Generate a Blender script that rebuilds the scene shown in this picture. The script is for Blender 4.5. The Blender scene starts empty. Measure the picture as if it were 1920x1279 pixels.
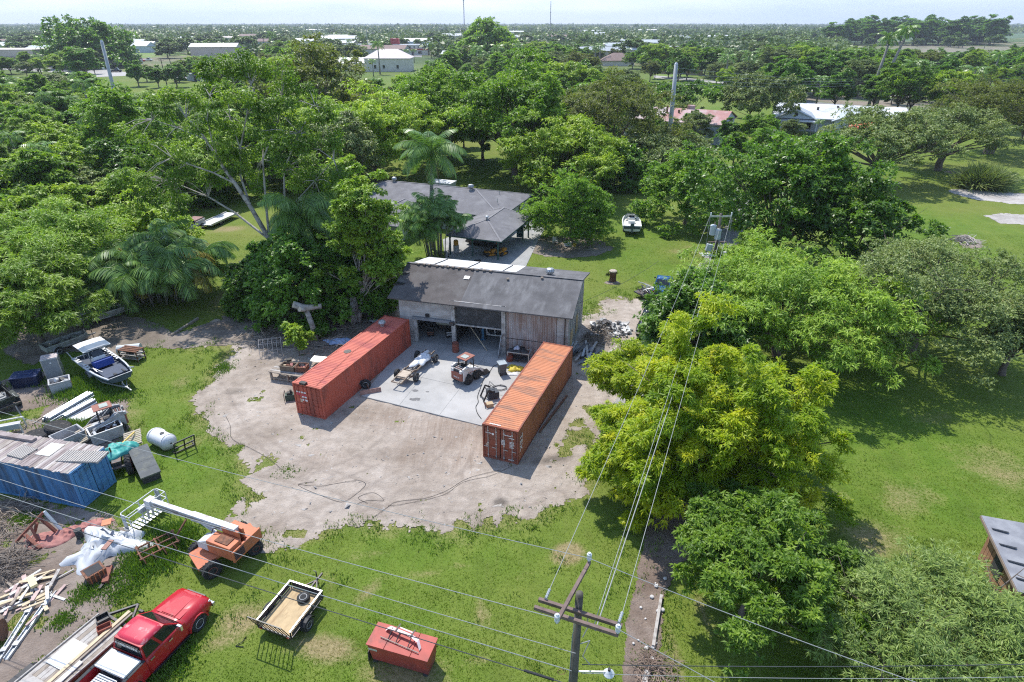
import bpy,math,random
import numpy as np
from mathutils import Vector,Matrix
scene=bpy.context.scene
C=scene.collection
R=math.radians
# camera, sky, sun, exposure
cam_data=bpy.data.cameras.new('camera')
cam_data.sensor_width=36.0
cam_data.lens=21.613
cam_data.clip_start=0.5
cam_data.clip_end=60000
cam=bpy.data.objects.new('camera',cam_data)
cam.location=(0,0,25.363)
cam.rotation_euler=(math.pi/2-0.4782,0.0,0.0)
C.objects.link(cam)
scene.camera=cam
SUN_EL,SUN_AZ=R(57.5),R(-26.5)  # azimuth from +Y towards +X
world=bpy.data.worlds.new('World')
scene.world=world
world.use_nodes=True
wn,wl=world.node_tree.nodes,world.node_tree.links
wn.clear()
wo=wn.new('ShaderNodeOutputWorld')
bg=wn.new('ShaderNodeBackground')
sky=wn.new('ShaderNodeTexSky')
sky.sky_type='NISHITA'
sky.sun_disc=False
sky.sun_elevation=SUN_EL
sky.sun_rotation=SUN_AZ
sky.altitude=20
sky.air_density=1.0
sky.dust_density=0.3
sky.ozone_density=2.0
bg.inputs['Strength'].default_value=0.15
# thin high cloud veil, the same all round the dome
tc=wn.new('ShaderNodeTexCoord')
mp=wn.new('ShaderNodeMapping')
mp.inputs['Scale'].default_value=(2.2,2.2,16)
nz=wn.new('ShaderNodeTexNoise')
nz.inputs['Scale'].default_value=1.6
nz.inputs['Detail'].default_value=5
cr=wn.new('ShaderNodeValToRGB')
cr.color_ramp.elements[0].position=0.40
cr.color_ramp.elements[0].color=(0.05,0.05,0.05,1)
cr.color_ramp.elements[1].position=0.72
cr.color_ramp.elements[1].color=(0.40,0.40,0.40,1)
mx=wn.new('ShaderNodeMix')
mx.data_type='RGBA'
mx.inputs['B'].default_value=(2.5,3.15,4.4,1)
sepz=wn.new('ShaderNodeSeparateXYZ')
hz=wn.new('ShaderNodeMapRange')  # the pale veil lies low all round the horizon
hz.inputs['From Min'].default_value=0.45;hz.inputs['From Max'].default_value=0.0
hz.inputs['To Min'].default_value=0.0;hz.inputs['To Max'].default_value=0.62
ad=wn.new('ShaderNodeMath');ad.operation='ADD';ad.use_clamp=True
wl.new(tc.outputs['Generated'],mp.inputs['Vector'])
wl.new(tc.outputs['Generated'],sepz.inputs[0])
wl.new(sepz.outputs['Z'],hz.inputs['Value'])
wl.new(mp.outputs['Vector'],nz.inputs['Vector'])
wl.new(nz.outputs['Fac'],cr.inputs['Fac'])
wl.new(cr.outputs['Color'],ad.inputs[0])
wl.new(hz.outputs['Result'],ad.inputs[1])
wl.new(ad.outputs[0],mx.inputs['Factor'])
wl.new(sky.outputs['Color'],mx.inputs['A'])
wl.new(mx.outputs['Result'],bg.inputs['Color'])
wl.new(bg.outputs['Background'],wo.inputs['Surface'])
sun_data=bpy.data.lights.new('sun','SUN')
sun_data.energy=3.25
sun_data.angle=R(0.53)
sun_data.color=(1.0,0.955,0.88)
sun=bpy.data.objects.new('sun',sun_data)
sdir=Vector((math.sin(SUN_AZ)*math.cos(SUN_EL),math.cos(SUN_AZ)*math.cos(SUN_EL),math.sin(SUN_EL)))
sun.rotation_euler=(-sdir).to_track_quat('-Z','Y').to_euler()
sun.location=(0,40,80)
C.objects.link(sun)
scene.view_settings.view_transform='Standard'
scene.view_settings.look='None'
scene.view_settings.gamma=1.0
scene.view_settings.use_curve_mapping=False
scene.view_settings.exposure=0.90
scene.cycles.max_bounces=6
scene.cycles.diffuse_bounces=4
scene.cycles.glossy_bounces=3
scene.cycles.transmission_bounces=4
scene.cycles.transparent_max_bounces=8
scene.cycles.volume_bounces=0
scene.cycles.use_denoising=False
scene.cycles.filter_width=1.15
# helpers: mesh building
def vadd(a,b):return(a[0]+b[0],a[1]+b[1],a[2]+b[2])
def rot2(p,a):
 c,s=math.cos(a),math.sin(a)
 return(p[0]*c-p[1]*s,p[0]*s+p[1]*c)
class MB:
 """collects faces, builds ONE mesh object"""
 def __init__(self):self.v,self.f,self.m=[],[],[]
 def add(self,vs,fs,mi=0):
  o=len(self.v)
  self.v+=[tuple(p)for p in vs]
  for q in fs:
   self.f.append(tuple(i+o for i in q));self.m.append(mi)
  return self
 def quad(self,a,b,c,d,mi=0):return self.add([a,b,c,d],[(0,1,2,3)],mi)
 def tri(self,a,b,c,mi=0):return self.add([a,b,c],[(0,1,2)],mi)
 def box(self,c,s,rz=0.0,mi=0,M=None,taper=1.0):
  x,y,z=s[0]/2,s[1]/2,s[2]/2
  vs=[]
  for k,zz in((1.0,-z),(taper,z)):
   for px,py in((-x,-y),(x,-y),(x,y),(-x,y)):
    vs.append(Vector((px*k,py*k,zz)))
  m=Matrix.Translation(c)@(M if M is not None else Matrix.Rotation(rz,4,'Z'))
  return self.add([m@p for p in vs],[(0,3,2,1),(4,5,6,7),(0,1,5,4),(1,2,6,5),(2,3,7,6),(3,0,4,7)],mi)
 def beam(self,p0,p1,w,h,mi=0,up=(0,0,1)):
  p0,p1=Vector(p0),Vector(p1)
  d=(p1-p0).normalized();u=Vector(up)
  if abs(d.dot(u))>0.98:u=Vector((0,1,0))
  s=d.cross(u).normalized();t=s.cross(d)
  vs=[]
  for p in(p0,p1):
   for a,b in((-1,-1),(1,-1),(1,1),(-1,1)):
    vs.append(p+s*(a*w/2)+t*(b*h/2))
  return self.add(vs,[(0,3,2,1),(4,5,6,7),(0,1,5,4),(1,2,6,5),(2,3,7,6),(3,0,4,7)],mi)
 def tube(self,pts,r,n=6,mi=0,caps=True):
  pts=[Vector(p)for p in pts]
  rs=r if isinstance(r,(list,tuple))else[r]*len(pts)
  o=len(self.v);prev=None
  for i,p in enumerate(pts):
   a=pts[max(i-1,0)];b=pts[min(i+1,len(pts)-1)]
   d=(b-a).normalized()
   if prev is None:
    u=Vector((0,0,1))if abs(d.z)<0.9 else Vector((1,0,0))
    s=d.cross(u).normalized()
   else:
    s=(prev-d*prev.dot(d)).normalized()
   prev=s;t=d.cross(s)
   for k in range(n):
    an=2*math.pi*k/n
    self.v.append(tuple(p+(s*math.cos(an)+t*math.sin(an))*rs[i]))
  for i in range(len(pts)-1):
   for k in range(n):
    k2=(k+1)%n
    self.f.append((o+i*n+k,o+i*n+k2,o+(i+1)*n+k2,o+(i+1)*n+k));self.m.append(mi)
  if caps:
   self.f.append(tuple(o+k for k in reversed(range(n))));self.m.append(mi)
   e=o+(len(pts)-1)*n
   self.f.append(tuple(e+k for k in range(n)));self.m.append(mi)
  return self
 def cyl(self,p0,p1,r0,r1=None,n=14,mi=0,caps=True):
  return self.tube([p0,p1],[r0,r0 if r1 is None else r1],n,mi,caps)
 def prism(self,pts,d,mi=0):
  """planar polygon (3-D points) pushed along vector d"""
  n=len(pts);d=Vector(d)
  a=[Vector(p)for p in pts];b=[p+d for p in a]
  nn=Vector((0,0,0))
  for i in range(n):nn+=a[i].cross(a[(i+1)%n])
  fs=[tuple(reversed(range(n))),tuple(range(n,2*n))]+[(i,(i+1)%n,n+(i+1)%n,n+i)for i in range(n)]
  if nn.dot(d)<0:fs=[tuple(reversed(q))for q in fs]
  return self.add(a+b,fs,mi)
 def lathe(self,prof,c=(0,0,0),n=16,mi=0,M=None):
  o=len(self.v)
  for r_,z in prof:
   for k in range(n):
    a=2*math.pi*k/n
    p=Vector((r_*math.cos(a),r_*math.sin(a),z))
    if M is not None:p=M@p
    self.v.append((p.x+c[0],p.y+c[1],p.z+c[2]))
  for i in range(len(prof)-1):
   for k in range(n):
    k2=(k+1)%n
    self.f.append((o+i*n+k,o+i*n+k2,o+(i+1)*n+k2,o+(i+1)*n+k));self.m.append(mi)
  self.f.append(tuple(o+k for k in reversed(range(n))));self.m.append(mi)
  e=o+(len(prof)-1)*n
  self.f.append(tuple(e+k for k in range(n)));self.m.append(mi)
  return self
 def loft(self,rings,mi=0,cap=True,closed=True):
  n=len(rings[0]);o=len(self.v)
  for r_ in rings:self.v+=[tuple(p)for p in r_]
  for i in range(len(rings)-1):
   for k in range(n if closed else n-1):
    k2=(k+1)%n
    self.f.append((o+i*n+k,o+i*n+k2,o+(i+1)*n+k2,o+(i+1)*n+k));self.m.append(mi)
  if cap and closed:
   self.f.append(tuple(o+k for k in reversed(range(n))));self.m.append(mi)
   e=o+(len(rings)-1)*n
   self.f.append(tuple(e+k for k in range(n)));self.m.append(mi)
  return self
 def grid(self,nx,ny,fn,mi=0):
  o=len(self.v)
  for j in range(ny+1):
   for i in range(nx+1):self.v.append(tuple(fn(i/nx,j/ny)))
  for j in range(ny):
   for i in range(nx):
    a=o+j*(nx+1)+i
    self.f.append((a,a+1,a+nx+2,a+nx+1));self.m.append(mi)
  return self
 def mesh(self,name,mats,smooth=False):
  me=bpy.data.meshes.new(name)
  me.from_pydata(self.v,[],self.f)
  for m in(mats if isinstance(mats,(list,tuple))else[mats]):me.materials.append(m)
  if any(self.m):me.polygons.foreach_set('material_index',self.m)
  if smooth:me.polygons.foreach_set('use_smooth',[True]*len(me.polygons))
  me.update()
  return me
 def build(self,name,mats,parent=None,smooth=False,bevel=0.0,label=None,kind=None,loc=None,rot=None):
  o=inst(name,self.mesh(name,mats,smooth),parent,loc,rot)
  if bevel:
   b=o.modifiers.new('bevel','BEVEL');b.width=bevel;b.segments=2;b.limit_method='ANGLE';b.angle_limit=R(35)
  if label:o['label']=label
  if kind:o['kind']=kind
  return o
def inst(name,me,parent=None,loc=None,rot=None,scale=None):
 o=bpy.data.objects.new(name,me)
 C.objects.link(o)
 if parent is not None:o.parent=parent
 if loc is not None:o.location=loc
 if rot is not None:o.rotation_euler=rot if isinstance(rot,(tuple,list))else(0,0,rot)
 if scale is not None:o.scale=scale
 return o
def tag(o,label=None,cat=None,group=None,kind=None):
 if label:o['label']=label
 if cat:o['category']=cat
 if group:o['group']=group
 if kind:o['kind']=kind
 return o
def thing(name,label,cat,loc=(0,0,0),rz=0.0,group=None,rot=None):
 o=bpy.data.objects.new(name,None)
 o.empty_display_size=0.3
 C.objects.link(o)
 o.location=loc if len(loc)==3 else(loc[0],loc[1],0)
 o.rotation_euler=rot if rot is not None else(0,0,rz)
 return tag(o,label,cat,group)
def kids(o):return list(o.children)
def dup(o,loc=None,rz=None,label=None,group=None,scale=None,parent=None):
 c=o.copy();C.objects.link(c)
 if parent is not None:c.parent=parent
 if loc is not None:c.location=loc if len(loc)==3 else(loc[0],loc[1],0)
 if rz is not None:c.rotation_euler=(0,0,rz)
 if label:c['label']=label
 if group:c['group']=group
 if scale is not None:c.scale=scale
 for ch in kids(o):dup(ch,parent=c)
 return c
 # helpers: noise in numpy
def _hash(ix,iy,s):
 h=(ix.astype(np.int64)*374761393+iy.astype(np.int64)*668265263+s*1442695041)&0x7fffffff
 h=((h^(h>>13))*1274126177)&0x7fffffff
 h=h^(h>>16)
 return(h&0xffff)/65535.0
def vnoise(x,y,s=0):
 x0,y0=np.floor(x),np.floor(y)
 fx,fy=x-x0,y-y0
 fx,fy=fx*fx*(3-2*fx),fy*fy*(3-2*fy)
 a,b=_hash(x0,y0,s),_hash(x0+1,y0,s)
 c,d=_hash(x0,y0+1,s),_hash(x0+1,y0+1,s)
 return(a*(1-fx)+b*fx)*(1-fy)+(c*(1-fx)+d*fx)*fy
def fbm(x,y,s=0,o=4):
 t,a,n=0,1.0,0
 for k in range(o):
  t=t+a*(vnoise(x,y,s+k*17)-0.5);n+=a
  a*=0.55;x,y=x*2.03+5.1,y*2.03+1.7
 return t/n*2
def sdf(poly,x,y):
 """signed distance to polygon, positive inside"""
 p=np.array(poly);d=np.full(x.shape,1e9);ins=np.zeros(x.shape,bool)
 for i in range(len(p)):
  a,b=p[i],p[(i+1)%len(p)]
  ex,ey=b-a
  wx,wy=x-a[0],y-a[1]
  t=np.clip((wx*ex+wy*ey)/(ex*ex+ey*ey+1e-12),0,1)
  d=np.minimum(d,np.hypot(wx-ex*t,wy-ey*t))
  if abs(ey)>1e-12:
   ins^=((a[1]>y)!=(b[1]>y))&(x<ex*(y-a[1])/ey+a[0])
 return np.where(ins,d,-d)
def blobs(lst,x,y):
 """soft union of (x, y, rx, ry, angle, strength)"""
 t=np.zeros(x.shape)
 for bx,by,rx,ry,a,s in lst:
  dx,dy=x-bx,y-by
  c,n=math.cos(a),math.sin(a)
  u,v=(dx*c+dy*n)/rx,(-dx*n+dy*c)/ry
  t=np.maximum(t,s*np.exp(-np.minimum(u*u+v*v,30)*1.2))
 return t
def np_mesh(name,v,f,mats,attrs=None,smooth=False,mi=None):
 """v (N,3), f (M,k) constant-size faces, attrs {name: per-vertex or per-face float array}"""
 me=bpy.data.meshes.new(name)
 n,m,k=len(v),len(f),f.shape[1]
 me.vertices.add(n);me.vertices.foreach_set('co',np.ascontiguousarray(v,np.float32).ravel())
 me.loops.add(m*k);me.loops.foreach_set('vertex_index',np.ascontiguousarray(f,np.int32).ravel())
 me.polygons.add(m)
 me.polygons.foreach_set('loop_start',np.arange(0,m*k,k,dtype=np.int32))
 me.update(calc_edges=True)
 for a,val in(attrs or{}).items():
  at=me.attributes.new(a,'FLOAT','POINT' if len(val)==n else 'FACE')
  at.data.foreach_set('value',np.ascontiguousarray(val,np.float32))
 for q in(mats if isinstance(mats,(list,tuple))else[mats]):me.materials.append(q)
 if mi is not None:me.polygons.foreach_set('material_index',np.ascontiguousarray(mi,np.int32))
 if smooth:me.polygons.foreach_set('use_smooth',np.ones(m,bool))
 return me
def sheet(name,field,bounds,cell,z,mat_,attrs=None,amp=0.0,kind='structure',label=None):
 """a ground patch cut out of a fine grid where field(x, y) > 0: a ragged real edge"""
 x0,x1,y0,y1=bounds
 nx,ny=int((x1-x0)/cell),int((y1-y0)/cell)
 gx,gy=np.meshgrid(np.linspace(x0,x1,nx+1),np.linspace(y0,y1,ny+1))
 cx=(gx[:-1,:-1]+gx[1:,1:])/2;cy=(gy[:-1,:-1]+gy[1:,1:])/2
 keep=field(cx,cy)>0
 idx=np.arange((nx+1)*(ny+1)).reshape(ny+1,nx+1)
 f=np.stack([idx[:-1,:-1],idx[:-1,1:],idx[1:,1:],idx[1:,:-1]],-1)[keep]
 used=np.unique(f);remap=np.zeros(idx.size,np.int64);remap[used]=np.arange(len(used))
 X,Y=gx.ravel()[used],gy.ravel()[used]
 Z=np.full(X.shape,z)
 if amp:Z=z+amp*np.clip(fbm(X*1.3,Y*1.3,3,4)+0.35,0,2)
 at={k:fn(X,Y)for k,fn in(attrs or{}).items()}
 me=np_mesh(name,np.stack([X,Y,Z],1),remap[f],mat_,at,smooth=True)
 o=inst(name,me);tag(o,label,kind=kind)
 return o
 # helpers: materials
class NT:
 def __init__(self,name):
  self.m=bpy.data.materials.new(name);self.m.use_nodes=True
  self.t=self.m.node_tree;self.n=self.t.nodes;self.l=self.t.links
  self.b=self.n['Principled BSDF'];self.out=self.n['Material Output']
  self._c=None
 def new(self,t,**kw):
  q=self.n.new('ShaderNode'+t)
  for k,v in kw.items():
   if k in('sc','de','ro','di'):q.inputs[{'sc':'Scale','de':'Detail','ro':'Roughness','di':'Distortion'}[k]].default_value=v
   else:setattr(q,k,v)
  return q
 def co(self):
  if self._c is None:self._c=self.new('TexCoord').outputs['Object']
  return self._c
 def pos(self):return self.new('NewGeometry').outputs['Position']
 def mapped(self,src,scale=(1,1,1),rot=(0,0,0)):
  q=self.new('Mapping');q.inputs['Scale'].default_value=scale;q.inputs['Rotation'].default_value=rot
  self.l.new(src,q.inputs['Vector']);return q.outputs['Vector']
 def noise(self,sc=5,de=4,ro=0.55,vec=None,di=0):
  q=self.new('TexNoise',sc=sc,de=de,ro=ro,di=di)
  self.l.new(vec if vec is not None else self.co(),q.inputs['Vector']);return q.outputs['Fac']
 def ramp(self,fac,stops):
  q=self.new('ValToRGB');e=q.color_ramp.elements
  while len(e)<len(stops):e.new(0.5)
  for i,(p,c)in enumerate(stops):
   e[i].position=p;e[i].color=(c,c,c,1)if not isinstance(c,(tuple,list))else(c[0],c[1],c[2],1)
  self.l.new(fac,q.inputs['Fac']);return q.outputs['Color']
 def mix(self,fac,a,b,blend='MIX'):
  q=self.new('Mix',data_type='RGBA',blend_type=blend)
  for key,val in(('Factor',fac),('A',a),('B',b)):
   if isinstance(val,(int,float)):q.inputs[key].default_value=val
   elif isinstance(val,(tuple,list)):q.inputs[key].default_value=(val[0],val[1],val[2],1)
   else:self.l.new(val,q.inputs[key])
  return q.outputs['Result']
 def math(self,op,a,b=0.0):
  q=self.new('Math',operation=op)
  for i,val in enumerate((a,b)):
   if isinstance(val,(int,float)):q.inputs[i].default_value=val
   else:self.l.new(val,q.inputs[i])
  return q.outputs[0]
 def attr(self,name):
  q=self.new('Attribute');q.attribute_name=name;return q.outputs['Fac']
 def bump(self,h,strength=0.3,dist=0.05):
  q=self.new('Bump');q.inputs['Strength'].default_value=strength;q.inputs['Distance'].default_value=dist
  self.l.new(h,q.inputs['Height']);self.l.new(q.outputs['Normal'],self.b.inputs['Normal'])
 def done(self,col=None,rough=0.7,metal=0.0,spec=0.4):
  if col is not None:
   if isinstance(col,(tuple,list)):self.b.inputs['Base Color'].default_value=(col[0],col[1],col[2],1)
   else:self.l.new(col,self.b.inputs['Base Color'])
  if isinstance(rough,(int,float)):self.b.inputs['Roughness'].default_value=rough
  else:self.l.new(rough,self.b.inputs['Roughness'])
  self.b.inputs['Metallic'].default_value=metal
  self.b.inputs['Specular IOR Level'].default_value=spec
  return self.m
MATS={}
def mat(name,col,rough=0.7,metal=0.0,var=0.14,vs=2.5,stain=None,samt=0.45,ss=1.5,sstretch=(1,1,1),bump=0.0,bs=25,spec=0.4):
 """painted / bare surface: tone drift, a stain or wear colour with its own shape, fine relief"""
 if name in MATS:return MATS[name]
 t=NT(name)
 lo=tuple(c*(1-var)for c in col);hi=tuple(min(1,c*(1+var))for c in col)
 c=t.ramp(t.noise(vs,5),[(0.3,lo),(0.7,hi)])
 if stain is not None:
  f=t.noise(ss,7,0.62,t.mapped(t.co(),sstretch))
  f=t.ramp(f,[(0.62-0.32*samt,0),(0.72-0.22*samt,0.9)])
  c=t.mix(f,c,stain)
 if bump:t.bump(t.noise(bs,4),bump,0.02)
 MATS[name]=t.done(c,rough,metal,spec)
 return MATS[name]
def text_part(s,size,parent,m,loc,rot,name='lettering',depth=0.004,sx=1.0):
 cu=bpy.data.curves.new('txt','FONT');cu.body=s;cu.size=size;cu.extrude=depth;cu.align_x='CENTER';cu.align_y='CENTER'
 cu.resolution_u=2
 tmp=bpy.data.objects.new('txt',cu);C.objects.link(tmp)
 dg=bpy.context.evaluated_depsgraph_get()
 me=bpy.data.meshes.new_from_object(tmp.evaluated_get(dg))
 bpy.data.objects.remove(tmp);bpy.data.curves.remove(cu)
 me.materials.clear();me.materials.append(m);me.name=name
 return inst(name,me,parent,loc,rot,(sx,1,1))
 # the ground
YARD=[(-26.43,54.4),(-28.11,52.04),(-30.36,49.41),(-30.22,47.97),(-26.27,47.76),(-24.47,47.95),(-24.53,45.82),(-24.34,42.88),(-23.44,38.59),(-22.05,35.85),(-20.36,34.71),(-18.77,32.81),(-16.74,31.16),(-16.05,28.66),(-15.96,26.65),(-14.46,25.12),(-12.88,24.81),(-11.32,25.48),(-9.41,26.21),(-6.65,25.99),(-3.88,25.46),(-0.93,26.15),(1.53,27.04),(3.68,28.61),(4.85,30.43),(5.22,32.74),(6.32,35.77),(7.44,37.78),(9.2,39.96),(12.75,44.95),(16.65,58.39),(9.38,58.42),(7.17,53.3),(-14.92,61.4),(-16.7,54.61),(-20.5,53.41),(-23.17,52.25)]
DRIVE=[(7.55,38.49),(10.07,44.96),(12.6,50.98),(16.65,58.39),(21.84,68.27),(26.59,77.63),(32.4,88.84),(36.51,98.01),(38.39,99.0),(33.37,84.79),(28.28,73.37),(22.99,64.35),(17.39,53.26),(12.77,44.05),(9.01,37.78)]
SCRAP=[(-39.36,28.72),(-30.78,28.47),(-26.34,27.54),(-23.88,27.1),(-21.86,26.03),(-20.23,24.44),(-19.62,22.8),(-19.64,21.37),(-19.57,20.07),(-20.29,19.34),(-20.38,18.24),(-20.26,16.37),(-28.69,16.39)]
PIPES=[(-34.64,36.81),(-34.28,39.2),(-32.46,40.87),(-29.65,39.94),(-26.74,35.86),(-25.3,32.83),(-25.96,31.18),(-28.7,32.84),(-32.71,34.02),(-35.51,35.89)]
JEEPSOIL=[(-41.86,40.13),(-40.04,43.36),(-36.64,43.35),(-34.03,39.95),(-34.6,38.48),(-36.68,37.5),(-39.06,36.56)]
SHADESOIL=[(-49.22,58.67),(-44.41,60.79),(-35.4,53.47),(-30.93,50.59),(-27.67,54.65),(-25.95,53.19),(-23.44,48.97),(-27.21,47.76),(-31.07,47.97),(-33.38,46.22),(-38.46,47.01),(-39.78,44.23),(-44.03,47.03)]
MULCH=[(4.52,16.33),(5.5,20.02),(6.66,23.27),(7.92,26.17),(9.57,28.6),(10.99,27.68),(10.19,25.15),(8.21,22.23),(7.41,20.93),(6.78,18.87),(5.92,16.33)]
SLAB=[(-11.48,39.65),(-2.16,35.79),(2.33,47.35),(-8.52,51.96)]
UNDERBUSH=[(-23.44,48.97),(-26.38,52.72),(-27.06,58.58),(-19.14,64.54),(-12.41,58.51),(-11.01,53.37),(-12.43,48.93),(-18.51,46.94)]
DRY=[(*p,rx,ry,a,s)for p,rx,ry,a,s in(
((2.99,24.12),1.0,0.85,0.1,1.6),((-12.94,20.06),1.6,1.1,0.3,1.0),((-8.55,18.49),2.4,0.9,-0.2,1.1),
((-4.71,17.26),2.5,1.6,-0.2,1.0),((-1.44,20.33),0.6,1.3,0.2,0.8),((-7.25,21.6),1.6,0.6,0.9,0.7),
((-4.45,22.77),1.6,0.5,0.2,0.5),((20.03,25.13),3.0,2.6,0.3,0.75),((23.76,28.56),3.5,2.2,0.3,0.6),
((14.77,18.86),1.8,2.4,0.3,0.7),((7.31,18.6),0.5,3.0,0.12,0.7),((-39.09,82.68),3.2,2.0,0.2,0.9),
((-29.83,58.59),1.5,4.5,0.1,0.8),((48.15,71.3),6,5,0.2,0.7),((50.16,90.16),4,4,0.2,0.5),((71.58,96.13),9,2.2,0.1,0.9),
((22.02,73.41),4,2.5,0.1,0.6),((7.78,64.42),2,1.2,0.1,0.55),((15.2,61.27),2,2.4,0.1,0.7),((8.7,53.29),3.5,0.8,-0.2,0.9),
((-26.17,41.65),1.2,2.4,0.3,0.6),((-11.12,20.35),1.5,1.0,0,0.5),((31.29,31.03),4,4,0,0.6),((19.27,28.58),2.5,1.5,.3,.5),((30.52,37.02),3,2,0,.5),((-7.47,24.04),2.2,.5,.2,.55),((-2.83,23.29),1.6,.4,-.2,.5),((-9.21,21.93),.6,1.5,.4,.6),((0.53,22.59),1.2,.5,.3,.5),((-1.46,17.82),1.4,.5,0,.6),((-13.36,18.91),1.5,.8,.5,.8),((9.25,20.31),.5,2.4,.1,.7),((50.6,58.25),4,6,0,0.6),
((-23.31,25.62),3,2,0,0.7),((-21.79,33.99),1.5,1.5,0,0.6))]
FADE=np.linspace(0,1,40)**2.2
def axis(a,b,step,far_lo,far_hi):
 lo=a-FADE[1:][::-1]*(a-far_lo);hi=b+FADE[1:]*(far_hi-b)
 return np.concatenate([lo,np.arange(a,b,step),[b],hi])
gx=axis(-56,58,0.45,-9000,9000)
gy=axis(12,100,0.45,-160,12000)
GX,GY=np.meshgrid(gx,gy)
idx=np.arange(GX.size).reshape(GX.shape)
gf=np.stack([idx[:-1,:-1],idx[:-1,1:],idx[1:,1:],idx[1:,:-1]],-1).reshape(-1,4)
px_,py_=GX.ravel(),GY.ravel()
near=(np.abs(px_)<70)&(py_<140)&(py_>0)
dry=np.zeros(px_.shape)
dry[near]=blobs(DRY,px_[near],py_[near])
edge=np.zeros(px_.shape)
for pl in(YARD,SCRAP,PIPES,DRIVE):
 edge[near]=np.maximum(edge[near],np.clip(1.0+sdf(pl,px_[near],py_[near])/2.2,0,1)*0.55)
dry=np.maximum(dry,edge)
def lawn_material():
 t=NT('lawn')
 p=t.pos()
 n1=t.noise(0.045,5,0.6,p);n2=t.noise(0.5,6,0.62,p);n3=t.noise(6.0,5,0.7,p);n4=t.noise(26,3,0.7,p)
 streak=t.noise(2.2,4,0.6,t.mapped(p,(1,0.22,1),(0,0,0.32)))
 c=t.ramp(n2,[(0.28,(0.074,0.130,0.014)),(0.50,(0.105,0.178,0.020)),(0.74,(0.150,0.208,0.034))])
 c=t.mix(t.ramp(n1,[(0.38,0),(0.68,0.75)]),c,(0.185,0.195,0.048))
 c=t.mix(t.ramp(streak,[(0.5,0),(0.8,0.35)]),c,(0.162,0.182,0.050))
 d=t.math('ADD',t.attr('dry'),t.math('MULTIPLY',t.math('SUBTRACT',n2,0.5),0.9))
 d=t.math('ADD',d,t.math('MULTIPLY',t.math('SUBTRACT',n3,0.5),0.8))
 c=t.mix(t.ramp(d,[(0.36,0),(0.86,0.88)]),c,t.ramp(n3,[(0.3,(0.21,0.165,0.080)),(0.7,(0.34,0.27,0.155))]))
 c=t.mix(0.55,c,t.ramp(n4,[(0.32,(0.42,0.42,0.40)),(0.68,(1.45,1.45,1.45))]),'MULTIPLY')
 c=t.mix(0.5,c,t.ramp(n3,[(0.3,(0.6,0.62,0.6)),(0.7,(1.3,1.28,1.25))]),'MULTIPLY')
 # far off: fields, cane and bare plots
 sep=t.new('SeparateXYZ');t.l.new(p,sep.inputs[0])
 farm=t.noise(0.006,3,0.5,p)
 cf=t.ramp(farm,[(0.36,(0.050,0.085,0.030)),(0.5,(0.085,0.125,0.04)),(0.60,(0.19,0.17,0.11)),(0.66,(0.06,0.10,0.03))])
 c=t.mix(t.ramp(t.math('DIVIDE',sep.outputs[1],1000),[(0.30,0),(0.48,1)]),c,cf)
 t.bump(t.math('ADD',n4,n3),0.7,0.05)
 return t.done(c,0.9,0,0.15)
LAWN=lawn_material()
tag(inst('lawn',np_mesh('lawn',np.stack([px_,py_,np.zeros_like(px_)],1),gf,LAWN,{'dry':dry},smooth=True)),
'wide mown lawn with dry tan patches round the dirt yard',kind='structure')
def soil_material(name,lo,mid,hi,rut=0.0,spots=(0.2,0.17,0.15),dark_soil=None,bumpy=0.8):
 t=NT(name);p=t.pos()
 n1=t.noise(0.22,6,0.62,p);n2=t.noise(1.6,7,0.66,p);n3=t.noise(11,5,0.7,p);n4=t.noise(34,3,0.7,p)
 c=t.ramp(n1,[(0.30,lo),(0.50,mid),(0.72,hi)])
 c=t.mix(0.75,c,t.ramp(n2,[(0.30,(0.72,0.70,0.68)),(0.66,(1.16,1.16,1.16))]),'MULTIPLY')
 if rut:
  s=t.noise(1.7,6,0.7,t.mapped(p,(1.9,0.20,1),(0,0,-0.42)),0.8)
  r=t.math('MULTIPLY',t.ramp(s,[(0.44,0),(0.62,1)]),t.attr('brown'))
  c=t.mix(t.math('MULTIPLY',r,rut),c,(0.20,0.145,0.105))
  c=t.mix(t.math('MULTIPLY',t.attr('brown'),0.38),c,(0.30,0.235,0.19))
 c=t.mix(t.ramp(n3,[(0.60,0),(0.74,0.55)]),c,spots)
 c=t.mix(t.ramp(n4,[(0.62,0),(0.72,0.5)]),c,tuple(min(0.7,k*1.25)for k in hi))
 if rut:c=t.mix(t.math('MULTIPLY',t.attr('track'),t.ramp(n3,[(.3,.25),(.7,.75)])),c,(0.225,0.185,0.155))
 if dark_soil:c=t.mix(t.math('MULTIPLY',t.attr('dark_soil'),0.75),c,dark_soil)
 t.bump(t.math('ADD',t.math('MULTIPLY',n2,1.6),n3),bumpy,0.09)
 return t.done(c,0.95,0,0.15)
def yard_field(x,y):
 d=sdf(YARD,x,y)
 n=fbm(x*0.45,y*0.45,5,5)
 d=d+n*1.5+fbm(x*2.3,y*2.3,25,4)*0.75
 isl=blobs(GRASS_ISLES,x,y)+fbm(x*1.1,y*1.1,9,6)*0.9
 return np.where(isl>0.50,-1,d)
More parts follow.
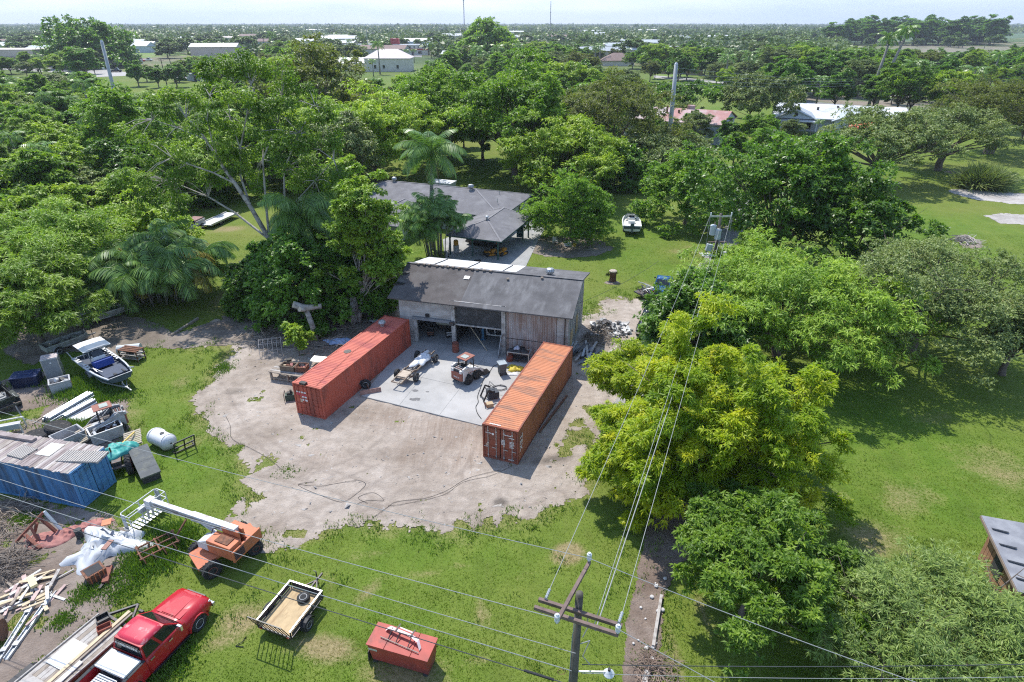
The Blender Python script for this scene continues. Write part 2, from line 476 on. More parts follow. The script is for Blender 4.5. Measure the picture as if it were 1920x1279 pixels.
GRASS_ISLES=[(*p,rx,ry,a,s)for p,rx,ry,a,s in(
((-16.09,32.24),0.9,1.2,0.2,.75),((-14.34,31.15),0.7,0.5,0.1,.7),((-16.76,28.66),1.2,1.6,0,.8),((-14.83,28.66),0.8,0.8,0,.6),((-19.13,32.81),1.6,1.2,0,.8),
((4.61,34.82),1.1,2.2,-0.3,1.0),((5.68,37.79),0.8,1.2,-0.3,.8),((3.52,32.75),0.7,0.9,-0.3,.7),((-24.57,43.31),0.7,1.4,-.2,.8),
((10.25,47.33),0.6,1.6,0,.8),((-14.34,25.6),0.5,0.5,0,.6),((-11.96,25.6),1,0.4,0,.6),((-7.86,26.0),0.8,0.3,0,.6))]
BROWN=[(*p,rx,ry,a,s)for p,rx,ry,a,s in(
((-4.29,35.16),3.6,2.6,-0.38,1.1),((-8.47,36.8),2.4,1.6,-0.3,0.9),((-2.81,32.21),1.5,2.4,-0.4,0.9),((-6.03,32.78),2.6,2.0,-0.4,0.7),
((3.57,38.5),1.0,4.0,-0.37,0.7),((1.4,32.76),2,2,0,0.4),((-12.6,32.23),3,1.2,-.2,0.5),((-13.91,43.27),2,4,-.3,0.5))]
DARK_SOIL=[(*p,rx,ry,a,s)for p,rx,ry,a,s in(  # patches where the yard soil is coloured darker
((-0.71,28.07),0.42,0.34,0.1,1.5),((2.6,32.08),1.5,0.42,0.25,0.9),((4.74,31.53),0.5,0.3,0.2,0.9),((-14.58,48.93),3.2,3.0,0,1.1),((-19.13,48.95),4,1.6,0,1.0),((-21.05,48.96),3,2,0,0.9),
((-21.47,40.45),0.9,0.5,0,0.5),((-20.53,38.58),0.7,0.4,0,0.4))]
TRACKS=[[(8.12,39.59),(5.64,32.74),(2.54,28.38),(-1.85,26.61),(-6.08,26.2),(-10.82,25.8),(-14.02,24.73)],[(-4.16,35.8),(-6.42,30.61),(-9.2,27.95),(-12.14,26.22),(-14.42,25.01)],[(-1.14,35.79),(-2.37,30.6),(-5.05,27.72),(-8.29,26.63)],[(-26.24,51.13),(-23.85,41.64),(-19.38,35.21),(-13.66,31.15),(-8.38,28.64),(-3.18,27.94),(1.27,28.62)],[(-6.64,37.48),(-9.1,32.22),(-12.01,30.11),(-15.71,31.16),(-20.39,35.85)],[(1.37,31.65),(-0.02,28.62),(-3.11,27.05),(-6.87,27.27)]]
def tracks(x,y):
 t=np.zeros(x.shape)
 for tr in TRACKS:
  p=np.array(tr)
  for i in range(len(p)-1):
   a,b=p[i],p[i+1];e=b-a;l2=e@e
   wx,wy=x-a[0],y-a[1];u=np.clip((wx*e[0]+wy*e[1])/l2,0,1)
   s=np.hypot(wx-e[0]*u,wy-e[1]*u)+.10*fbm(x*.7,y*.7,2,2)
   for o in(.78,):t=np.maximum(t,np.exp(-((s-o)/.15)**2))
 return t*np.clip(.75+fbm(x*.6,y*.6,14,3),.15,1)
YARD_SOIL=soil_material('pale_marl',(0.240,0.197,0.160),(0.365,0.312,0.265),(0.455,0.400,0.350),0.75,dark_soil=(0.085,0.072,0.060))
sheet('dirt_yard',yard_field,(-36,22,22,68),0.10,0.006,YARD_SOIL,
{'track':tracks,'brown':lambda x,y:np.clip(blobs(BROWN,x,y),0,1),'dark_soil':lambda x,y:np.clip(blobs(DARK_SOIL,x,y)+0.35*fbm(x*1.5,y*1.5,4),0,1)*(blobs(DARK_SOIL,x,y)>0.12)},amp=0.045,
label='pale dirt yard with tyre ruts in front of the barn')
def simple_field(poly_,amp=0.8,fr=0.5,seed=7,isl=None):
 def f(x,y):
  d=sdf(poly_,x,y)+fbm(x*fr,y*fr,seed,5)*amp
  if isl is not None:d=np.where(fbm(x*isl,y*isl,seed+3,4)>0.33,-1,d)
  return d
 return f
SCRAP_SOIL=soil_material('scrap_soil',(0.165,0.128,0.103),(0.235,0.190,0.160),(0.32,0.275,0.245),0,(0.12,0.10,0.07))
sheet('scrap_ground',simple_field(SCRAP,0.7,0.6,21,0.8),(-42,-17,15,33),0.12,0.006,SCRAP_SOIL,amp=0.05,label='bare brown ground under the scrap piles')
sheet('soil_patch',simple_field(PIPES,0.8,0.6,31,0.7),(-44,-24,29,42),0.14,0.006,SCRAP_SOIL,amp=0.04,label='worn soil round the metal pipes and pallets')
sheet('soil_patch',simple_field(JEEPSOIL,0.6,0.6,41),(-46,-28,33,46),0.14,0.006,SCRAP_SOIL,amp=0.04,label='worn soil beneath the black open-top vehicle')
SHADE_LITTER=soil_material('shade_toned_litter',(0.135,0.112,0.090),(0.215,0.182,0.152),(0.32,0.285,0.25),0,(0.24,0.20,0.16))  # litter colour kept darker than the yard dirt, dappled tree shade included
sheet('shaded_soil',simple_field(SHADESOIL,1.2,0.4,51),(-58,-20,42,70),0.2,0.010,SHADE_LITTER,amp=0.05,label='leaf littered soil darkened for the tree shade below the palm thicket')
sheet('shaded_soil',simple_field(UNDERBUSH,1.0,0.5,55),(-32,-8,44,72),0.17,0.055,SHADE_LITTER,amp=0.05,label='dark leaf litter below the big dark bush')
MULCH_M=soil_material('mulch',(0.135,0.098,0.076),(0.215,0.165,0.135),(0.31,0.265,0.235),0,(0.42,0.38,0.34),bumpy=1.0)
sheet('mulch_strip',simple_field(MULCH,0.35,0.9,61),(2,14,12,32),0.08,0.008,MULCH_M,amp=0.05,label='brown mulch bed running under the overhead wires')
GRAVEL=soil_material('gravel',(0.17,0.165,0.16),(0.27,0.262,0.255),(0.37,0.36,0.35),0,(0.15,0.14,0.13))
sheet('driveway',simple_field(DRIVE,0.5,0.5,71),(2,42,34,104),0.17,0.062,GRAVEL,amp=0.02,label='grey gravel driveway curving behind the trees')
SAND=soil_material('sand',(0.28,0.26,0.24),(0.40,0.375,0.35),(0.48,0.46,0.44),0,(0.2,0.18,0.15))
for nm,pl,lb in(('sand_patch',[(73.41,103.73),(77.11,105.97),(80.13,103.68),(85.76,102.18),(90.38,100.73),(85.65,94.76),(79.12,96.08),(74.58,98.09)],'grey sandy bed round the tall reed clump'),
('sand_patch',[(69.98,88.9),(73.14,90.02),(76.66,89.42),(73.03,84.56),(69.83,85.36)],'small sandy bald spot on the right lawn'),
('soil_patch',[(59.25,79.73),(61.13,80.18),(60.38,75.7),(58.98,74.03),(56.7,74.46)],'brown ring of soil round a cut stump on the right lawn')):
 xs=[q[0]for q in pl];ys=[q[1]for q in pl]
 sheet(nm,simple_field(pl,0.9,0.5,81),(min(xs)-2,max(xs)+2,min(ys)-2,max(ys)+2),0.25,0.006,SAND if nm=='sand_patch' else SCRAP_SOIL,amp=0.04,label=lb)
for k,(c,rx,ry,lb)in enumerate((((6.96,75.13),5.6,4.2,'soil ring below the round green bush'),((11.01,62.81),0.85,0.55,'soil ring round the dead stump'),((67.59,110.01),1.6,1.2,'soil ring round the lawn oak'),((84.02,118.68),1.8,1.3,'soil ring round the forked lawn oak'))):
 sheet('soil_ring',lambda x,y,c=c,rx=rx,ry=ry:1-np.hypot((x-c[0])/rx,(y-c[1])/ry)+fbm(x,y,5)*0.15,(c[0]-rx-1,c[0]+rx+1,c[1]-ry-1,c[1]+ry+1),0.12,0.006,SCRAP_SOIL if k!=0 else SHADE_LITTER,amp=0.04,label=lb)
 # concrete slab in front of the barn: one real pour 6 cm thick, with joints
def concrete_material(name,c0,c1,stain):
 t=NT(name);p=t.pos()
 n1=t.noise(0.35,6,0.62,p);n2=t.noise(2.4,6,0.6,p);n3=t.noise(18,4,0.6,p)
 c=t.ramp(n1,[(0.32,c0),(0.62,c1)])
 c=t.mix(t.ramp(n2,[(0.60,0),(0.80,0.5)]),c,stain)
 c=t.mix(0.4,c,t.ramp(n3,[(0.3,(0.8,0.8,0.8)),(0.7,(1.12,1.12,1.12))]),'MULTIPLY')
 t.bump(n3,0.2,0.01)
 return t.done(c,0.85,0,0.3)
CONC=concrete_material('concrete',(0.30,0.295,0.285),(0.41,0.40,0.385),(0.26,0.25,0.245))
CONC2=concrete_material('old_concrete',(0.24,0.24,0.24),(0.33,0.33,0.325),(0.16,0.16,0.16))
def slab(name,pl,z0,z1,m,label):
 b=MB();b.prism([(x,y,z0)for x,y in pl],(0,0,z1-z0));o=b.build(name,m);return tag(o,label,kind='structure')
cs=slab('concrete_slab',SLAB,-0.1,0.088,CONC2,'pale concrete slab between the two containers')
for i in range(3):
 for j in range(3):
  def at(u,v):return tuple((SLAB[0][k]*(1-u)+SLAB[1][k]*u)*(1-v)+(SLAB[3][k]*(1-u)+SLAB[2][k]*u)*v for k in(0,1))
  b=MB();g_=.0016;q=[at(i/3+g_,j/3+g_),at((i+1)/3-g_,j/3+g_),at((i+1)/3-g_,(j+1)/3-g_),at(i/3+g_,(j+1)/3-g_)]
  b.prism([(x,y,.05)for x,y in q],(0,0,.05));b.build('slab_panel',CONC,cs)
for pts,lb in((((700,738),(795,610)),0),):
 pass
OIL=mat('oil_stain',(0.10,0.10,0.105),0.6,var=0.3,vs=4)
for(x,y),rx,ry in(((-7.3,39.19),0.42,0.20),((-7.47,40.4),0.26,0.16),((-6.5,40.24),0.16,0.07)):
 sheet('oil_stain',lambda X,Y:1-np.hypot((X-x)/rx,(Y-y)/ry)+fbm(X*4,Y*4,2)*0.5,(x-1,x+1,y-1,y+1),0.04,0.104,OIL,label='dark oil stain on the concrete slab')
slab('house_patio',[(-7.72,67.88),(1.57,67.48),(2.69,73.51),(4.44,82.43),(3.92,91.91),(0.03,91.94),(-9.09,77.82)],-0.05,0.05,CONC2,'grey concrete patio beneath the carport')
slab('concrete_pad',[(9.12,52.58),(11.18,52.81),(10.51,51.21),(8.47,50.77)],-0.05,0.09,CONC,'broken pale slab behind the barn')
# roads and lots seen far off
ROAD=mat('asphalt',(0.20,0.195,0.19),0.9,var=0.2,vs=0.05)
ROADP=mat('pale_road',(0.33,0.315,0.30),0.9,var=0.15,vs=0.03)
GREENF=mat('bright_grass',(0.115,0.19,0.025),0.9,var=0.25,vs=0.05,stain=(0.16,0.17,0.05),ss=0.03)
CANE=mat('cane_field',(0.055,0.105,0.035),0.9,var=0.2,vs=0.01,stain=(0.075,0.125,0.06),ss=0.02,sstretch=(0.1,1.5,1))
BANK=mat('rough_bank',(0.20,0.165,0.125),0.9,var=0.3,vs=0.12,stain=(0.09,0.13,0.045),ss=0.08,samt=0.5)
for nm,pl,z,m,lb in(
('field',[(397.56,941.0),(932.47,1240.12),(2017.77,1804.82),(3633.98,4870.88),(4386.02,6922.67),(2935.41,5129.93),(961.66,1934.67)],0.02,CANE,'green cane field behind the banyan wood'),
('field',[(-380.14,641.33),(-327.45,662.65),(-276.56,576.35),(-309.48,526.83)],0.03,GREENF,'bright green lot in the town'),
('field',[(252.16,857.68),(338.14,1124.28),(376.68,1121.62),(288.42,855.77)],0.03,GREENF,'distant bright green clearing'),
('field',[(84.01,397.11),(127.6,362.63),(106.09,299.31),(72.74,342.1)],0.03,GREENF,'bright lawn of the tan house'),
('bank',[(115.06,279.31),(156.79,231.89),(135.33,198.35),(100.76,242.96)],0.02,BANK,'rough grassy bank beside the highway'),
('bank',[(352.74,613.42),(420.67,552.29),(579.79,766.14),(506.9,887.2)],0.02,BANK,'scrubby plot beyond the highway'),
('road',[(72.74,342.1),(106.09,299.31),(118.23,281.59),(160.79,235.14),(165.21,241.97),(122.12,291.27),(109.79,310.21),(76.4,359.97)],0.05,ROADP,'pale two lane highway'),
('road',[(97.69,232.76),(116.37,208.8),(130.48,198.41),(137.54,209.86),(122.23,219.96),(101.74,242.94)],0.05,ROAD,'grey service road behind the white roofed house'),
('road',[(-216.89,348.25),(-203.1,358.69),(-202.84,386.39),(-188.84,386.06),(-197.27,408.71),(-215.7,409.16),(-219.68,386.78),(-235.22,378.8)],0.05,ROADP,'pale town street with a bend'),
('road',[(-195.43,366.03),(-147.77,318.1),(-156.14,336.86),(-192.47,377.82)],0.055,ROADP,'pale side street by the white house'),
('road',[(-387.37,812.59),(-273.95,685.51),(-169.48,538.17),(-183.08,582.44),(-302.43,758.16),(-425.24,893.32)],0.05,ROADP,'distant pale street'),
('parking_lot',[(-158.78,632.9),(-73.57,551.68),(-86.77,653.15),(-184.48,737.5)],0.05,ROAD,'parking lot by the blue and red shops'),
('parking_lot',[(-425.97,563.48),(-298.25,483.85),(-259.58,425.03),(-216.87,378.38),(-225.68,362.91),(-310.23,406.79)],0.04,ROADP,'pale lot round the beige warehouse')):
 b=MB();b.add([(x,y,z)for x,y in pl],[tuple(range(len(pl)))])
 o=b.build(nm,m);tag(o,lb,kind='structure')
 if o.data.polygons[0].normal.z<0:o.data.flip_normals()
 # foliage
def leaf_material(name,cols,trans=0.42,rough=0.5,spec=0.35,hue=0.012,tval=0.2):
 """cols: dark to light leaf colours, picked per leaf by its own 'tint'; every tree drifts a little"""
 t=NT(name)
 oi=t.new('ObjectInfo')
 k=t.math('ADD',t.attr('tint'),t.math('MULTIPLY',t.math('SUBTRACT',oi.outputs['Random'],0.5),tval))
 n=len(cols)
 c=t.ramp(k,[(0.05+0.9*i/(n-1),q)for i,q in enumerate(cols)])
 hs=t.new('HueSaturation')
 t.l.new(c,hs.inputs['Color'])
 hs.inputs['Saturation'].default_value=1.0
 t.l.new(t.math('ADD',0.5,t.math('MULTIPLY',t.math('SUBTRACT',oi.outputs['Random'],0.5),hue)),hs.inputs['Hue'])
 c=hs.outputs['Color']
 t.l.new(c,t.b.inputs['Base Color'])
 t.b.inputs['Roughness'].default_value=rough
 t.b.inputs['Specular IOR Level'].default_value=spec
 tr=t.new('BsdfTranslucent')
 t.l.new(t.mix(1.0,c,(1.25,1.35,0.55),'MULTIPLY'),tr.inputs['Color'])
 ms=t.new('MixShader');ms.inputs[0].default_value=trans
 t.l.new(t.b.outputs[0],ms.inputs[1]);t.l.new(tr.outputs[0],ms.inputs[2]);t.l.new(ms.outputs[0],t.out.inputs['Surface'])
 return t.m
LEAF={
'dark':leaf_material('leaf_dark',[(0.040,0.097,0.015),(0.086,0.184,0.024),(0.155,0.292,0.033),(0.251,0.400,0.053)],spec=0.5,rough=0.42),
'mid':leaf_material('leaf_mid',[(0.055,0.125,0.018),(0.121,0.234,0.027),(0.214,0.345,0.039),(0.338,0.464,0.060)],hue=0.02),
'yellow':leaf_material('leaf_yellow',[(0.11,0.21,0.012),(0.25,0.36,0.016),(0.43,0.49,0.020),(0.58,0.54,0.030)],trans=0.45,tval=0.15),
'lime':leaf_material('leaf_lime',[(0.101,0.184,0.018),(0.200,0.324,0.027),(0.338,0.464,0.042),(0.502,0.572,0.068)],trans=0.35),
'grey':leaf_material('leaf_grey',[(0.075,0.119,0.036),(0.150,0.212,0.066),(0.246,0.307,0.099),(0.377,0.422,0.150)],trans=0.22),
'fresh':leaf_material('leaf_fresh',[(0.070,0.147,0.017),(0.155,0.270,0.028),(0.274,0.402,0.043),(0.419,0.529,0.065)],trans=0.32),
'olive':leaf_material('leaf_olive',[(0.058,0.078,0.022),(0.115,0.145,0.036),(0.175,0.205,0.055),(0.245,0.265,0.085)]),
'brush':leaf_material('leaf_brush',[(0.075,0.126,0.032),(0.144,0.218,0.051),(0.232,0.319,0.074),(0.339,0.411,0.107)],trans=0.3),
'palm':leaf_material('leaf_palm',[(0.046,0.112,0.024),(0.101,0.205,0.045),(0.188,0.324,0.068),(0.327,0.454,0.112)],trans=0.25,spec=0.5,rough=0.4),
'dry':leaf_material('leaf_dry',[(0.14,0.10,0.05),(0.24,0.18,0.09),(0.36,0.29,0.16)],trans=0.2),
'gold':leaf_material('leaf_gold',[(0.12,0.13,0.02),(0.26,0.22,0.03),(0.40,0.30,0.06)],trans=0.3),
'far':leaf_material('leaf_far',[(0.046,0.097,0.024),(0.091,0.164,0.033),(0.150,0.234,0.045),(0.226,0.314,0.060)],hue=0.03,tval=0.4,trans=0.2),
}
BARK=mat('bark',(0.13,0.105,0.085),0.95,var=0.35,vs=4,bump=0.6,bs=18)
BARK_PALE=mat('bark_pale',(0.36,0.335,0.30),0.9,var=0.25,vs=3,stain=(0.15,0.13,0.11),ss=2.0,samt=0.4)
BARK_PALM=mat('bark_palm',(0.27,0.255,0.235),0.9,var=0.25,vs=5,stain=(0.14,0.12,0.10),ss=3,sstretch=(0.4,0.4,3))
SHAFT=mat('palm_crownshaft',(0.12,0.20,0.05),0.5,var=0.3,vs=2)
def leaves(rng,tips,dirs,k,L,W,spread=0.8,droop=0.15,jit=0.3,tint=None,tvar=0.25,along=0.0):
 """k leaf blades from every twig tip; returns verts, quads, tint per quad"""
 N=len(tips)
 P0=np.repeat(tips,k,0);D0=np.repeat(dirs,k,0)
 n=N*k
 D=D0*0.55+rng.normal(0,spread,(n,3));D[:,2]=D[:,2]*0.62-droop
 D/=np.linalg.norm(D,axis=1,keepdims=True)+1e-9
 if along:P0=P0+D0*rng.uniform(-along,along,(n,1))
 Ls=L*rng.uniform(1-jit,1+jit,(n,1));Ws=W*rng.uniform(1-jit,1+jit,(n,1))
 up=np.array([0,0,1.0])+D0*0.5+rng.normal(0,0.42,(n,3))
 S=np.cross(D,up);S/=np.linalg.norm(S,axis=1,keepdims=True)+1e-9
 Nn=np.cross(S,D)
 base=P0
 mid=P0+D*Ls*0.48+Nn*Ls*0.07
 tip=P0+D*Ls;tip[:,2]-=Ls[:,0]*0.12
 V=np.stack([base,mid+S*Ws*0.5,tip,mid-S*Ws*0.5],1).reshape(-1,3)
 F=np.arange(n*4).reshape(n,4)
 t=rng.uniform(0,1,n)*tvar+(np.repeat(tint,k)if tint is not None else 0.5-tvar/2)
 return V,F,t
def crown_points(rng,n,rx,ry,rz,shape='round',lob=0.28,inner=0.45,seed=0):
 """clump centres through a crown volume (centre at origin), with an uneven lobed outline"""
 u=rng.normal(0,1,(n,3));u/=np.linalg.norm(u,axis=1,keepdims=True)
 if shape=='dome':u[:,2]=np.abs(u[:,2])*1.0-0.25
 elif shape=='umbrella':u[:,2]=np.abs(u[:,2])*0.9
 else:u[:,2]=np.where(u[:,2]<-0.45,-u[:,2],u[:,2])
 az=np.arctan2(u[:,1],u[:,0])
 ph=rng.uniform(0,6.28,4)
 m=1+lob*(np.sin(2*az+ph[0]+1.5*u[:,2])*0.4+np.sin(3*az+ph[1]-2*u[:,2])*0.35+np.sin(5*az+ph[2]+3*u[:,2])*0.3)
 r=rng.uniform(inner**3,1,n)**(1/3)*m
 return u*r[:,None]*np.array([rx,ry,rz])
def tree_meshes(seed,h,r,leaf,bark,base=0.35,n_clump=60,rc=0.26,tips=90,k=5,L=0.3,W=0.12,spread=0.8,droop=0.15,
shape='round',lean=(0,0),trunk_r=0.22,lob=0.28,inner=0.45,ry=None,limbs=16,fill=0.6,tvar=0.3,cvar=0.5,flat=0.75,fork=1,dead=0):
 """trunk mesh with limbs that reach the leaf clumps, and crown mesh of single leaf blades"""
 rng=np.random.default_rng(seed);rnd=random.Random(seed)
 rz=h*(1-base)*(0.74 if shape=='dome' else 0.5)
 cz=h*base+(h*(1-base)*0.20 if shape=='dome' else rz)
 cen=crown_points(rng,n_clump,r,ry or r,rz,shape,lob,inner)
 cen+=np.array([lean[0],lean[1],cz])
 cen[:,2]=np.maximum(cen[:,2],h*base*0.55+0.1)
 R_=rc*r*rng.uniform(0.6,1.35,n_clump)
 far=rng.uniform(0,1,n_clump)<0.12
 cen[far,:2]=(cen[far,:2]-np.array(lean))*1.18+np.array(lean);R_[far]*=0.75
 # twig tips on each clump, more on its upper and outer side
 ti,di,tt=[],[],[]
 ct=rng.uniform(0,1,n_clump)
 mid=np.array([lean[0],lean[1],cz-rz*0.5])
 nsub=7
 for i in range(n_clump):
  o=cen[i]-mid;o/=np.linalg.norm(o)+1e-9
  su=rng.normal(0,1,(nsub,3));su/=np.linalg.norm(su,axis=1,keepdims=True)
  su=su+o*0.35+np.array([0,0,0.30]);su/=np.linalg.norm(su,axis=1,keepdims=True)
  w=rng.integers(0,nsub,tips)
  sub=su*(R_[i]*rng.uniform(0.45,1.05,nsub))[:,None]*np.array([1,1,flat])
  v=rng.normal(0,1,(tips,3));v/=np.linalg.norm(v,axis=1,keepdims=True);v[:,2]=np.where(v[:,2]<-.3,-v[:,2],v[:,2])
  rr=R_[i]*0.46*rng.uniform(0.2,1.0,(tips,1))**0.6
  ti.append(cen[i]+sub[w]+v*rr*np.array([1,1,0.62]))
  u=v*0.8+su[w]*0.6;u/=np.linalg.norm(u,axis=1,keepdims=True)+1e-9
  di.append(u);tt.append((ct[i]*0.6+rng.uniform(0,1,nsub)[w]*0.4)*cvar)
 ti,di,tt=np.concatenate(ti),np.concatenate(di),np.concatenate(tt)
 q=ti-np.array([lean[0],lean[1],0])  # true height and spread
 kz=h/np.percentile(ti[:,2],99.3);kr=r/np.percentile(np.abs(q[:,0]),98)
 for a_ in(ti,cen):
  a_[:,0]=(a_[:,0]-lean[0])*kr+lean[0];a_[:,1]=(a_[:,1]-lean[1])*kr+lean[1];a_[:,2]*=kz
 ok=ti[:,2]>0.15
 ti,di,tt=ti[ok],di[ok],tt[ok]
 V,F,t=leaves(rng,ti,di,k,L,W,spread,droop,tint=tt+(1-cvar-tvar)*0.5,tvar=tvar)
 V[:,2]=np.maximum(V[:,2],0.03)
 crown=np_mesh('crown',V,F,leaf,{'tint':np.clip(t,0,1)})
 b=MB()
 top=Vector((lean[0]*0.6,lean[1]*0.6,h*base+rz*0.35))
 for q in range(fork):
  off=Vector((rnd.uniform(-1,1),rnd.uniform(-1,1),0))*(trunk_r*1.5 if fork>1 else 0)
  tp=top+off*2.5
  pts=[off,off+(tp-off)*0.35+Vector((rnd.uniform(-.1,.1)*r*.3,rnd.uniform(-.1,.1)*r*.3,0)),off+(tp-off)*0.7,tp]
  rr=[trunk_r*1.35,trunk_r,trunk_r*0.85,trunk_r*0.6]
  b.tube([off-Vector((0,0,0.2))]+pts,[trunk_r*1.7]+rr,8)
 order=list(range(n_clump));rnd.shuffle(order)
 for i in order[:limbs]:
  c=Vector(cen[i]);s=top*rnd.uniform(0.62,1.0)
  m=s.lerp(c,0.5)+Vector((0,0,rnd.uniform(0.0,0.10)*h*0.3))
  b.tube([s,s.lerp(m,0.5)+Vector((rnd.uniform(-1,1),rnd.uniform(-1,1),0))*r*0.04,m,c],[trunk_r*0.5,trunk_r*0.38,trunk_r*0.27,trunk_r*0.09],5,caps=False)
  for w in range(3):
   e=c+Vector((rnd.uniform(-1,1),rnd.uniform(-1,1),rnd.uniform(-.3,1)))*float(R_[i])*0.9
   b.tube([m.lerp(c,0.5),e],[trunk_r*0.15,trunk_r*0.04],4,caps=False)
 for i in range(dead):
  a=rnd.uniform(0,6.28);s=top
  e=Vector((math.cos(a)*r*1.0+lean[0],math.sin(a)*r*1.0+lean[1],cz+rz*rnd.uniform(0.2,1.0)))
  m=s.lerp(e,0.5)+Vector((0,0,0.4));b.tube([s,m,e],[0.09,0.05,0.012],5)
  for w in range(5):
   q=m.lerp(e,rnd.uniform(0,0.9));b.tube([q,q+Vector((rnd.uniform(-1,1),rnd.uniform(-1,1),rnd.uniform(0,1)))*r*0.28],[0.025,0.008],4)
 return b.mesh('trunk',bark,smooth=True),crown
def plant_tree(name,meshes,loc,label,cat='tree',group=None,rz=0.0,sc=(1,1,1)):
 t=thing(name,label,cat,loc,rz,group);t.scale=sc
 inst('trunk',meshes[0],t);inst('crown',meshes[1],t)
 return t
 # palms
def frond_mesh(seed,L=2.6,leaf=LEAF['palm'],arch=0.9,n=34,ll=0.62,droop=0.55,w=0.045,rise=0.55,curl=0.0,tint=0.5):
 """one feather frond growing along +X from the origin: midrib with two rows of hanging leaflets"""
 rng=np.random.default_rng(seed)
 s=np.linspace(0,1,n)
 ang=rise-arch*s**1.25*1.9
 x=np.concatenate([[0],np.cumsum(np.cos(ang[:-1])*L/(n-1))]);z=np.concatenate([[0],np.cumsum(np.sin(ang[:-1])*L/(n-1))])
 y=curl*s*s*L
 b=MB()
 q=list(range(0,n,5))+([n-1]if(n-1)%5 else[])
 b.tube([(x[i],y[i],z[i])for i in q],[0.035*(1-0.85*s[i])*L/2.6 for i in q],4)
 V,F,T,MI=list(b.v),list(b.f),[tint]*len(b.f),[]
 for i in range(2,n):
  lf=ll*(math.sin(math.pi*min(1,0.14+0.86*s[i]))**0.7+0.12)
  tx,tz=math.cos(ang[i]),math.sin(ang[i])
  for sd in(-1,1):
   o=len(V)
   fw=0.55+0.3*rng.random()
   dv=np.array([tx*fw,sd*(0.9+0.1*rng.random()),tz*fw-droop*(0.7+0.6*rng.random())]);dv/=np.linalg.norm(dv)
   p=np.array([x[i],y[i],z[i]])
   mid=p+dv*lf*0.5;tip=p+dv*lf+np.array([0,0,-0.22*lf])
   sv=np.array([tx,0,tz])*w
   V+=[tuple(p),tuple(mid+sv),tuple(tip),tuple(mid-sv)]
   F.append((o,o+1,o+2,o+3));T.append(float(np.clip(tint+rng.normal(0,0.16),0,1)))
 return np_mesh('frond',np.array(V),np.array([f if len(f)==4 else(f+f[:1])[:4]for f in F if len(f)==4]),leaf,
 {'tint':np.array([t for t,f in zip(T,F)if len(f)==4])})
FROND={
'royal':[frond_mesh(i,3.3,LEAF['palm'],arch,60,0.85,dr,0.042,rise,c)for i,(arch,dr,rise,c)in enumerate(((0.75,0.35,1.15,0.05),(0.85,0.5,0.75,-0.06),(0.9,0.7,0.35,0.05),(0.8,0.9,-0.1,0.0)))],
'droop':[frond_mesh(10+i,3.4,LEAF['palm'],arch,64,1.0,dr,0.04,rise,c)for i,(arch,dr,rise,c)in enumerate(((0.8,0.9,1.0,0.05),(1.0,1.2,0.5,-0.05),(0.75,1.4,0.0,0.04)))],
'areca':[frond_mesh(20+i,1.9,LEAF['palm'],arch,42,0.62,dr,0.038,rise,c)for i,(arch,dr,rise,c)in enumerate(((0.95,0.5,1.2,0.08),(1.1,0.6,0.9,-0.08),(1.15,0.8,0.6,0.06)))],
'gold':[frond_mesh(30,1.9,LEAF['gold'],1.15,26,0.55,0.6,0.05,0.7)],
'dry':[frond_mesh(31,2.4,LEAF['dry'],0.35,24,0.5,1.2,0.035,-1.0)],
'low':[frond_mesh(40+i,2.8,LEAF['palm'],arch,12,0.8,dr,0.11,rise)for i,(arch,dr,rise)in enumerate(((0.8,0.45,0.9),(0.95,0.7,0.4),(0.8,1.0,-0.1)))],
}
def fronds_on(parent,z,kind,tilt_list,rng,scale=1.0,loc=(0,0)):
 """fronds round a growing point, each frond an object of its own (shared meshes)"""
 g=2.39996
 a=rng.uniform(0,6.28)
 fr=FROND[kind]
 for i,(mi,s)in enumerate(tilt_list):
  inst('frond',fr[mi%len(fr)],parent,(loc[0],loc[1],z),(rng.uniform(-.12,.12),rng.uniform(-.15,.15),a+g*i),(s*scale,)*3)
def royal_palm(loc,h,label,seed,kind='royal',sc=1.0,lean=(0,0),n=17,shaft=1.3,tr=0.2,dead=0,group=None):
 rng=random.Random(seed)
 t=thing('royal_palm',label,'palm tree',loc,0,group)
 b=MB();top=Vector((lean[0],lean[1],h-shaft))
 pts=[Vector((0,0,-0.1)),Vector((lean[0]*.1,lean[1]*.1,h*.2)),Vector((lean[0]*.45,lean[1]*.45,h*.55)),top]
 b.tube(pts,[tr*1.35,tr,tr*1.1,tr*0.75],10);b.build('trunk',BARK_PALM,t,True)
 b=MB();b.tube([top,top+Vector((0,0,shaft*.5)),top+Vector((0,0,shaft))],[tr*.85,tr*.75,tr*.4],8);b.build('crownshaft',SHAFT,t,True)
 fr=FROND[kind]
 lst=[(min(len(fr)-1,int(i/n*len(fr))),rng.uniform(0.85,1.12))for i in range(n)]
 fronds_on(t,h-0.1,kind,lst,rng,sc,(lean[0],lean[1]))
 if dead:fronds_on(t,h-0.4,'dry',[(0,1)]*dead,rng,sc,(lean[0],lean[1]))
 return t
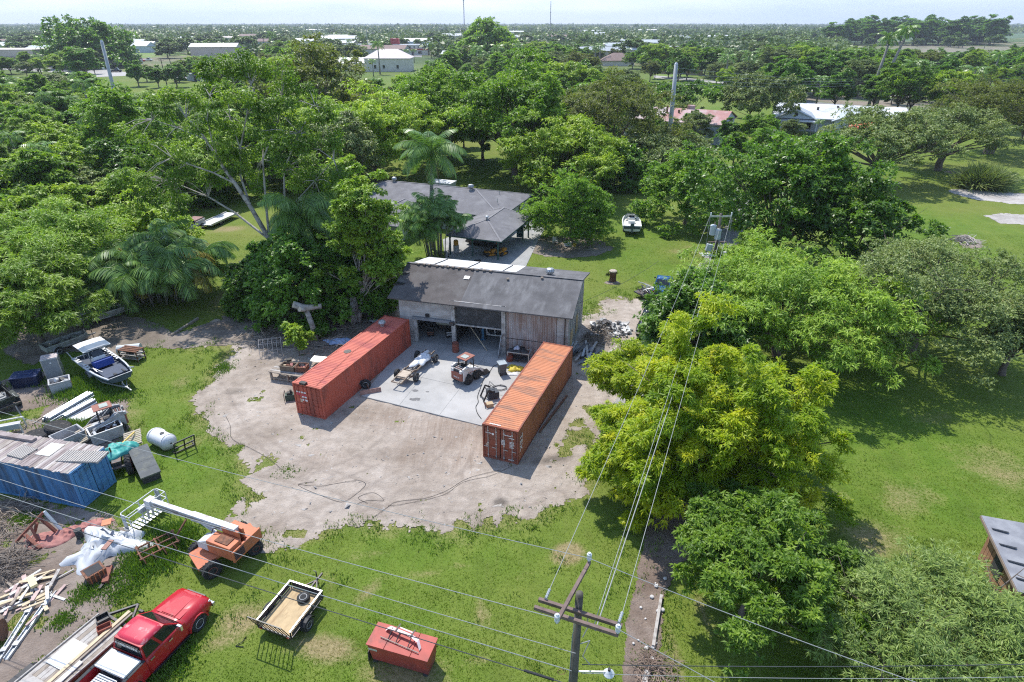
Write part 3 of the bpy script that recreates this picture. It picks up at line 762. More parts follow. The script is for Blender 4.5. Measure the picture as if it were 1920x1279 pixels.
def palm_far_mesh(seed,h=12,n=15,kind='low'):
 """a whole small palm as two meshes (for palms too small for fronds to be told apart)"""
 rng=random.Random(seed);nrg=np.random.default_rng(seed)
 V,F,T=[],[],[];o=0
 for i in range(n):
  me=FROND[kind][min(2,int(i/n*3))]
  v=np.empty(len(me.vertices)*3);me.vertices.foreach_get('co',v);v=v.reshape(-1,3)*rng.uniform(.85,1.15)
  f=np.empty(len(me.loops),np.int64);me.loops.foreach_get('vertex_index',f);f=f.reshape(-1,4)
  tt=np.empty(len(me.polygons));me.attributes['tint'].data.foreach_get('value',tt)
  a=2.4*i;c,s=math.cos(a),math.sin(a)
  v=np.stack([v[:,0]*c-v[:,1]*s,v[:,0]*s+v[:,1]*c,v[:,2]+h],1)
  V.append(v);F.append(f+o);T.append(tt);o+=len(v)
 crown=np_mesh('crown',np.concatenate(V),np.concatenate(F),LEAF['palm'],{'tint':np.concatenate(T)})
 b=MB();b.tube([(0,0,-.2),(0.1,0,h*.5),(0,0,h)],[0.28,0.2,0.14],6)
 return b.mesh('trunk',BARK_PALM,True),crown
 # tree kinds for the groves (10 m tall, 4 m radius; planted scaled)
KIND={
'broad':[tree_meshes(s,10,4,LEAF['mid'],BARK,0.08,80,0.27,66,4,0.46,0.22,limbs=14,lob=0.4)for s in(1,2)],
'dark':[tree_meshes(s,10,4,LEAF['dark'],BARK,0.06,85,0.25,66,4,0.46,0.24,limbs=14,lob=0.4)for s in(3,4)],
'lime':[tree_meshes(s,10,4,LEAF['lime'],BARK,0.08,75,0.27,74,4,0.50,0.17,droop=0.4,limbs=14,lob=0.45)for s in(5,6)],
'grey':[tree_meshes(s,10,4,LEAF['grey'],BARK,0.10,90,0.24,78,4,0.34,0.16,limbs=16,lob=0.35,flat=0.6)for s in(7,8)],
'feather':[tree_meshes(s,10,4,LEAF['fresh'],BARK,0.12,85,0.24,60,5,0.55,0.10,spread=0.6,droop=0.35,limbs=16,lob=0.45)for s in(9,10)],
'olive':[tree_meshes(s,10,4,LEAF['olive'],BARK,0.2,75,0.24,60,4,0.42,0.17,limbs=16,lob=0.35)for s in(11,)],
'round':[tree_meshes(s,10,4,LEAF['fresh'],BARK,0.02,90,0.24,62,4,0.42,0.21,limbs=10,lob=0.2,shape='dome',inner=0.6)for s in(12,13)],
'far':[tree_meshes(s,10,4.6,LEAF['far'],BARK,0.02,44,0.30,40,3,0.85,0.50,limbs=3,lob=0.45)for s in(14,15,16)],
'palm':[palm_far_mesh(s,9)for s in(17,18)],
}
def unpack(t):
 return[(float(a),float(b),float(c)/10,float(d)/10,i*2.4)for i,(a,b,c,d)in enumerate(q.split(',')for q in t.split(';')if q)]
NAMES={'palm':'palm_tree','broad':'broad_leaved_tree','dark':'dark_tree','lime':'light_green_tree','grey':'grey_green_tree','feather':'feathery_tree','olive':'olive_green_tree','far':'distant_tree'}
def grove(kind,rows,label,group,name=None,cat='tree'):
 """rows: (x, y, height, crown radius, turn)"""
 for i,(x,y,h,r,a)in enumerate(rows):
  m=KIND[kind][i%len(KIND[kind])]
  s=r/4.2 if kind!='palm' else r/3.4
  if group.endswith(('distance','town')):
   k=x/y
   w='near the beige warehouse at the far left' if k<-.45 else 'round the bend of the town street' if k<-.22 else 'about the pink tinted hall' if k<0 else 'left of the tan tiled house' if k<.2 else 'between the tan tiled house and the highway' if k<.42 else 'beyond the highway at the right'
   lb,gr=label.split(' in the middle')[0].split(' among')[0]+(' further off ' if y>330 else ' ')+w,group+' '+w+(' further off' if y>330 else '')
  else:lb,gr=label,group
  plant_tree(name or NAMES[kind],m,(x,y,0),lb,'palm tree' if kind=='palm' else cat,gr,a,(s,s,h/10.2)if kind!='palm' else(s,s,h/10.2))
  # the barn
TAR=mat('tar_paper',(0.085,0.075,0.072),0.9,var=0.25,vs=0.8,stain=(0.12,0.112,0.108),ss=0.7,samt=0.35,bump=0.3)
TAR2=mat('weathered_roofing',(0.105,0.102,0.105),0.88,var=0.28,vs=0.7,stain=(0.175,0.172,0.175),ss=0.55,samt=0.4,sstretch=(1.6,0.5,1),bump=0.3)
WHITE_SHEET=mat('white_sheet_metal',(0.62,0.62,0.61),0.5,var=0.1,vs=0.9,stain=(0.40,0.39,0.37),ss=0.8,samt=0.3)
GREY_BOARD=mat('grey_siding',(0.43,0.405,0.385),0.85,var=0.18,vs=1.6,stain=(0.31,0.28,0.26),ss=1.1,samt=0.5,sstretch=(0.5,1,2.2))
GREY_WALL=mat('grey_wall_sheet',(0.36,0.365,0.362),0.7,var=0.15,vs=0.8,stain=(0.20,0.20,0.20),ss=0.9,samt=0.4,sstretch=(1,2,0.35))
RUSTY_SHEET=mat('rust_stained_sheet',(0.37,0.335,0.325),0.75,var=0.2,vs=1.2,stain=(0.255,0.165,0.130),ss=0.9,samt=0.6,sstretch=(3.0,1,0.28))
TRIM=mat('old_white_timber',(0.42,0.405,0.39),0.8,var=0.2,vs=3,stain=(0.22,0.20,0.18),ss=2.5,samt=0.45)
BLACK_PANEL=mat('black_panel',(0.035,0.038,0.042),0.6,var=0.3,vs=1.5,stain=(0.10,0.10,0.105),ss=1.6,samt=0.3)
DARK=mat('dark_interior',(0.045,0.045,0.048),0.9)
PLY=mat('plywood',(0.46,0.34,0.19),0.8,var=0.15,vs=2,stain=(0.32,0.22,0.12),ss=2,samt=0.35,sstretch=(0.4,2,1))
GALV=mat('galvanised',(0.45,0.46,0.47),0.4,0.6,var=0.12,vs=4)
STEEL=mat('dark_steel',(0.075,0.075,0.078),0.55,0.4,var=0.3,vs=5,stain=(0.16,0.09,0.06),ss=4,samt=0.35)
RUST=mat('rust',(0.20,0.092,0.055),0.9,var=0.35,vs=4,stain=(0.10,0.055,0.04),ss=5,samt=0.5)
WHITE=mat('white_paint',(0.62,0.62,0.60),0.5,var=0.06,vs=3,stain=(0.45,0.43,0.40),ss=2.5,samt=0.2)
BLACK=mat('black_paint',(0.022,0.022,0.024),0.4,var=0.3,vs=4)
RUBBER=mat('tyre_rubber',(0.028,0.028,0.029),0.9,var=0.3,vs=6,stain=(0.10,0.09,0.08),ss=5,samt=0.25)
GLASS=mat('dark_glass',(0.012,0.016,0.020),0.06,var=0.1,spec=0.8)
WOOD=mat('weathered_wood',(0.30,0.255,0.21),0.9,var=0.25,vs=3,stain=(0.17,0.14,0.115),ss=3,samt=0.4)
WOOD_GREY=mat('silver_wood',(0.42,0.395,0.365),0.9,var=0.22,vs=3,stain=(0.25,0.22,0.20),ss=3,samt=0.45)
WOOD_NEW=mat('pale_timber',(0.52,0.42,0.28),0.8,var=0.15,vs=3)
DEBRIS_MATS=None
def turbine_vent(parent,loc,s=0.42,name='turbine_vent'):
 b=MB()
 b.cyl((0,0,-0.25),(0,0,0.1*s),0.33*s,n=12)
 prof=[(0.36*s,0.1*s),(0.62*s,0.35*s),(0.66*s,0.6*s),(0.5*s,0.9*s),(0.15*s,1.0*s)]
 for k in range(14):
  a=2*math.pi*k/14
  ring=[(r_*math.cos(a+0.15*i),r_*math.sin(a+0.15*i),z)for i,(r_,z)in enumerate(prof)]
  ring2=[(r_*math.cos(a+0.15*i+0.3),r_*math.sin(a+0.15*i+0.3),z)for i,(r_,z)in enumerate(prof)]
  for i in range(len(prof)-1):b.quad(ring[i],ring2[i],ring2[i+1],ring[i+1])
 b.lathe([(0.3*s,0.12*s),(0.5*s,0.5*s),(0.3*s,0.9*s),(0.02,0.99*s)],n=10)
 return b.build(name,GALV,parent,loc=loc)
def corrugated(b,p0,du,dv,n,amp,mi=0,flip=False):
 """trapezoid-ribbed sheet from p0 spanning du (across the ribs) and dv"""
 p0,du,dv=Vector(p0),Vector(du),Vector(dv)
 nn=du.cross(dv).normalized()*(-1 if flip else 1)
 prof=[]
 for k in range(n):
  for f,h in((0.0,0),(0.22,0),(0.34,1),(0.78,1),(0.90,0)):
   prof.append(((k+f)/n,h))
 prof.append((1.0,0))
 o=len(b.v)
 for u,h in prof:
  q=p0+du*u+nn*(amp*h)
  b.v.append(tuple(q));b.v.append(tuple(q+dv))
 for i in range(len(prof)-1):
  a=o+2*i
  f=(a,a+2,a+3,a+1)
  b.f.append(tuple(reversed(f))if flip else f);b.m.append(mi)
def barn():
 L_,D_,E_,RZ_,RY_=15.0,7.5,4.5,5.85,4.0
 BZ_=5.12
 t=thing('barn','long grey barn with a dark and white patched roof and open bays','barn',(-9.85,49.05,0),-0.2668)
 w=0.12
 # floor
 b=MB();b.box((L_/2,D_/2,0.02),(L_-0.02,D_-0.02,0.2));b.build('floor',CONC2,t)
 # back and left walls, right wall with gable
 b=MB();b.box((L_/2,D_,BZ_/2),(L_,w,BZ_));b.build('back_wall',GREY_WALL,t)
 def gable(x,m,name):
  b=MB();b.prism([(x,0,0),(x,D_,0),(x,D_,BZ_-.05),(x,RY_,RZ_-0.06),(x,0,E_)],(w,0,0));return b.build(name,m,t)
 gable(0,GREY_BOARD,'left_wall');gable(L_-w,GREY_WALL,'right_wall')
 for k in range(1,8):
  b=MB();b.box((L_+0.012,k*D_/8,E_/2),(0.03,0.05,E_-0.1));b.build('wall_batten',GREY_WALL,t)
 for y,z,h in((1.5,1.55,1.5),(4.1,1.75,1.7)):
  b=MB();b.box((L_+0.035,y,z),(0.04,0.95,h));b.build('plywood_patch',PLY,t)
  # front lap siding
 def siding(x0,x1,z0,z1):
  b=MB();n=max(1,int(round((z1-z0)/0.22)));s=(z1-z0)/n
  for i in range(n):
   z=z0+i*s
   b.prism([(x0,0.04,z),(x0,-0.05,z),(x0,-0.018,z+s),(x0,0.04,z+s)],(x1-x0,0,0))
  return b.build('siding',GREY_BOARD,t,kind='stuff')
 siding(0,1.30,0,E_);siding(1.30,4.86,2.62,E_);siding(14.05,L_,0,E_)
 def post(x,z1,s=0.28):
  b=MB();b.box((x,-0.02,z1/2),(s,0.26,z1));b.build('post',TRIM,t)
 post(1.46,2.4);post(5.0,E_+0.02,0.34);post(9.5,E_+0.02,0.34)
 b=MB();b.box((3.15,-0.09,2.51),(3.75,0.34,0.26));b.build('door_header',mat('grey_beam',(0.19,0.195,0.21),0.8),t)
 b=MB();b.box((7.25,-0.06,E_-0.09),(4.9,0.2,0.22));b.build('lintel',TRIM,t)
 b=MB();b.box((2.65,-0.1,2.86),(0.32,0.2,0.26));b.build('floodlight',BLACK,t)
 b=MB();b.box((4.95,-0.3,2.45),(0.4,0.3,0.3));b.build('junction_box',STEEL,t)
 # raised black door over the middle bay
 b=MB();b.grid(8,6,lambda u,v:(5.2+u*4.1,0.05+0.035*math.sin(u*9+v*5),E_-0.2-v*2.05))
 b.build('raised_door',BLACK_PANEL,t)
 b=MB();b.beam((5.2,-0.02,2.3),(9.3,-0.02,2.3),0.1,0.12);b.build('door_rail',TRIM,t)
 # rust-stained sheet door on the right: upper and lower sheets of ribbed steel
 for z0,z1 in((1.62,E_-0.18),(0.06,1.58)):
  b=MB();corrugated(b,(9.72,-0.03-(0.03 if z0<1 else 0),z0),(4.3,0,0),(0,0,z1-z0),22,0.03);b.build('sheet_door',RUSTY_SHEET,t)
 b=MB();b.tube([(14.72,-0.12,0),(14.72,-0.12,E_-0.1)],0.05,6);b.build('downpipe',STEEL,t)
 # roof: front slope in two tones, back slope white sheets then dark
 XL,XR,FY,BY=-0.75,L_+0.4,-0.6,D_+0.65
 fz=E_-(RZ_-E_)*0.6/RY_;bz=5.0
 def slope(x0,x1,front,m,name,lift=0.0,nx=18,ny=8,dip=0.03):
  y0,z0,y1,z1=(FY,fz,RY_,RZ_)if front else(RY_,RZ_,BY,bz)
  b=MB()
  top=lambda u,v:(x0+(x1-x0)*u,y0+(y1-y0)*v,z0+(z1-z0)*v+0.05+lift+dip*math.sin((x0+(x1-x0)*u)*1.7+v*3)*math.sin(v*3.1))
  b.grid(nx,ny,top)
  a,c=[top(i/nx,0)for i in range(nx+1)],[top(i/nx,1)for i in range(nx+1)]
  for ln in(a,c):
   for p,q in zip(ln[:-1],ln[1:]):b.quad(p,q,(q[0],q[1],q[2]-0.1),(p[0],p[1],p[2]-0.1))
  for u in(0,1):
   ln=[top(u,j/ny)for j in range(ny+1)]
   for p,q in zip(ln[:-1],ln[1:]):b.quad(p,q,(q[0],q[1],q[2]-0.1),(p[0],p[1],p[2]-0.1))
  b.quad(*[(p[0],p[1],p[2]-0.1)for p in(top(0,0),top(1,0),top(1,1),top(0,1))])
  return b.build(name,m,t)
 slope(XL,5.75,True,TAR,'roof_sheet');slope(5.755,XR,True,TAR2,'roof_sheet')
 xs=[XL+0.35+k*1.62 for k in range(7)]
 for k in range(6):
  slope(xs[k],xs[k+1]-0.012,False,WHITE_SHEET,'roof_sheet',0.0,3,6,0.02)
  if k:
   b=MB();b.beam((xs[k]+(0.5 if k%2 else 0),RY_+0.25,RZ_+0.085-(RZ_-bz)*0.25/(BY-RY_)),(xs[k]+0.45,BY-(0.3 if k%2 else 1.5),bz+0.14),0.06,0.05);b.build('batten',DARK,t)
 slope(xs[6],XR,False,TAR2,'roof_sheet',0.0,6,6)
 b=MB();b.beam((XL,RY_,RZ_+0.075),(XR,RY_,RZ_+0.075),0.3,0.03);b.build('ridge_cap',TAR2,t)
 rnd=random.Random(4)
 CLAY=mat('clay_lump',(0.25,0.20,0.16),0.9,var=0.4,vs=5)
 for k in range(13):
  b=MB();b.box((0.4+k*0.56+rnd.uniform(-.1,.1),RY_-0.16,RZ_+0.1),(0.26,0.2,0.12),rnd.uniform(-.5,.5));b.build('ridge_weight',CLAY,t)
 for x,v,s in((9.0,0.8,0.2),(11.9,0.92,0.2)):
  b=MB();b.box((x,FY+(RY_-FY)*v,fz+(RZ_-fz)*v+0.14),(s,s,0.14),0.4);b.build('ridge_weight',CLAY,t)
 b=MB();b.box((6.05-0.7,FY+(RY_-FY)*0.74,fz+(RZ_-fz)*0.74+0.09),(0.5,0.42,0.02),0.1,M=Matrix.Rotation(math.atan2(RZ_-fz,RY_-FY),4,'X'));b.build('patch',WHITE_SHEET,t)
 # torn roofing at the left end
 for y,sx in((1.2,0.7),(2.6,0.6)):
  b=MB();z=fz+(RZ_-fz)*(y-FY)/(RY_-FY)+0.09
  b.prism([(XL-0.02,y-0.35,z),(XL+sx,y-0.2,z+0.02),(XL+sx*1.3,y+0.1,z+0.05),(XL+sx*0.6,y+0.15,z+0.04),(XL+0.1,y+0.4,z+0.03)],(0,0,0.03));b.build('torn_edge',BLACK,t)
 turbine_vent(t,(12.3,RY_+1.0,RZ_-0.15),0.62)
 b=MB();pts=[]
 for k in range(22):
  a=k*0.9;pts.append((L_+0.10,1.6+0.22*math.cos(a),3.55+0.26*math.sin(a)))
 b.tube(pts,0.012,4);b.build('wire_coil',BLACK,t)
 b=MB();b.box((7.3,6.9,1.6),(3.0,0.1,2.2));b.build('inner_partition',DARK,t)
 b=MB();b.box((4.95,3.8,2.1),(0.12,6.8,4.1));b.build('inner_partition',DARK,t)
 return t
BARN=barn()
def in_barn(x,y,z=0.12):
 a=-0.2668
 return(-9.85+x*math.cos(a)-y*math.sin(a),49.05+x*math.sin(a)+y*math.cos(a),z)
 # the grey-roofed house
SHINGLE=mat('grey_shingle',(0.150,0.146,0.156),0.9,var=0.14,vs=0.8,stain=(0.20,0.196,0.205),ss=0.6,samt=0.4,bump=0.35,bs=9)
TEAL=mat('teal_trim',(0.045,0.10,0.095),0.6)
HWALL=mat('pale_green_wall',(0.50,0.53,0.49),0.8,var=0.08)
SEAL=mat('white_sealant',(0.66,0.66,0.66),0.6,var=0.2,vs=3)
def house():
 t=thing('grey_roof_house','low ranch house with grey hipped roofs and a teal posted carport','house',(-8.0,71.6,0),-0.362)
 def hip(name,x0,x1,y0,y1,ez,pts,rz_,th=0.16):
  """hipped roof whose ridge runs between pts"""
  (ax,ay),(bx,by)=pts
  b=MB()
  c=[(x0,y0,ez),(x1,y0,ez),(x1,y1,ez),(x0,y1,ez)]
  a,e=(ax,ay,rz_),(bx,by,rz_)
  if abs(bx-ax)>abs(by-ay):
   b.quad(c[0],c[1],e,a);b.tri(c[1],c[2],e);b.quad(c[2],c[3],a,e);b.tri(c[3],c[0],a)
  else:
   b.tri(c[0],c[1],a);b.quad(c[1],c[2],e,a);b.tri(c[2],c[3],e);b.quad(c[3],c[0],a,e)
  o=b.build(name,SHINGLE,t)
  f=MB()
  for i in range(4):
   p,q=c[i],c[(i+1)%4]
   f.quad((p[0],p[1],ez-th),(q[0],q[1],ez-th),q,p)
  f.quad(*[(p[0],p[1],ez-th)for p in reversed(c)]);f.build('fascia',TEAL,o)
  r=MB()
  for p,q in((a,e),(c[0],a),(c[3],a),(c[1],e),(c[2],e))if abs(bx-ax)>abs(by-ay)else((a,e),(c[0],a),(c[1],a),(c[2],e),(c[3],e)):
   r.beam(Vector(p)+Vector((0,0,.015)),Vector(q)+Vector((0,0,.015)),0.22,0.03)
  r.build('hip_cap',mat('hip_cap',(0.21,0.205,0.215),0.9),o)
  return o
 hip('main_roof',-22,3.6,9.0,22,2.72,((-16.9,15.6),(-2.9,15.6)),4.45)
 hip('carport_roof',0,7.2,0,10.6,2.62,((3.6,4.4),(3.6,10.2)),3.75)
 pv=hip('pavilion_roof',-14.2,-7.2,1.0,9.4,2.6,((-10.7,4.3),(-10.7,9.2)),3.85)
 b=MB();rnd=random.Random(3)
 for k in range(9):
  a=rnd.uniform(0,6.28);b.box((-10.7+rnd.gauss(-0.6,0.8),5.6+rnd.gauss(0.5,1.2),3.80+rnd.uniform(0,.1)),(rnd.uniform(.8,2.0),0.22,0.03),rnd.choice((0.7,-0.7,1.5))+rnd.uniform(-.2,.2))
 b.build('sealant_streaks',SEAL,pv)
 hip('left_roof',-22.0,-15.5,5.8,14,2.66,((-18.7,9.0),(-18.7,13.5)),3.7)
 b=MB();b.box((-9.3,15.6,1.25),(24.4,11.8,2.5));b.build('wall',HWALL,t)
 b=MB();b.box((-10.7,6.4,1.2),(5.4,6.0,2.4));b.build('wall',HWALL,t)
 for x,y in((0.3,0.5),(3.1,0.9),(6.5,0.7),(6.6,9.2),(7.0,10.2)):
  b=MB();b.box((x,y,1.25),(0.16,0.16,2.5));b.build('post',TEAL,t)
 for x in(-1.5,0.9,3.0):
  b=MB();b.box((x+3.0,9.66,1.1),(0.9,0.06,2.0));b.build('door',TEAL,t)
 for y in(12,15,18):
  b=MB();b.box((2.93,y,1.5),(0.06,1.3,1.1));f=b.build('window',WHITE,t)
  b=MB();b.box((2.98,y,1.5),(0.04,1.1,0.9));b.build('pane',GLASS,f)
 turbine_vent(t,(-3.4,15.2,4.45),0.7);turbine_vent(t,(-16.0,15.6,4.5),0.6)
 b=MB();b.cyl((3.6,4.4,3.7),(3.6,4.4,4.05),0.14);b.lathe([(0.28,4.05),(0.2,4.16),(0.02,4.2)],(3.6,4.4,0),10);b.build('roof_vent',GALV,t)
 for x,y,z in((1.4,13.2,3.75),(0.2,17.0,3.8),(-6,12.6,3.7)):
  b=MB();b.cyl((x,y,z-0.3),(x,y,z+0.3),0.05,n=8);b.build('vent_pipe',GALV,t)
house()
FARB=[]
# other buildings, each with walls, roof, windows and doors
def building(name,label,cat,loc,rz,w,d,e,rise,wall,roof,kind='gable',over=0.5,wins=(),doors=(),ridge='x',trim=None,flat_col=None,group=None):
 t=thing(name,label,cat,loc,rz,group)
 b=MB();b.box((0,0,e/2),(w,d,e));
 if kind=='gable':
  if ridge=='x':
   for x in(-w/2,w/2-0.2):b.prism([(x,-d/2,e),(x,d/2,e),(x,0,e+rise)],(0.2,0,0))
  else:
   for y in(-d/2,d/2-0.2):b.prism([(-w/2,y,e),(w/2,y,e),(0,y,e+rise)],(0,0.2,0))
 b.build('wall',wall,t)
 b=MB();W_,D_=w/2+over,d/2+over
 z0=e-rise*over/(d/2 if ridge=='x' else w/2)if kind=='gable' else e
 if kind=='flat':
  b.box((0,0,e+0.2),(w+2*over,d+2*over,0.4))
 else:
  inset=0 if kind=='gable' else(min(W_,D_)*0.95)
  if ridge=='x':a,c=(-W_+inset,0,e+rise+.05),(W_-inset,0,e+rise+.05)
  else:a,c=(0,-D_+inset,e+rise+.05),(0,D_-inset,e+rise+.05)
  q=[(-W_,-D_,z0+.06),(W_,-D_,z0+.06),(W_,D_,z0+.06),(-W_,D_,z0+.06)]
  if ridge=='x':
   b.quad(q[0],q[1],c,a);b.quad(q[2],q[3],a,c)
   if inset:b.tri(q[1],q[2],c);b.tri(q[3],q[0],a)
  else:
   b.quad(q[1],q[2],c,a);b.quad(q[3],q[0],a,c)
   if inset:b.tri(q[0],q[1],a);b.tri(q[2],q[3],c)
  for i in range(4):
   p,r_=q[i],q[(i+1)%4]
   b.quad((p[0],p[1],p[2]-.25),(r_[0],r_[1],r_[2]-.25),r_,p)
  b.quad(*[(p[0],p[1],p[2]-.25)for p in reversed(q)])
 b.build('roof',roof,t)
 for x,z,ww,hh in wins:
  b=MB();b.box((x,-d/2-0.04,z),(ww,0.12,hh));f=b.build('window',trim or WHITE,t)
  b=MB();b.box((x,-d/2-0.08,z),(ww*0.82,0.1,hh*0.8));b.build('pane',GLASS,f)
 for x,ww,hh in doors:
  b=MB();b.box((x,-d/2-0.05,hh/2),(ww,0.12,hh));b.build('door',trim or STEEL,t)
 return t
REDROOF=mat('rusty_red_roof',(0.34,0.165,0.145),0.7,var=0.2,vs=0.35,stain=(0.46,0.40,0.39),ss=0.22,samt=0.65,sstretch=(1,0.35,1))
BEIGE=mat('beige_wall',(0.50,0.44,0.38),0.8,var=0.08,vs=0.2)
CREAM=mat('cream_wall',(0.60,0.57,0.50),0.8,var=0.06,vs=0.3)
PALEBLUE=mat('pale_blue_wall',(0.48,0.53,0.60),0.8,var=0.06,vs=0.4)
METALW=mat('white_metal_roof',(0.60,0.61,0.62),0.5,var=0.1,vs=0.15,stain=(0.45,0.45,0.46),ss=0.12,samt=0.35)
GREYROOF=mat('grey_metal_roof',(0.36,0.39,0.41),0.5,var=0.1,vs=0.3)
TILE=mat('orange_tile',(0.42,0.20,0.11),0.8,var=0.2,vs=0.5)
BROWNROOF=mat('brown_shingle',(0.22,0.155,0.135),0.9,var=0.15,vs=0.4)
TANW=mat('tan_wall',(0.48,0.34,0.17),0.8,var=0.1,vs=0.3)
REDP=mat('red_band',(0.38,0.05,0.05),0.7)
BLUEP=mat('blue_band',(0.05,0.09,0.32),0.6)
CORAL=mat('coral_awning',(0.62,0.16,0.09),0.7,var=0.08)
rr=building('red_roof_barn','long shed with a rusty red and white roof behind the grey tree','shed',(41.5,160.5,0),-0.50,23.5,16,4.6,2.0,PALEBLUE,REDROOF,wins=((-6,2.4,1.4,1.2),(2,2.4,1.4,1.2),(8,2.4,1.4,1.2)),doors=((-2,2.4,2.6),))
for x in(-2.5,3.5,0.4):
 b=MB();b.cyl((x,-3,5.6),(x,-3,7.4 if x<0 else 6.6),0.25,n=8);b.build('flue',RUST,rr)
b=MB();b.box((2.4,0.5,6.9),(1.6,1.4,1.0));b.build('roof_box',REDROOF,rr)
def white_roof_house():
 t=thing('white_roof_house','pale blue house with a broad white roof and a coral awning','house',(82.5,168.5,0),-0.42)
 b=MB();b.box((2,8,1.7),(30,20,3.4));b.build('wall',PALEBLUE,t)
 b=MB();b.prism([(-14,-3.5,3.45),(-14,19,4.7),(-14,19,4.4),(-14,-3.5,3.2)],(33,0,0));b.build('roof',METALW,t)
 for x0,x1 in((-13,-3.0),(1.0,11.0)):
  xm=(x0+x1)/2
  b=MB();b.prism([(x0,-4.6,3.3),(x1,-4.6,3.3),(xm,-4.6,5.2)],(0,9,0));b.build('gable',PALEBLUE,t)
  r=MB()
  r.prism([(x0-.5,-5.1,3.16),(xm,-5.1,5.4),(xm,-5.1,5.22),(x0-.5,-5.1,2.98)],(0,10.2,0));r.prism([(x1+.5,-5.1,3.16),(xm,-5.1,5.4),(xm,-5.1,5.22),(x1+.5,-5.1,2.98)],(0,10.2,0));r.build('gable_roof',GREYROOF,t)
  b=MB();b.box((xm,-4.64,4.3),(0.8,0.1,0.7));b.build('louvre',DARK,t)
 b=MB();b.box((6,-3.6,1.65),(9.6,1.9,3.3));b.build('wall',PALEBLUE,t)
 b=MB();b.prism([(-11.5,-6.5,2.75),(-2.5,-6.5,2.75),(-2.5,-2.2,3.1),(-11.5,-2.2,3.1)],(0,0,0.14));b.build('porch_roof',METALW,t)
 for x in(-11.2,-7.0,-2.8):
  b=MB();b.box((x,-6.2,1.4),(0.2,0.2,2.8));b.build('post',WHITE,t)
 for x,z,w_,h_ in((-8.8,1.7,3.2,1.8),(-4.6,1.4,1.4,2.2)):
  b=MB();b.box((x,-2.06,z),(w_,0.14,h_));f=b.build('window',WHITE,t)
  b=MB();b.box((x,-2.11,z),(w_*.84,0.12,h_*.8));b.build('pane',GLASS,f)
 b=MB();b.prism([(4.4,-9.5,2.2),(11.6,-9.5,2.2),(11.6,-4.7,3.5),(4.4,-4.7,3.5)],(0,0,0.08));b.prism([(4.4,-9.5,2.2),(11.6,-9.5,2.2),(11.6,-9.5,1.9),(4.4,-9.5,1.9)],(0,-0.08,0));b.build('awning',CORAL,t)
 for x in(4.5,11.5):
  b=MB();b.box((x,-9.4,1.05),(0.12,0.12,2.1));b.build('post',WHITE,t)
 for x,y in((-3,9),(2,14),(6,8),(9,12),(-8,14)):
  b=MB();b.cyl((x,y,3.8),(x,y,4.9),0.3,n=8);b.build('roof_vent',STEEL,t)
white_roof_house()
hd=MB();hd.grid(26,4,lambda u,v:(72.2+8.6*u,161.2-3.6*u+1.2*(v-.5),0.1+1.0*math.sin(math.pi*v)**0.5+0.06*math.sin(u*40+v*9)))
tag(hd.build('hedge',LEAF['dark']),'clipped green hedge in front of the white roofed house','hedge')
building('tile_roof_house','tan house with orange tiled hip roof and arched bays','house',(94,376,0),-0.15,22,14,4.0,3.0,TANW,TILE,'hip',0.8,((-7,2.1,3,2.4),(5.5,2.1,3,2.6)),((0,2.6,3.4),))
building('tile_roof_house','garage wing of the tan tiled house','house',(99.5,366,0),-0.15,8,10,3.8,2.4,TANW,TILE,'hip',0.7,((-1,2,2.6,2.2),),(),'y')
building('brown_roof_house','house with a broad brown shingle hip roof','house',(69.5,446,0),0,20,15,3.2,4.4,CREAM,BROWNROOF,'hip',0.8)
building('roadside_house','small white house with a red ridge beside the highway','house',(135,293,0),-0.2,8.5,8,3.2,1.6,PALEBLUE,METALW,'gable',0.7,((-2,1.8,1.6,1.3),(2,1.8,1.6,1.3)),((0,1.1,2.2),))
building('long_shed','long pale blue roofed open shed at the right edge','shed',(270,368,0),-1.0,70,16,5.2,1.2,STEEL,GREYROOF,'gable',0.8)
building('small_shed','pale tank shed among the trees at the right','shed',(207.52,302.77)+(0,),0,4,4,2.6,1.4,METALW,METALW,'gable',0.2)
wh=building('beige_warehouse','large beige warehouse with a dark ledge at the left edge','warehouse',(-326,436,0),0.02,56,30,10.0,0,BEIGE,BEIGE,'flat',0.2,((-8,2.0,5,2.2),(12,2.0,5,2.2)),((3,3.2,3.4),))
b=MB();b.prism([(-28,-15.1,6.2),(18,-15.1,6.2),(18,-17.2,5.4),(-28,-17.2,5.4)],(0,0,0.25));b.build('canopy',BROWNROOF,wh)
building('beige_annexe','low cream annexe right of the beige warehouse','warehouse',(-286,440,0),0.02,22,14,6.5,0,CREAM,BEIGE,'flat',0.1,((-4,2.6,2.4,2.0),(3,2.6,2.4,2.0)))
building('gable_shed','white gabled shed beside the cream annexe','shed',(-264,448,0),0.05,26,12,5.2,1.6,CREAM,METALW,'gable',0.5,((8,2.8,3.5,2),))
building('corner_house','white stucco house with a mauve hip roof by the bend in the town street','house',(-138,326,0),-0.05,22,13,5.0,3.2,WHITE,mat('mauve_roof',(0.33,0.27,0.265),0.8,var=.1,vs=.4),'hip',0.5,((-9,1.8,1.2,2.0),(-5,1.8,1.2,2.0)))
building('utility_box','pale utility cabin left of the white stucco house','shed',(-156.07,327.31)+(0,),0,5.5,4,2.8,0,PALEBLUE,PALEBLUE,'flat',0.1,(),((1.5,1.1,2.1),))
building('hip_roof_hall','white hall with a pink tinted hip roof','hall',(-72,396,0),0,26,16,7.0,4.6,CREAM,mat('pink_white_roof',(0.60,0.52,0.50),0.7,var=.08,vs=.3),'hip',0.6,((-7,2.6,1.6,2.4),(-2,2.6,1.6,2.4),(6,2.6,1.6,2.4)))
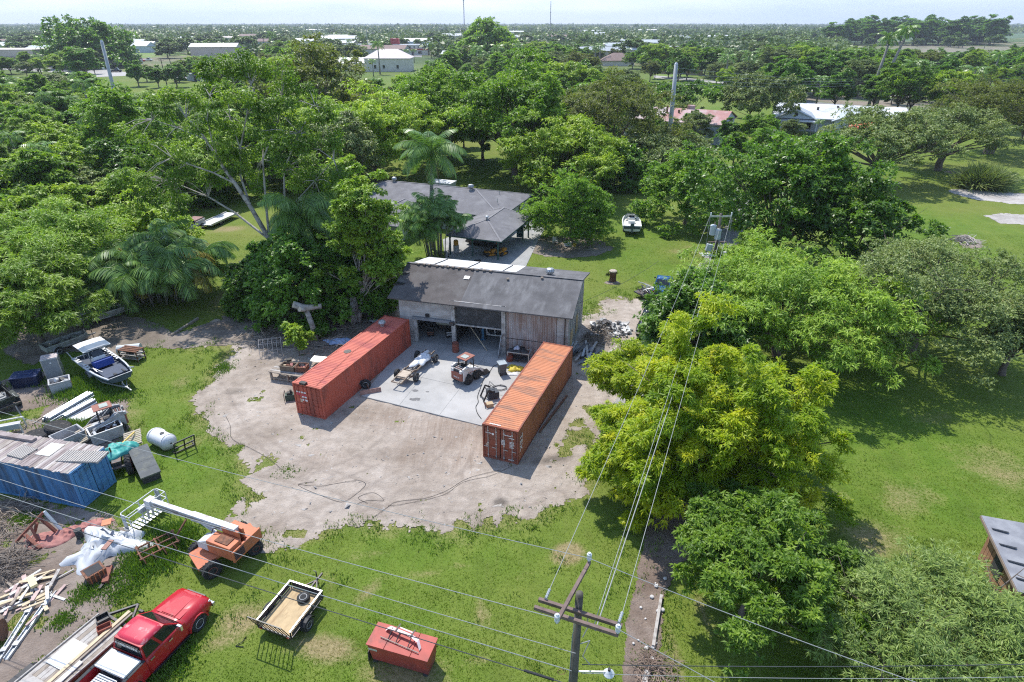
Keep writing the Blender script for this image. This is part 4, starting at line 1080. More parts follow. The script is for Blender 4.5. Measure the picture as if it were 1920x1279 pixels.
building('hip_roof_hall','lower white roofed wing of the hall','hall',(-93,398,0),0,18,12,4.5,2.6,CREAM,METALW,'gable',0.5,((-4,2.2,1.4,1.6),(3,2.2,1.4,1.6)))
s1=building('blue_band_shop','flat roofed shop with a blue band','shop',(-140,636,0),0,30,14,7.0,0,WHITE,METALW,'flat',0.2,((-9,2.2,5,2.6),(8,2.2,5,2.6)),((0,2.2,3),))
b=MB();b.box((0,-7.15,6.0),(30.4,0.3,2.4));b.build('sign_band',BLUEP,s1)
s2=building('red_band_shop','flat roofed shop with a dark red band','shop',(-88,596,0),0,30,14,8.0,0,CREAM,METALW,'flat',0.2,((-10,2.2,4,2.4),(-4,2.2,4,2.4),(8,2.2,4,2.4)),((2,2.2,3),))
b=MB();b.box((0,-7.15,4.6),(30.4,0.3,1.2));b.build('sign_band',REDP,s2)
for k in range(7):
 b=MB();b.box((-11+k*3.6,-7.12,6.5),(1.1,0.2,1.1));b.build('vent_slot',DARK,s2)
b=MB();b.box((-14,0,10.5),(7,6,5));b.build('tower',REDP,s2)
building('white_building','small white building glimpsed right of the olive tree','house',(-19.5,306,0),0,8,9,3.6,1.2,WHITE,METALW,'gable',0.3)
for i,(p,w_,d_,e_,m_,lb)in enumerate((((-683.91,952.98),70,20,5,METALW,'long pale store nearest the town banyan'),((-829.41,1204.93),48,18,7,METALW,'white gabled store behind the long pale one'),((-538.77,738.12),44,16,5,GREYROOF,'grey roofed store above the beige warehouse'),((-506.11,682.12),40,14,5,METALW,'white roofed store at the left edge'),
((-638.48,1120.77),60,18,5,METALW,'long white store right of the town banyan'),((-459.25,816.04),34,14,5,METALW,'low white store below the long white store'),((-376.15,716.75),36,12,4,GREYROOF,'low grey store on the green lot'),((-394.5,937.0),34,16,7,BEIGE,'beige blocks beyond the far street'),
((-351.16,560.97),22,10,4.5,METALW,'white shed behind the gabled shed'),((-56.5,1229.31),40,16,6,CREAM,'pale building below the rounded banyan'),((210.64,1822.49),60,20,6,WHITE,'far white store left of centre right'),((7.12,1534.69),44,18,7,WHITE,'far white block right of the mast'),((-545.52,1906.14),50,18,7,WHITE,'far pale building near the horizon'),((390.13,2004.93),60,20,6,CREAM,'far cream store right of centre'))):
 building('store',lb,'store',p+(0,),0.05,w_,d_,e_,1.6,CREAM if i%3 else PALEBLUE,m_,'gable',0.6)
 # ridge-roofed shed at the bottom right
def corner_shed():
 t=thing('corner_shed','timber shed with a slate grey roof at the right edge','shed',(24.4,24.2,0),-0.30)
 BR=mat('red_brown_board',(0.30,0.16,0.10),0.85,var=0.2,vs=3)
 b=MB();b.box((3.2,-2.3,0.9),(5.2,4.2,1.8));b.build('wall',BR,t)
 for k in range(14):
  b=MB();b.box((0.57,-4.3+k*0.3,1.0),(0.06,0.27,2.0));b.build('board',BR,t)
 b=MB();b.box((0.54,-2.0,1.1),(0.08,0.9,1.0));b.build('window',DARK,t)
 b=MB();b.prism([(0,0,2.62),(0,-4.9,2.45),(0,-4.9,2.35),(0,0,2.52)],(6.6,0,0));b.build('roof',mat('slate_sheet',(0.20,0.205,0.225),0.75,var=.15,vs=.8,stain=(.27,.275,.29),ss=.8),t)
 b=MB();b.prism([(-0.03,0.02,2.58),(-0.03,-4.92,2.41),(-0.03,-4.92,2.27),(-0.03,0.02,2.44)],(0.05,0,0));b.build('verge_board',mat('verge',(0.25,0.19,0.15),0.8),t)
 for k in range(4):
  b=MB();y=-0.9-k*1.05;z=2.62+y*0.0347+0.035
  b.prism([(0.15,y,z),(0.9,y-0.08,z),(0.8,y-0.2,z+0.015),(0.2,y-0.1,z+.01)],(0,0,0.02));b.build('torn_patch',BLACK,t)
corner_shed()
b=MB();b.box((0,0,1.2),(3.8,2.2,2.2));b2=thing('site_box','pale storage box behind the grey roofed house','shed',(-11.3,100.6,0),-0.36)
b.build('body',GREYROOF,b2);b=MB();b.box((0,0,2.4),(4.0,2.4,0.12));b.build('roof',METALW,b2);b=MB();b.box((0,-1.12,1.5),(3.2,0.06,0.7));b.build('hatch',DARK,b2)
# more pale roofs of the town, scattered between the far trees
rnd=random.Random(15)
for i in range(34):
 d_=rnd.uniform(470,1150);k_=rnd.uniform(-.82,.30)
 w_='at the far left' if k_<-.45 else 'left of the pink tinted hall' if k_<-.2 else 'behind the pink tinted hall' if k_<0 else 'beyond the brown shingle house'
 building('far_building','far pale roofed building '+w_,'building',(k_*d_,d_,0),rnd.uniform(-.3,.3),rnd.uniform(18,48),rnd.uniform(12,20),rnd.uniform(5,9),rnd.uniform(1.5,3.5),rnd.choice((CREAM,PALEBLUE,BEIGE)),rnd.choice((METALW,METALW,GREYROOF,BROWNROOF)),'gable',.6,group='far pale roofs '+w_)
 FARB.append((k_*d_,d_,30))
 # single trees one can tell apart
def hero(name,seed,spot,label,leaf,bark=BARK,cat='tree',sr=1.0,sh=1.0,**kw):
 x,y,h,r=spot
 return plant_tree(name,tree_meshes(seed,h*sh,r*sr,leaf,bark,**kw),(x,y,0),label,cat)
hero('flame_tree',101,(12.22,29.6,10.47,6.02),'huge yellow green feathery tree right of the orange container',LEAF['yellow'],base=0.03,n_clump=150,rc=0.19,tips=150,k=6,L=0.30,W=0.075,spread=0.62,droop=0.30,limbs=26,lob=0.30,ry=6.2,shape='dome',trunk_r=0.3,fork=2,cvar=0.75,tvar=0.25,inner=0.5,flat=0.6,dead=1)
hero('flame_tree',102,(8.21,37.0,5.33,2.53),'small yellow green feathery tree at the right end of the barn',LEAF['yellow'],base=0.2,n_clump=40,rc=0.32,tips=100,k=6,L=0.32,W=0.08,spread=0.62,droop=0.3,limbs=10,lob=0.5,trunk_r=0.14,cvar=0.5,flat=0.6)
hero('flame_tree',147,(7.34,28.6,5.44,2.83),'lower yellow green tree leaning over the dirt yard edge',LEAF['yellow'],base=0.03,n_clump=60,rc=0.28,tips=110,k=6,L=0.30,W=0.075,spread=0.62,droop=0.3,limbs=12,lob=0.45,trunk_r=0.14,cvar=0.6,flat=0.6)
hero('mango_tree',103,(11.2,20.3,5.99,3.96),'glossy dark green tree with leaf rosettes at the bottom right',LEAF['mid'],base=0.16,n_clump=90,rc=0.24,tips=50,k=11,L=0.26,W=0.085,spread=0.95,droop=0.1,limbs=18,lob=0.38,trunk_r=0.2,cvar=0.55,tvar=0.35)
hero('bottlebrush_tree',104,(17.42,17.0,4.58,5.18),'pale olive weeping tree filling the bottom right corner',LEAF['brush'],base=0.12,n_clump=85,rc=0.26,tips=80,k=8,L=0.30,W=0.042,spread=0.5,droop=0.1,limbs=30,lob=0.35,trunk_r=0.16,fork=3,cvar=0.5,tvar=0.5,dead=6,flat=0.9)
hero('shade_tree',105,(15.24,45.0,7.63,4.37),'dense dark leafy tree beside the transformer pole',LEAF['dark'],base=0.05,n_clump=90,rc=0.26,tips=75,k=6,L=0.34,W=0.17,limbs=12,lob=0.28,trunk_r=0.2,shape='dome',inner=0.55)
hero('tamarind_tree',106,(22.67,46.0,9.01,9.53),'wide fresh green fine leaved tree above the yellow one',LEAF['fresh'],base=0.05,n_clump=150,rc=0.21,tips=84,k=5,L=0.40,W=0.085,spread=0.55,droop=0.25,limbs=24,lob=0.4,trunk_r=0.3,cvar=0.5,flat=0.55)
hero('live_oak',107,(34.52,47.0,9.97,8.42),'grey green oak with a wide ragged crown right of the fresh green tree',LEAF['grey'],base=0.06,n_clump=150,rc=0.20,tips=95,k=5,L=0.22,W=0.09,limbs=34,lob=0.42,trunk_r=0.35,dead=2,cvar=0.45,flat=0.7)
hero('fig_tree',108,(30.8,69.0,14.44,9.88),'big dark green tree with bare grey branches right of the driveway',LEAF['dark'],base=0.02,n_clump=160,rc=0.20,tips=74,k=5,L=0.40,W=0.21,limbs=24,lob=0.4,trunk_r=0.4,dead=6,cvar=0.6)
hero('fig_tree',109,(35.68,62.0,11.71,6.16),'lower dark tree leaning out over the right lawn',LEAF['dark'],base=0.03,n_clump=95,rc=0.24,tips=72,k=5,L=0.38,W=0.2,limbs=14,lob=0.45,trunk_r=0.2,dead=3)
hero('leafy_tree',110,(21.76,56.0,7.32,3.2),'small mid green tree between the transformer pole and the dark fig',LEAF['fresh'],base=0.1,n_clump=40,rc=0.32,tips=70,k=5,L=0.38,W=0.1,limbs=10,lob=0.4,trunk_r=0.14)
hero('round_tree',111,(24.43,85.0,9.66,6.68),'round bright green tree just right of the white lawn boat',LEAF['mid'],base=0.04,n_clump=95,rc=0.23,tips=65,k=4,L=0.44,W=0.22,limbs=10,lob=0.18,shape='dome',inner=0.6)
hero('round_bush',112,(7.69,77.5,8.22,5.42),'big rounded green bush with a soil ring beside the grey roofed house',LEAF['mid'],base=0.03,n_clump=95,rc=0.25,tips=75,k=5,L=0.40,W=0.12,spread=0.55,droop=-0.2,limbs=8,lob=0.2,shape='dome',inner=0.6,trunk_r=0.25)
hero('broad_tree',113,(-23.91,110.0,15.15,11.59),'broad yellow green crowned tree behind the house on the left',LEAF['lime'],base=0.03,n_clump=130,rc=0.21,tips=72,k=5,L=0.60,W=0.17,droop=0.55,limbs=14,lob=0.35,trunk_r=0.4,cvar=0.6)
hero('broad_tree',114,(-35.36,112.0,13.89,8.73),'yellow green tree at the left edge of the back row',LEAF['lime'],base=0.03,n_clump=100,rc=0.22,tips=68,k=5,L=0.60,W=0.17,droop=0.5,limbs=12,lob=0.4,trunk_r=0.3)
hero('brown_tree',115,(-37.39,130.0,22.37,11.17),'tall brownish olive tree rising above the back row on the left',LEAF['olive'],base=0.2,n_clump=100,rc=0.22,tips=60,k=4,L=0.62,W=0.26,limbs=20,lob=0.4,trunk_r=0.4,cvar=0.6)
hero('broad_tree',116,(-14.21,124.0,17.69,11.16),'olive green tree directly behind the tall palm',LEAF['mid'],base=0.06,n_clump=110,rc=0.22,tips=64,k=4,L=0.60,W=0.24,limbs=16,lob=0.4,trunk_r=0.4)
hero('tall_tree',117,(0.53,113.0,20.39,9.9),'tallest dark green tree with a bare trunk near the picture centre',LEAF['mid'],base=0.10,n_clump=150,rc=0.22,tips=58,k=4,L=0.60,W=0.24,limbs=26,lob=0.45,trunk_r=0.55,cvar=0.6,inner=0.3)
hero('broad_tree',118,(8.52,101.0,12.39,9.6),'yellow tipped tree in front of the olive one near the centre',LEAF['lime'],base=0.02,n_clump=115,rc=0.23,tips=72,k=5,L=0.56,W=0.18,droop=0.4,limbs=12,lob=0.35,trunk_r=0.35,cvar=0.6)
hero('olive_tree',119,(18.28,120.0,17.01,11.92),'wide dull olive tree left of the grey steel pole',LEAF['olive'],base=0.04,n_clump=130,rc=0.21,tips=66,k=4,L=0.50,W=0.18,limbs=18,lob=0.35,trunk_r=0.4)
hero('grey_tree',120,(26.14,112.0,8.13,9.56),'grey green tree in front of the rusty red roof',LEAF['grey'],base=0.08,n_clump=95,rc=0.22,tips=85,k=4,L=0.46,W=0.18,limbs=16,lob=0.3,trunk_r=0.3)
for k_,sd,lb in(('oak1',121,'grey green lawn oak with a single thick trunk'),('oak2',122,'forked lawn oak right of the single trunk oak'),('oak3',123,'largest brownish oak at the right edge of the lawn')):
 hero('lawn_oak',sd,{'oak1':(63.71,110.0,12.42,10.25),'oak2':(81.81,120.0,11.69,9.45),'oak3':(103.49,138.0,14.61,12.66)}[k_],lb,LEAF['grey']if k_!='oak3' else LEAF['olive'],base=0.19,n_clump=110,rc=0.21,tips=72,k=4,L=0.46,W=0.18,limbs=34,lob=0.35,trunk_r=0.42,flat=0.6,fork=1 if k_=='oak1' else 3,dead=0 if k_!='oak3' else 7)
hero('leafy_tree',124,(39.7,43.0,5.29,2.45),'dark leaved tree cut by the right picture edge',LEAF['grey'],base=0.2,n_clump=36,rc=0.33,tips=70,k=5,L=0.3,W=0.12)
hero('feathery_tree',125,(-41.36,48.0,7.73,5.1),'feathery light green tree at the left edge above the black jeep',LEAF['fresh'],base=0.06,n_clump=110,rc=0.22,tips=75,k=6,L=0.46,W=0.085,spread=0.5,droop=0.15,limbs=14,lob=0.4,trunk_r=0.25)
hero('feathery_tree',126,(-46.26,58.0,9.18,6.36),'second feathery tree behind the one at the left edge',LEAF['fresh'],base=0.08,n_clump=95,rc=0.22,tips=65,k=5,L=0.5,W=0.1,spread=0.5,droop=0.15,limbs=10,lob=0.4)
hero('leafy_tree',127,(-47.96,63.0,6.36,4.62),'bushy tree left of the areca clump',LEAF['mid'],base=0.04,n_clump=75,rc=0.25,tips=65,k=5,L=0.42,W=0.2,limbs=8,lob=0.35,shape='dome')
hero('leafy_tree',128,(-44.18,70.0,7.67,6.29),'bright bushy tree behind the areca clump',LEAF['lime'],base=0.04,n_clump=80,rc=0.24,tips=65,k=5,L=0.42,W=0.18,limbs=8,lob=0.35,shape='dome')
hero('leafy_tree',129,(-52.67,97.0,2.94,7.26),'low leafy tree beside the two tone pickup',LEAF['mid'],base=0.04,n_clump=75,rc=0.24,tips=60,k=5,L=0.45,W=0.2,limbs=8,lob=0.3,shape='dome')
hero('dense_bush',130,(-20.2,55.6,8.6,6.6),'large dark green thicket left of the red container',LEAF['dark'],base=0.0,n_clump=150,rc=0.20,tips=78,k=6,L=0.34,W=0.19,limbs=8,lob=0.25,shape='dome',inner=0.6,trunk_r=0.2)
hero('dense_bush',131,(-15.2,54.6,7.0,3.9),'dark bush between the thicket and the barn',LEAF['dark'],base=0.0,n_clump=60,rc=0.28,tips=70,k=6,L=0.32,W=0.18,limbs=6,lob=0.3,shape='dome',inner=0.6,trunk_r=0.15)
hero('dense_bush',132,(-25.0,55.0,5.4,2.9),'lower dark bush at the left end of the thicket',LEAF['dark'],base=0.0,n_clump=50,rc=0.3,tips=70,k=6,L=0.32,W=0.18,limbs=6,lob=0.3,shape='dome',inner=0.6,trunk_r=0.15)
hero('slender_tree',133,(-14.6,52.7,14.2,3.3),'slender bright green tree with a pale trunk left of the barn',LEAF['fresh'],BARK_PALE,base=0.10,n_clump=120,rc=0.28,tips=70,k=5,L=0.30,W=0.15,limbs=26,lob=0.5,trunk_r=0.17,cvar=0.6,inner=0.2,lean=(1.5,0.2))
hero('slender_tree',134,(-13.0,57.6,7.4,2.6),'lighter tree behind the left end of the barn',LEAF['mid'],BARK_PALE,base=0.03,n_clump=60,rc=0.30,tips=66,k=5,L=0.32,W=0.16,limbs=12,lob=0.4)
hero('sapling',135,((-18.19,46.17)+(2.9,1.1)),'leafy sapling on the dirt behind the work bench',LEAF['lime'],BARK,base=0.05,n_clump=16,rc=0.42,tips=40,k=5,L=0.24,W=0.13,limbs=6,trunk_r=0.05)
hero('town_banyan',136,(-267.42,430.0,26.95,26.0),'huge spreading banyan in the town at the far left',LEAF['dark'],base=0.05,n_clump=120,rc=0.2,tips=34,k=4,L=2.0,W=1.1,limbs=4,lob=0.3,shape='dome',trunk_r=1.2)
hero('town_banyan',137,(-18.08,480.0,26.72,21.58),'rounded spreading banyan under the radio mast',LEAF['mid'],base=0.1,n_clump=100,rc=0.2,tips=32,k=4,L=2.0,W=1.1,limbs=4,lob=0.2,shape='dome',trunk_r=1.2)
hero('street_tree',138,((-162.23,333.74)+(8.5,5.0)),'small pale green street tree at the bend of the town street',LEAF['brush'],base=0.25,n_clump=40,rc=0.3,tips=40,k=4,L=0.8,W=0.3,limbs=6)
hero('olive_green_tree',139,(64.64,172.0,13.33,9.51),'olive tree right of the rusty red roof',LEAF['grey'],base=0.1,n_clump=80,rc=0.22,tips=48,k=4,L=0.75,W=0.3,limbs=4,lob=0.3)
hero('spreading_tree',140,(50.6,185.0,10.4,9.92),'flat topped dark tree behind the rusty red roof',LEAF['dark'],base=0.25,n_clump=70,rc=0.2,tips=45,k=4,L=0.8,W=0.4,limbs=10,lob=0.25,flat=0.45,shape='umbrella')
hero('leafy_tree',141,(4.46,104.0,5.16,2.75),'small light tree at the foot of the tallest tree',LEAF['lime'],base=0.1,n_clump=35,rc=0.32,tips=50,k=4,L=0.5,W=0.2)
hero('leafy_tree',142,(19.6,106.0,7.35,5.2),'shaded tree behind the lawn boat',LEAF['dark'],base=0.05,n_clump=60,rc=0.27,tips=55,k=4,L=0.55,W=0.26,shape='dome')
hero('leafy_tree',143,(-26.44,95.0,13.44,5.22),'pale green tree left of the broad yellow green one',LEAF['grey'],base=0.1,n_clump=70,rc=0.25,tips=55,k=5,L=0.5,W=0.16,droop=0.4)
hero('leafy_tree',145,(-16.88,60.0,8.84,3.45),'bright leafy tree between the leaning tree and the slender one',LEAF['lime'],base=0.04,n_clump=80,rc=0.25,tips=66,k=5,L=0.36,W=0.16)
hero('leafy_tree',146,(-67.99,112.0,15.62,7.41),'leafy tree that hides the foot of the left grey pole',LEAF['mid'],base=0.05,n_clump=80,rc=0.25,tips=60,k=4,L=0.55,W=0.25)
hero('leafy_tree',144,(-21.66,80.0,9.87,3.33),'slim pale tree at the left end of the grey roofed house',LEAF['lime'],base=0.15,n_clump=45,rc=0.3,tips=60,k=5,L=0.45,W=0.15)
# the big leaning pale-trunked tree: limbs surveyed one by one, thin foliage on their ends
def leaning_tree():
 t=thing('leaning_tree','tall thin crowned tree with a pale leaning trunk and bare limbs','tree',(-22.77,59.0,0))
 o=Vector((-22.77,59.0,0))
 limbs=[([(-21.1,57.5,-1.03),(-22.96,58.3,2.46),(-24.15,59.0,6.16),(-25.37,59.0,9.39),(-26.44,59.0,11.71),(-27.46,59.5,13.11),(-28.78,60.0,15.62),(-29.83,60.5,16.99),(-30.67,61.0,17.39)],(0.46,0.40,0.34,0.29,0.25,0.2,0.15,0.1,0.05)),
 ([(-26.44,59.0,11.71),(-28.01,58.5,12.83),(-30.05,58.0,13.77),(-31.02,57.5,14.39)],(0.15,0.12,0.09,0.04)),
 ([(-24.15,59.0,6.16),(-27.95,61.0,8.31),(-30.76,62.0,9.68),(-34.21,63.0,10.8)],(0.18,0.15,0.11,0.05)),
 ([(-27.46,59.5,13.11),(-27.74,59.0,15.4),(-27.52,58.5,17.58),(-26.86,58.5,19.6)],(0.13,0.1,0.07,0.03)),
 ([(-25.37,59.0,9.39),(-26.43,60.5,12.14),(-26.13,61.0,14.57),(-24.88,61.0,17.72),(-23.98,61.0,20.27)],(0.17,0.14,0.11,0.08,0.03)),
 ([(-24.15,59.0,6.16),(-24.23,60.0,9.65),(-24.16,61.0,13.56),(-22.29,61.5,16.93),(-21.65,62.0,19.25)],(0.19,0.16,0.12,0.08,0.03)),
 ([(-23.59,58.6,4.07),(-22.52,60.0,8.58),(-21.91,60.0,12.75),(-19.92,60.0,16.18),(-18.07,60.0,18.53)],(0.19,0.16,0.12,0.08,0.03)),
 ([(-22.52,60.0,8.58),(-18.77,59.0,11.95),(-16.58,58.5,14.03)],(0.11,0.08,0.03)),
 ([(-28.78,60.0,15.62),(-31.79,61.0,16.53),(-34.42,62.0,17.12)],(0.1,0.07,0.03)),
 ([(-26.13,61.0,14.57),(-27.19,62.5,17.29),(-27.04,63.0,20.1)],(0.09,0.06,0.03))]
 b=MB();ends=[]
 for pts,rr in limbs:
  b.tube([Vector(p)-o for p in pts],[q_*.72 for q_ in rr],7,caps=False);ends+=[Vector(p)-o for p in pts[-3:]]
 rng=np.random.default_rng(7);rnd=random.Random(7)
 cen=[]
 for q in[(-36.81,62.0,15.9),(-35.05,60.0,13.77),(-39.13,63.0,11.61),(-33.87,63.0,18.21),(-31.51,60.0,15.72),(-33.56,59.0,11.73),(-30.19,62.0,18.79),(-27.41,61.0,20.27),(-25.21,61.0,21.39),(-23.12,62.0,21.55),(-21.06,62.0,20.64),(-28.03,63.0,16.73),(-23.94,60.0,18.54),(-21.62,60.0,17.84),(-19.3,61.0,18.88),(-17.72,60.0,17.6),(-19.74,59.0,15.39),(-17.34,59.0,14.91),(-16.1,59.0,12.95),(-24.05,62.0,13.88),(-21.94,61.0,12.02),(-25.18,61.0,11.51),(-19.16,60.0,11.21),(-31.5,61.0,13.57),(-30.27,62.0,11.82),(-27.26,61.0,14.07),(-27.93,58.0,16.5),(-37.17,61.0,9.95),(-34.28,62.0,8.59),(-21.22,58.0,16.26),(-24.28,59.0,19.77),(-19.95,61.0,13.05),(-18.35,60.0,9.64),(-26.96,62.0,22.01),(-25.63,63.0,15.73)]:
  c=Vector(q)-o
  for w in range(5):
   e=c+Vector((rnd.gauss(0,.95),rnd.gauss(0,1.1),rnd.gauss(0,.7)));cen.append(e)
   s=min(ends,key=lambda p:(p-e).length);b.tube([s,s.lerp(e,.5)+Vector((0,0,.3)),e],[0.05,0.035,0.01],4,caps=False)
 b.build('trunk',BARK_PALE,t,True)
 tips,dirs,tt=[],[],[]
 for c in cen:
  n=85
  u=rng.normal(0,1,(n,3));u/=np.linalg.norm(u,axis=1,keepdims=True)
  tips.append(np.array(c)+u*rng.uniform(0.25,1.0,(n,1))*np.array([1.0,1.0,0.75])*rng.uniform(0.8,1.25));dirs.append(u);tt.append(np.full(n,rng.random()*0.45))
 V,F,tn=leaves(rng,np.concatenate(tips),np.concatenate(dirs),4,0.27,0.11,0.6,0.4,tint=np.concatenate(tt)+0.1,tvar=0.35)
 inst('crown',np_mesh('crown',V,F,LEAF['mid'],{'tint':np.clip(tn,0,1)}),t)
leaning_tree()
# palms one can tell apart
royal_palm(((-9.69,71.98)[0]-0.3,74.2),12.0,'tall royal palm in front of the grey roofed house',201,'royal',1.55,(0.5,0),20,1.7,0.22,dead=2)
royal_palm((-18.9,55.4),9.7,'drooping royal palm in front of the dark thicket',202,'droop',1.25,(-0.9,1.2),20,1.5,0.24,dead=2)
def areca(loc,label,seed,stems,spread,hmin,hmax,gold=0,fr=7,sc=1.0,cat='palm clump'):
 rng=random.Random(seed)
 t=thing('areca_clump',label,cat,loc)
 b=MB();heads=[]
 for i in range(stems):
  a=rng.uniform(0,6.28);q=spread*rng.random()**0.5
  s=Vector((math.cos(a)*q*0.55,math.sin(a)*q*0.55,-0.1));h=rng.uniform(hmin,hmax)*(1-0.35*q/spread)
  e=Vector((math.cos(a)*q,math.sin(a)*q,h))
  b.tube([s,s.lerp(e,.5)-Vector((math.cos(a),math.sin(a),0))*0.12*q,e],[0.07,0.055,0.045],5);heads.append(e)
 b.build('stems',BARK_PALM,t,True)
 for e in heads:
  a0=rng.uniform(0,6.28)
  for k in range(fr):
   kind='gold' if rng.random()<gold else 'areca'
   me=FROND[kind][rng.randrange(len(FROND[kind]))]
   s=rng.uniform(0.85,1.2)*sc
   inst('frond',me,t,e,(rng.uniform(-.2,.2),rng.uniform(-.25,.3),a0+2.4*k),(s,s,s))
 return t
areca(((-8.99,71.59)),'tall clump of areca palms below the royal palm by the house',211,22,2.7,5.2,7.6,0.02,9,1.4)
areca(((-35.92,58.61)),'wide drooping areca clump with yellow fronds beside the boat trailers',212,42,5.0,2.2,6.4,0.09,7,1.85)
areca(((12.33,44.05)),'small palm half hidden below the yellow tree',213,4,0.8,2.2,3.0,0,7,1.1)
for i,(p,hh,lb,lean)in enumerate((((113.83,208.83),21.5,'left of two tall royal palms by the highway',(1.4,0)),((114.66,206.18),23.5,'right and taller of two tall royal palms by the highway',(3.6,0)))):
 royal_palm(p,hh,lb,220+i,'low',1.55,lean,16,2.0,0.42)
for i,(p,hh,lb)in enumerate((((-183.35,522.85),20,'tall palm against the far town left of the brown tree'),((-72.39,367.13),17,'bushy headed palm in front of the white hipped roof'),((-138.73,180.66),11,'palm with arching fronds at the far left'),((-110.42,170.8),13,'large palm below the left steel pole'),((-111.7,156.6),11,'bright palm left of the large grove palm'),
((-74.47,477.34),9,'left of two squat palms by the red trimmed shop'),((-69.16,477.19),9,'right of two squat palms by the red trimmed shop'),((75.15,157.83),4.5,'little palm before the white roofed house'),((80.21,725.81),17,'slim palm above the brown roofed house'),((130.47,257.55),7,'squat palm by the far bank of the highway'))):
 m=KIND['palm'][i%2];s=0.36*hh/3.4 if hh>9 else 0.42*hh/3.4
 plant_tree('palm_tree',m,p,lb,'palm tree',None,i*1.3,(s,s,hh/10.2))
 # groves
for k,nm in(('feather','feathery light green tree'),('broad','broad leaved mid green tree'),('lime','yellowish green tree'),('dark','dark leaved tree'),('grey','dull grey green tree'),('palm','feather palm')):
 grove(k,{'feather':unpack('-93,163,70,29;-94,114,66,30;-34,106,66,31;-84,154,85,38;-78,184,94,46;-75,142,106,53;-101,121,74,38;-121,147,107,44;-58,109,78,36;-82,183,71,31;-77,127,106,41;-105,144,94,48;-62,130,101,41;-89,159,104,50;-99,130,91,37;-58,126,86,40;-50,54,66,27;-106,148,75,35;-49,92,99,49;-75,153,71,33;-59,75,73,33;-48,103,106,44;-79,174,93,37;-76,81,105,54;-58,132,74,33'),'broad':unpack('-130,186,89,40;-74,188,99,48;-62,73,73,34;-76,86,69,27;-57,152,66,28;-132,192,68,33;-86,168,98,43;-70,180,75,35;-69,80,98,45;-147,196,70,34;-64,85,101,47;-38,103,86,43;-79,91,106,42;-52,140,97,43;-44,142,70,34;-84,94,106,39;-128,177,65,33;-93,103,108,52;-101,164,77,34;-42,137,102,45;-77,132,66,27;-94,123,72,28;-124,178,103,54;-53,164,77,37;-128,166,96,36;-149,182,65,24;-45,146,67,25;-133,160,75,35;-126,196,76,34;-73,94,66,24;-61,157,107,39;-91,200,72,31;-42,154,95,45;-113,141,108,39;-51,128,67,33;-100,134,102,40;-118,189,91,41'),'lime':unpack('-71,159,86,38;-46,97,108,51;-87,139,79,31;-55,87,74,37;-52,69,91,39;-92,172,97,39;-157,188,108,52;-79,111,110,53;-96,184,73,32;-114,153,80,32;-120,183,79,37;-57,63,93,40;-64,146,79,31;-56,115,100,38;-116,144,79,39;-128,171,102,46;-68,155,100,43;-54,61,89,41;-48,111,106,40;-143,178,109,49;-118,151,90,40;-72,149,108,41;-119,196,68,26;-87,200,86,40;-88,182,68,31;-143,193,102,41;-68,90,90,40;-45,115,76,38;-41,119,66,28;-82,129,103,53;-138,197,70,27;-104,201,76,36;-142,186,74,28;-66,95,101,39;-79,166,75,36;-36,120,91,37;-156,192,79,32'),'dark':unpack('-58,162,95,39;-54,157,86,34;-63,105,88,45;-60,96,94,46;-136,184,107,47;-99,148,93,45;-106,174,69,35;-110,129,100,45;-52,147,91,36;-70,122,107,54;-70,131,80,29;-87,177,86,34;-111,158,104,43;-106,181,81,35'),'grey':unpack('-64,90,89,39;-137,167,92,39;-90,132,73,38;-137,178,65,31;-65,74,67,30;-111,137,76,38;-101,184,89,33;-44,149,81,31;-58,89,66,32;-136,173,75,29;-117,156,100,47;-104,135,79,32;-122,162,68,26'),'palm':unpack('-111,177,81,34;-123,153,106,45;-79,122,108,45;-73,164,104,44;-47,136,84,35;-50,154,79,33;-76,102,85,36;-93,166,96,40;-88,112,87,37;-57,167,109,46;-110,186,72,30;-109,162,96,40;-92,110,106,45;-84,150,84,35;-61,136,94,40;-72,76,106,45;-68,173,100,42;-52,107,91,38;-117,170,80,34;-89,154,96,40;-96,164,97,41;-126,157,88,37;-84,142,69,29;-97,190,70,30')}[k],
 nm+' in the overgrown grove on the left',nm+'s of the left grove')
for k,nm,rows in(('broad','mid green tree',unpack('-38,147,117,42;-24,166,133,52;-6,130,128,57;20,165,128,49;3,182,83,31;-13,134,112,47;28,176,96,38;13,159,86,35;11,124,125,56')),('dark','dark green tree',unpack('12,183,123,55;3,139,110,43;11,132,130,53;24,192,85,37;12,141,133,61;-22,140,102,42;19,136,101,39;-32,182,109,47;36,181,85,34;-16,144,110,47;-33,163,125,48;-47,173,135,54;-11,145,90,35')),('lime','light green tree',unpack('-34,157,102,42;23,152,118,42;-28,175,132,46;-17,160,81,34;3,151,121,46;8,190,95,38;-2,172,99,36;6,156,105,47;-21,162,127,49;14,128,121,52;-38,161,99,36;-28,170,105,46')),('grey','greyish tree',unpack('15,161,98,34;-1,185,121,55;7,128,132,60;-16,171,94,35;-26,141,130,51;29,169,135,61;-6,178,90,39;-45,180,120,53;-23,148,85,34;-11,162,108,48'))):
 grove(k,rows,nm+' in the tall row behind the house',nm+'s of the row behind the house')
for k,nm,rows in(('broad','mid green tree',unpack('36,172,64,30;54,142,74,33;43,122,68,34;42,167,64,31;36,130,60,26;52,132,63,26;57,143,72,31')),('dark','dark tree',unpack('31,129,61,26;43,154,70,33;49,145,62,30;35,160,69,28;34,141,67,30;32,149,74,30')),('grey','greyish tree',unpack('65,149,64,26;42,163,75,35;43,149,82,36'))):
 grove(k,rows,nm+' between the driveway and the rusty red roof',nm+'s by the driveway')
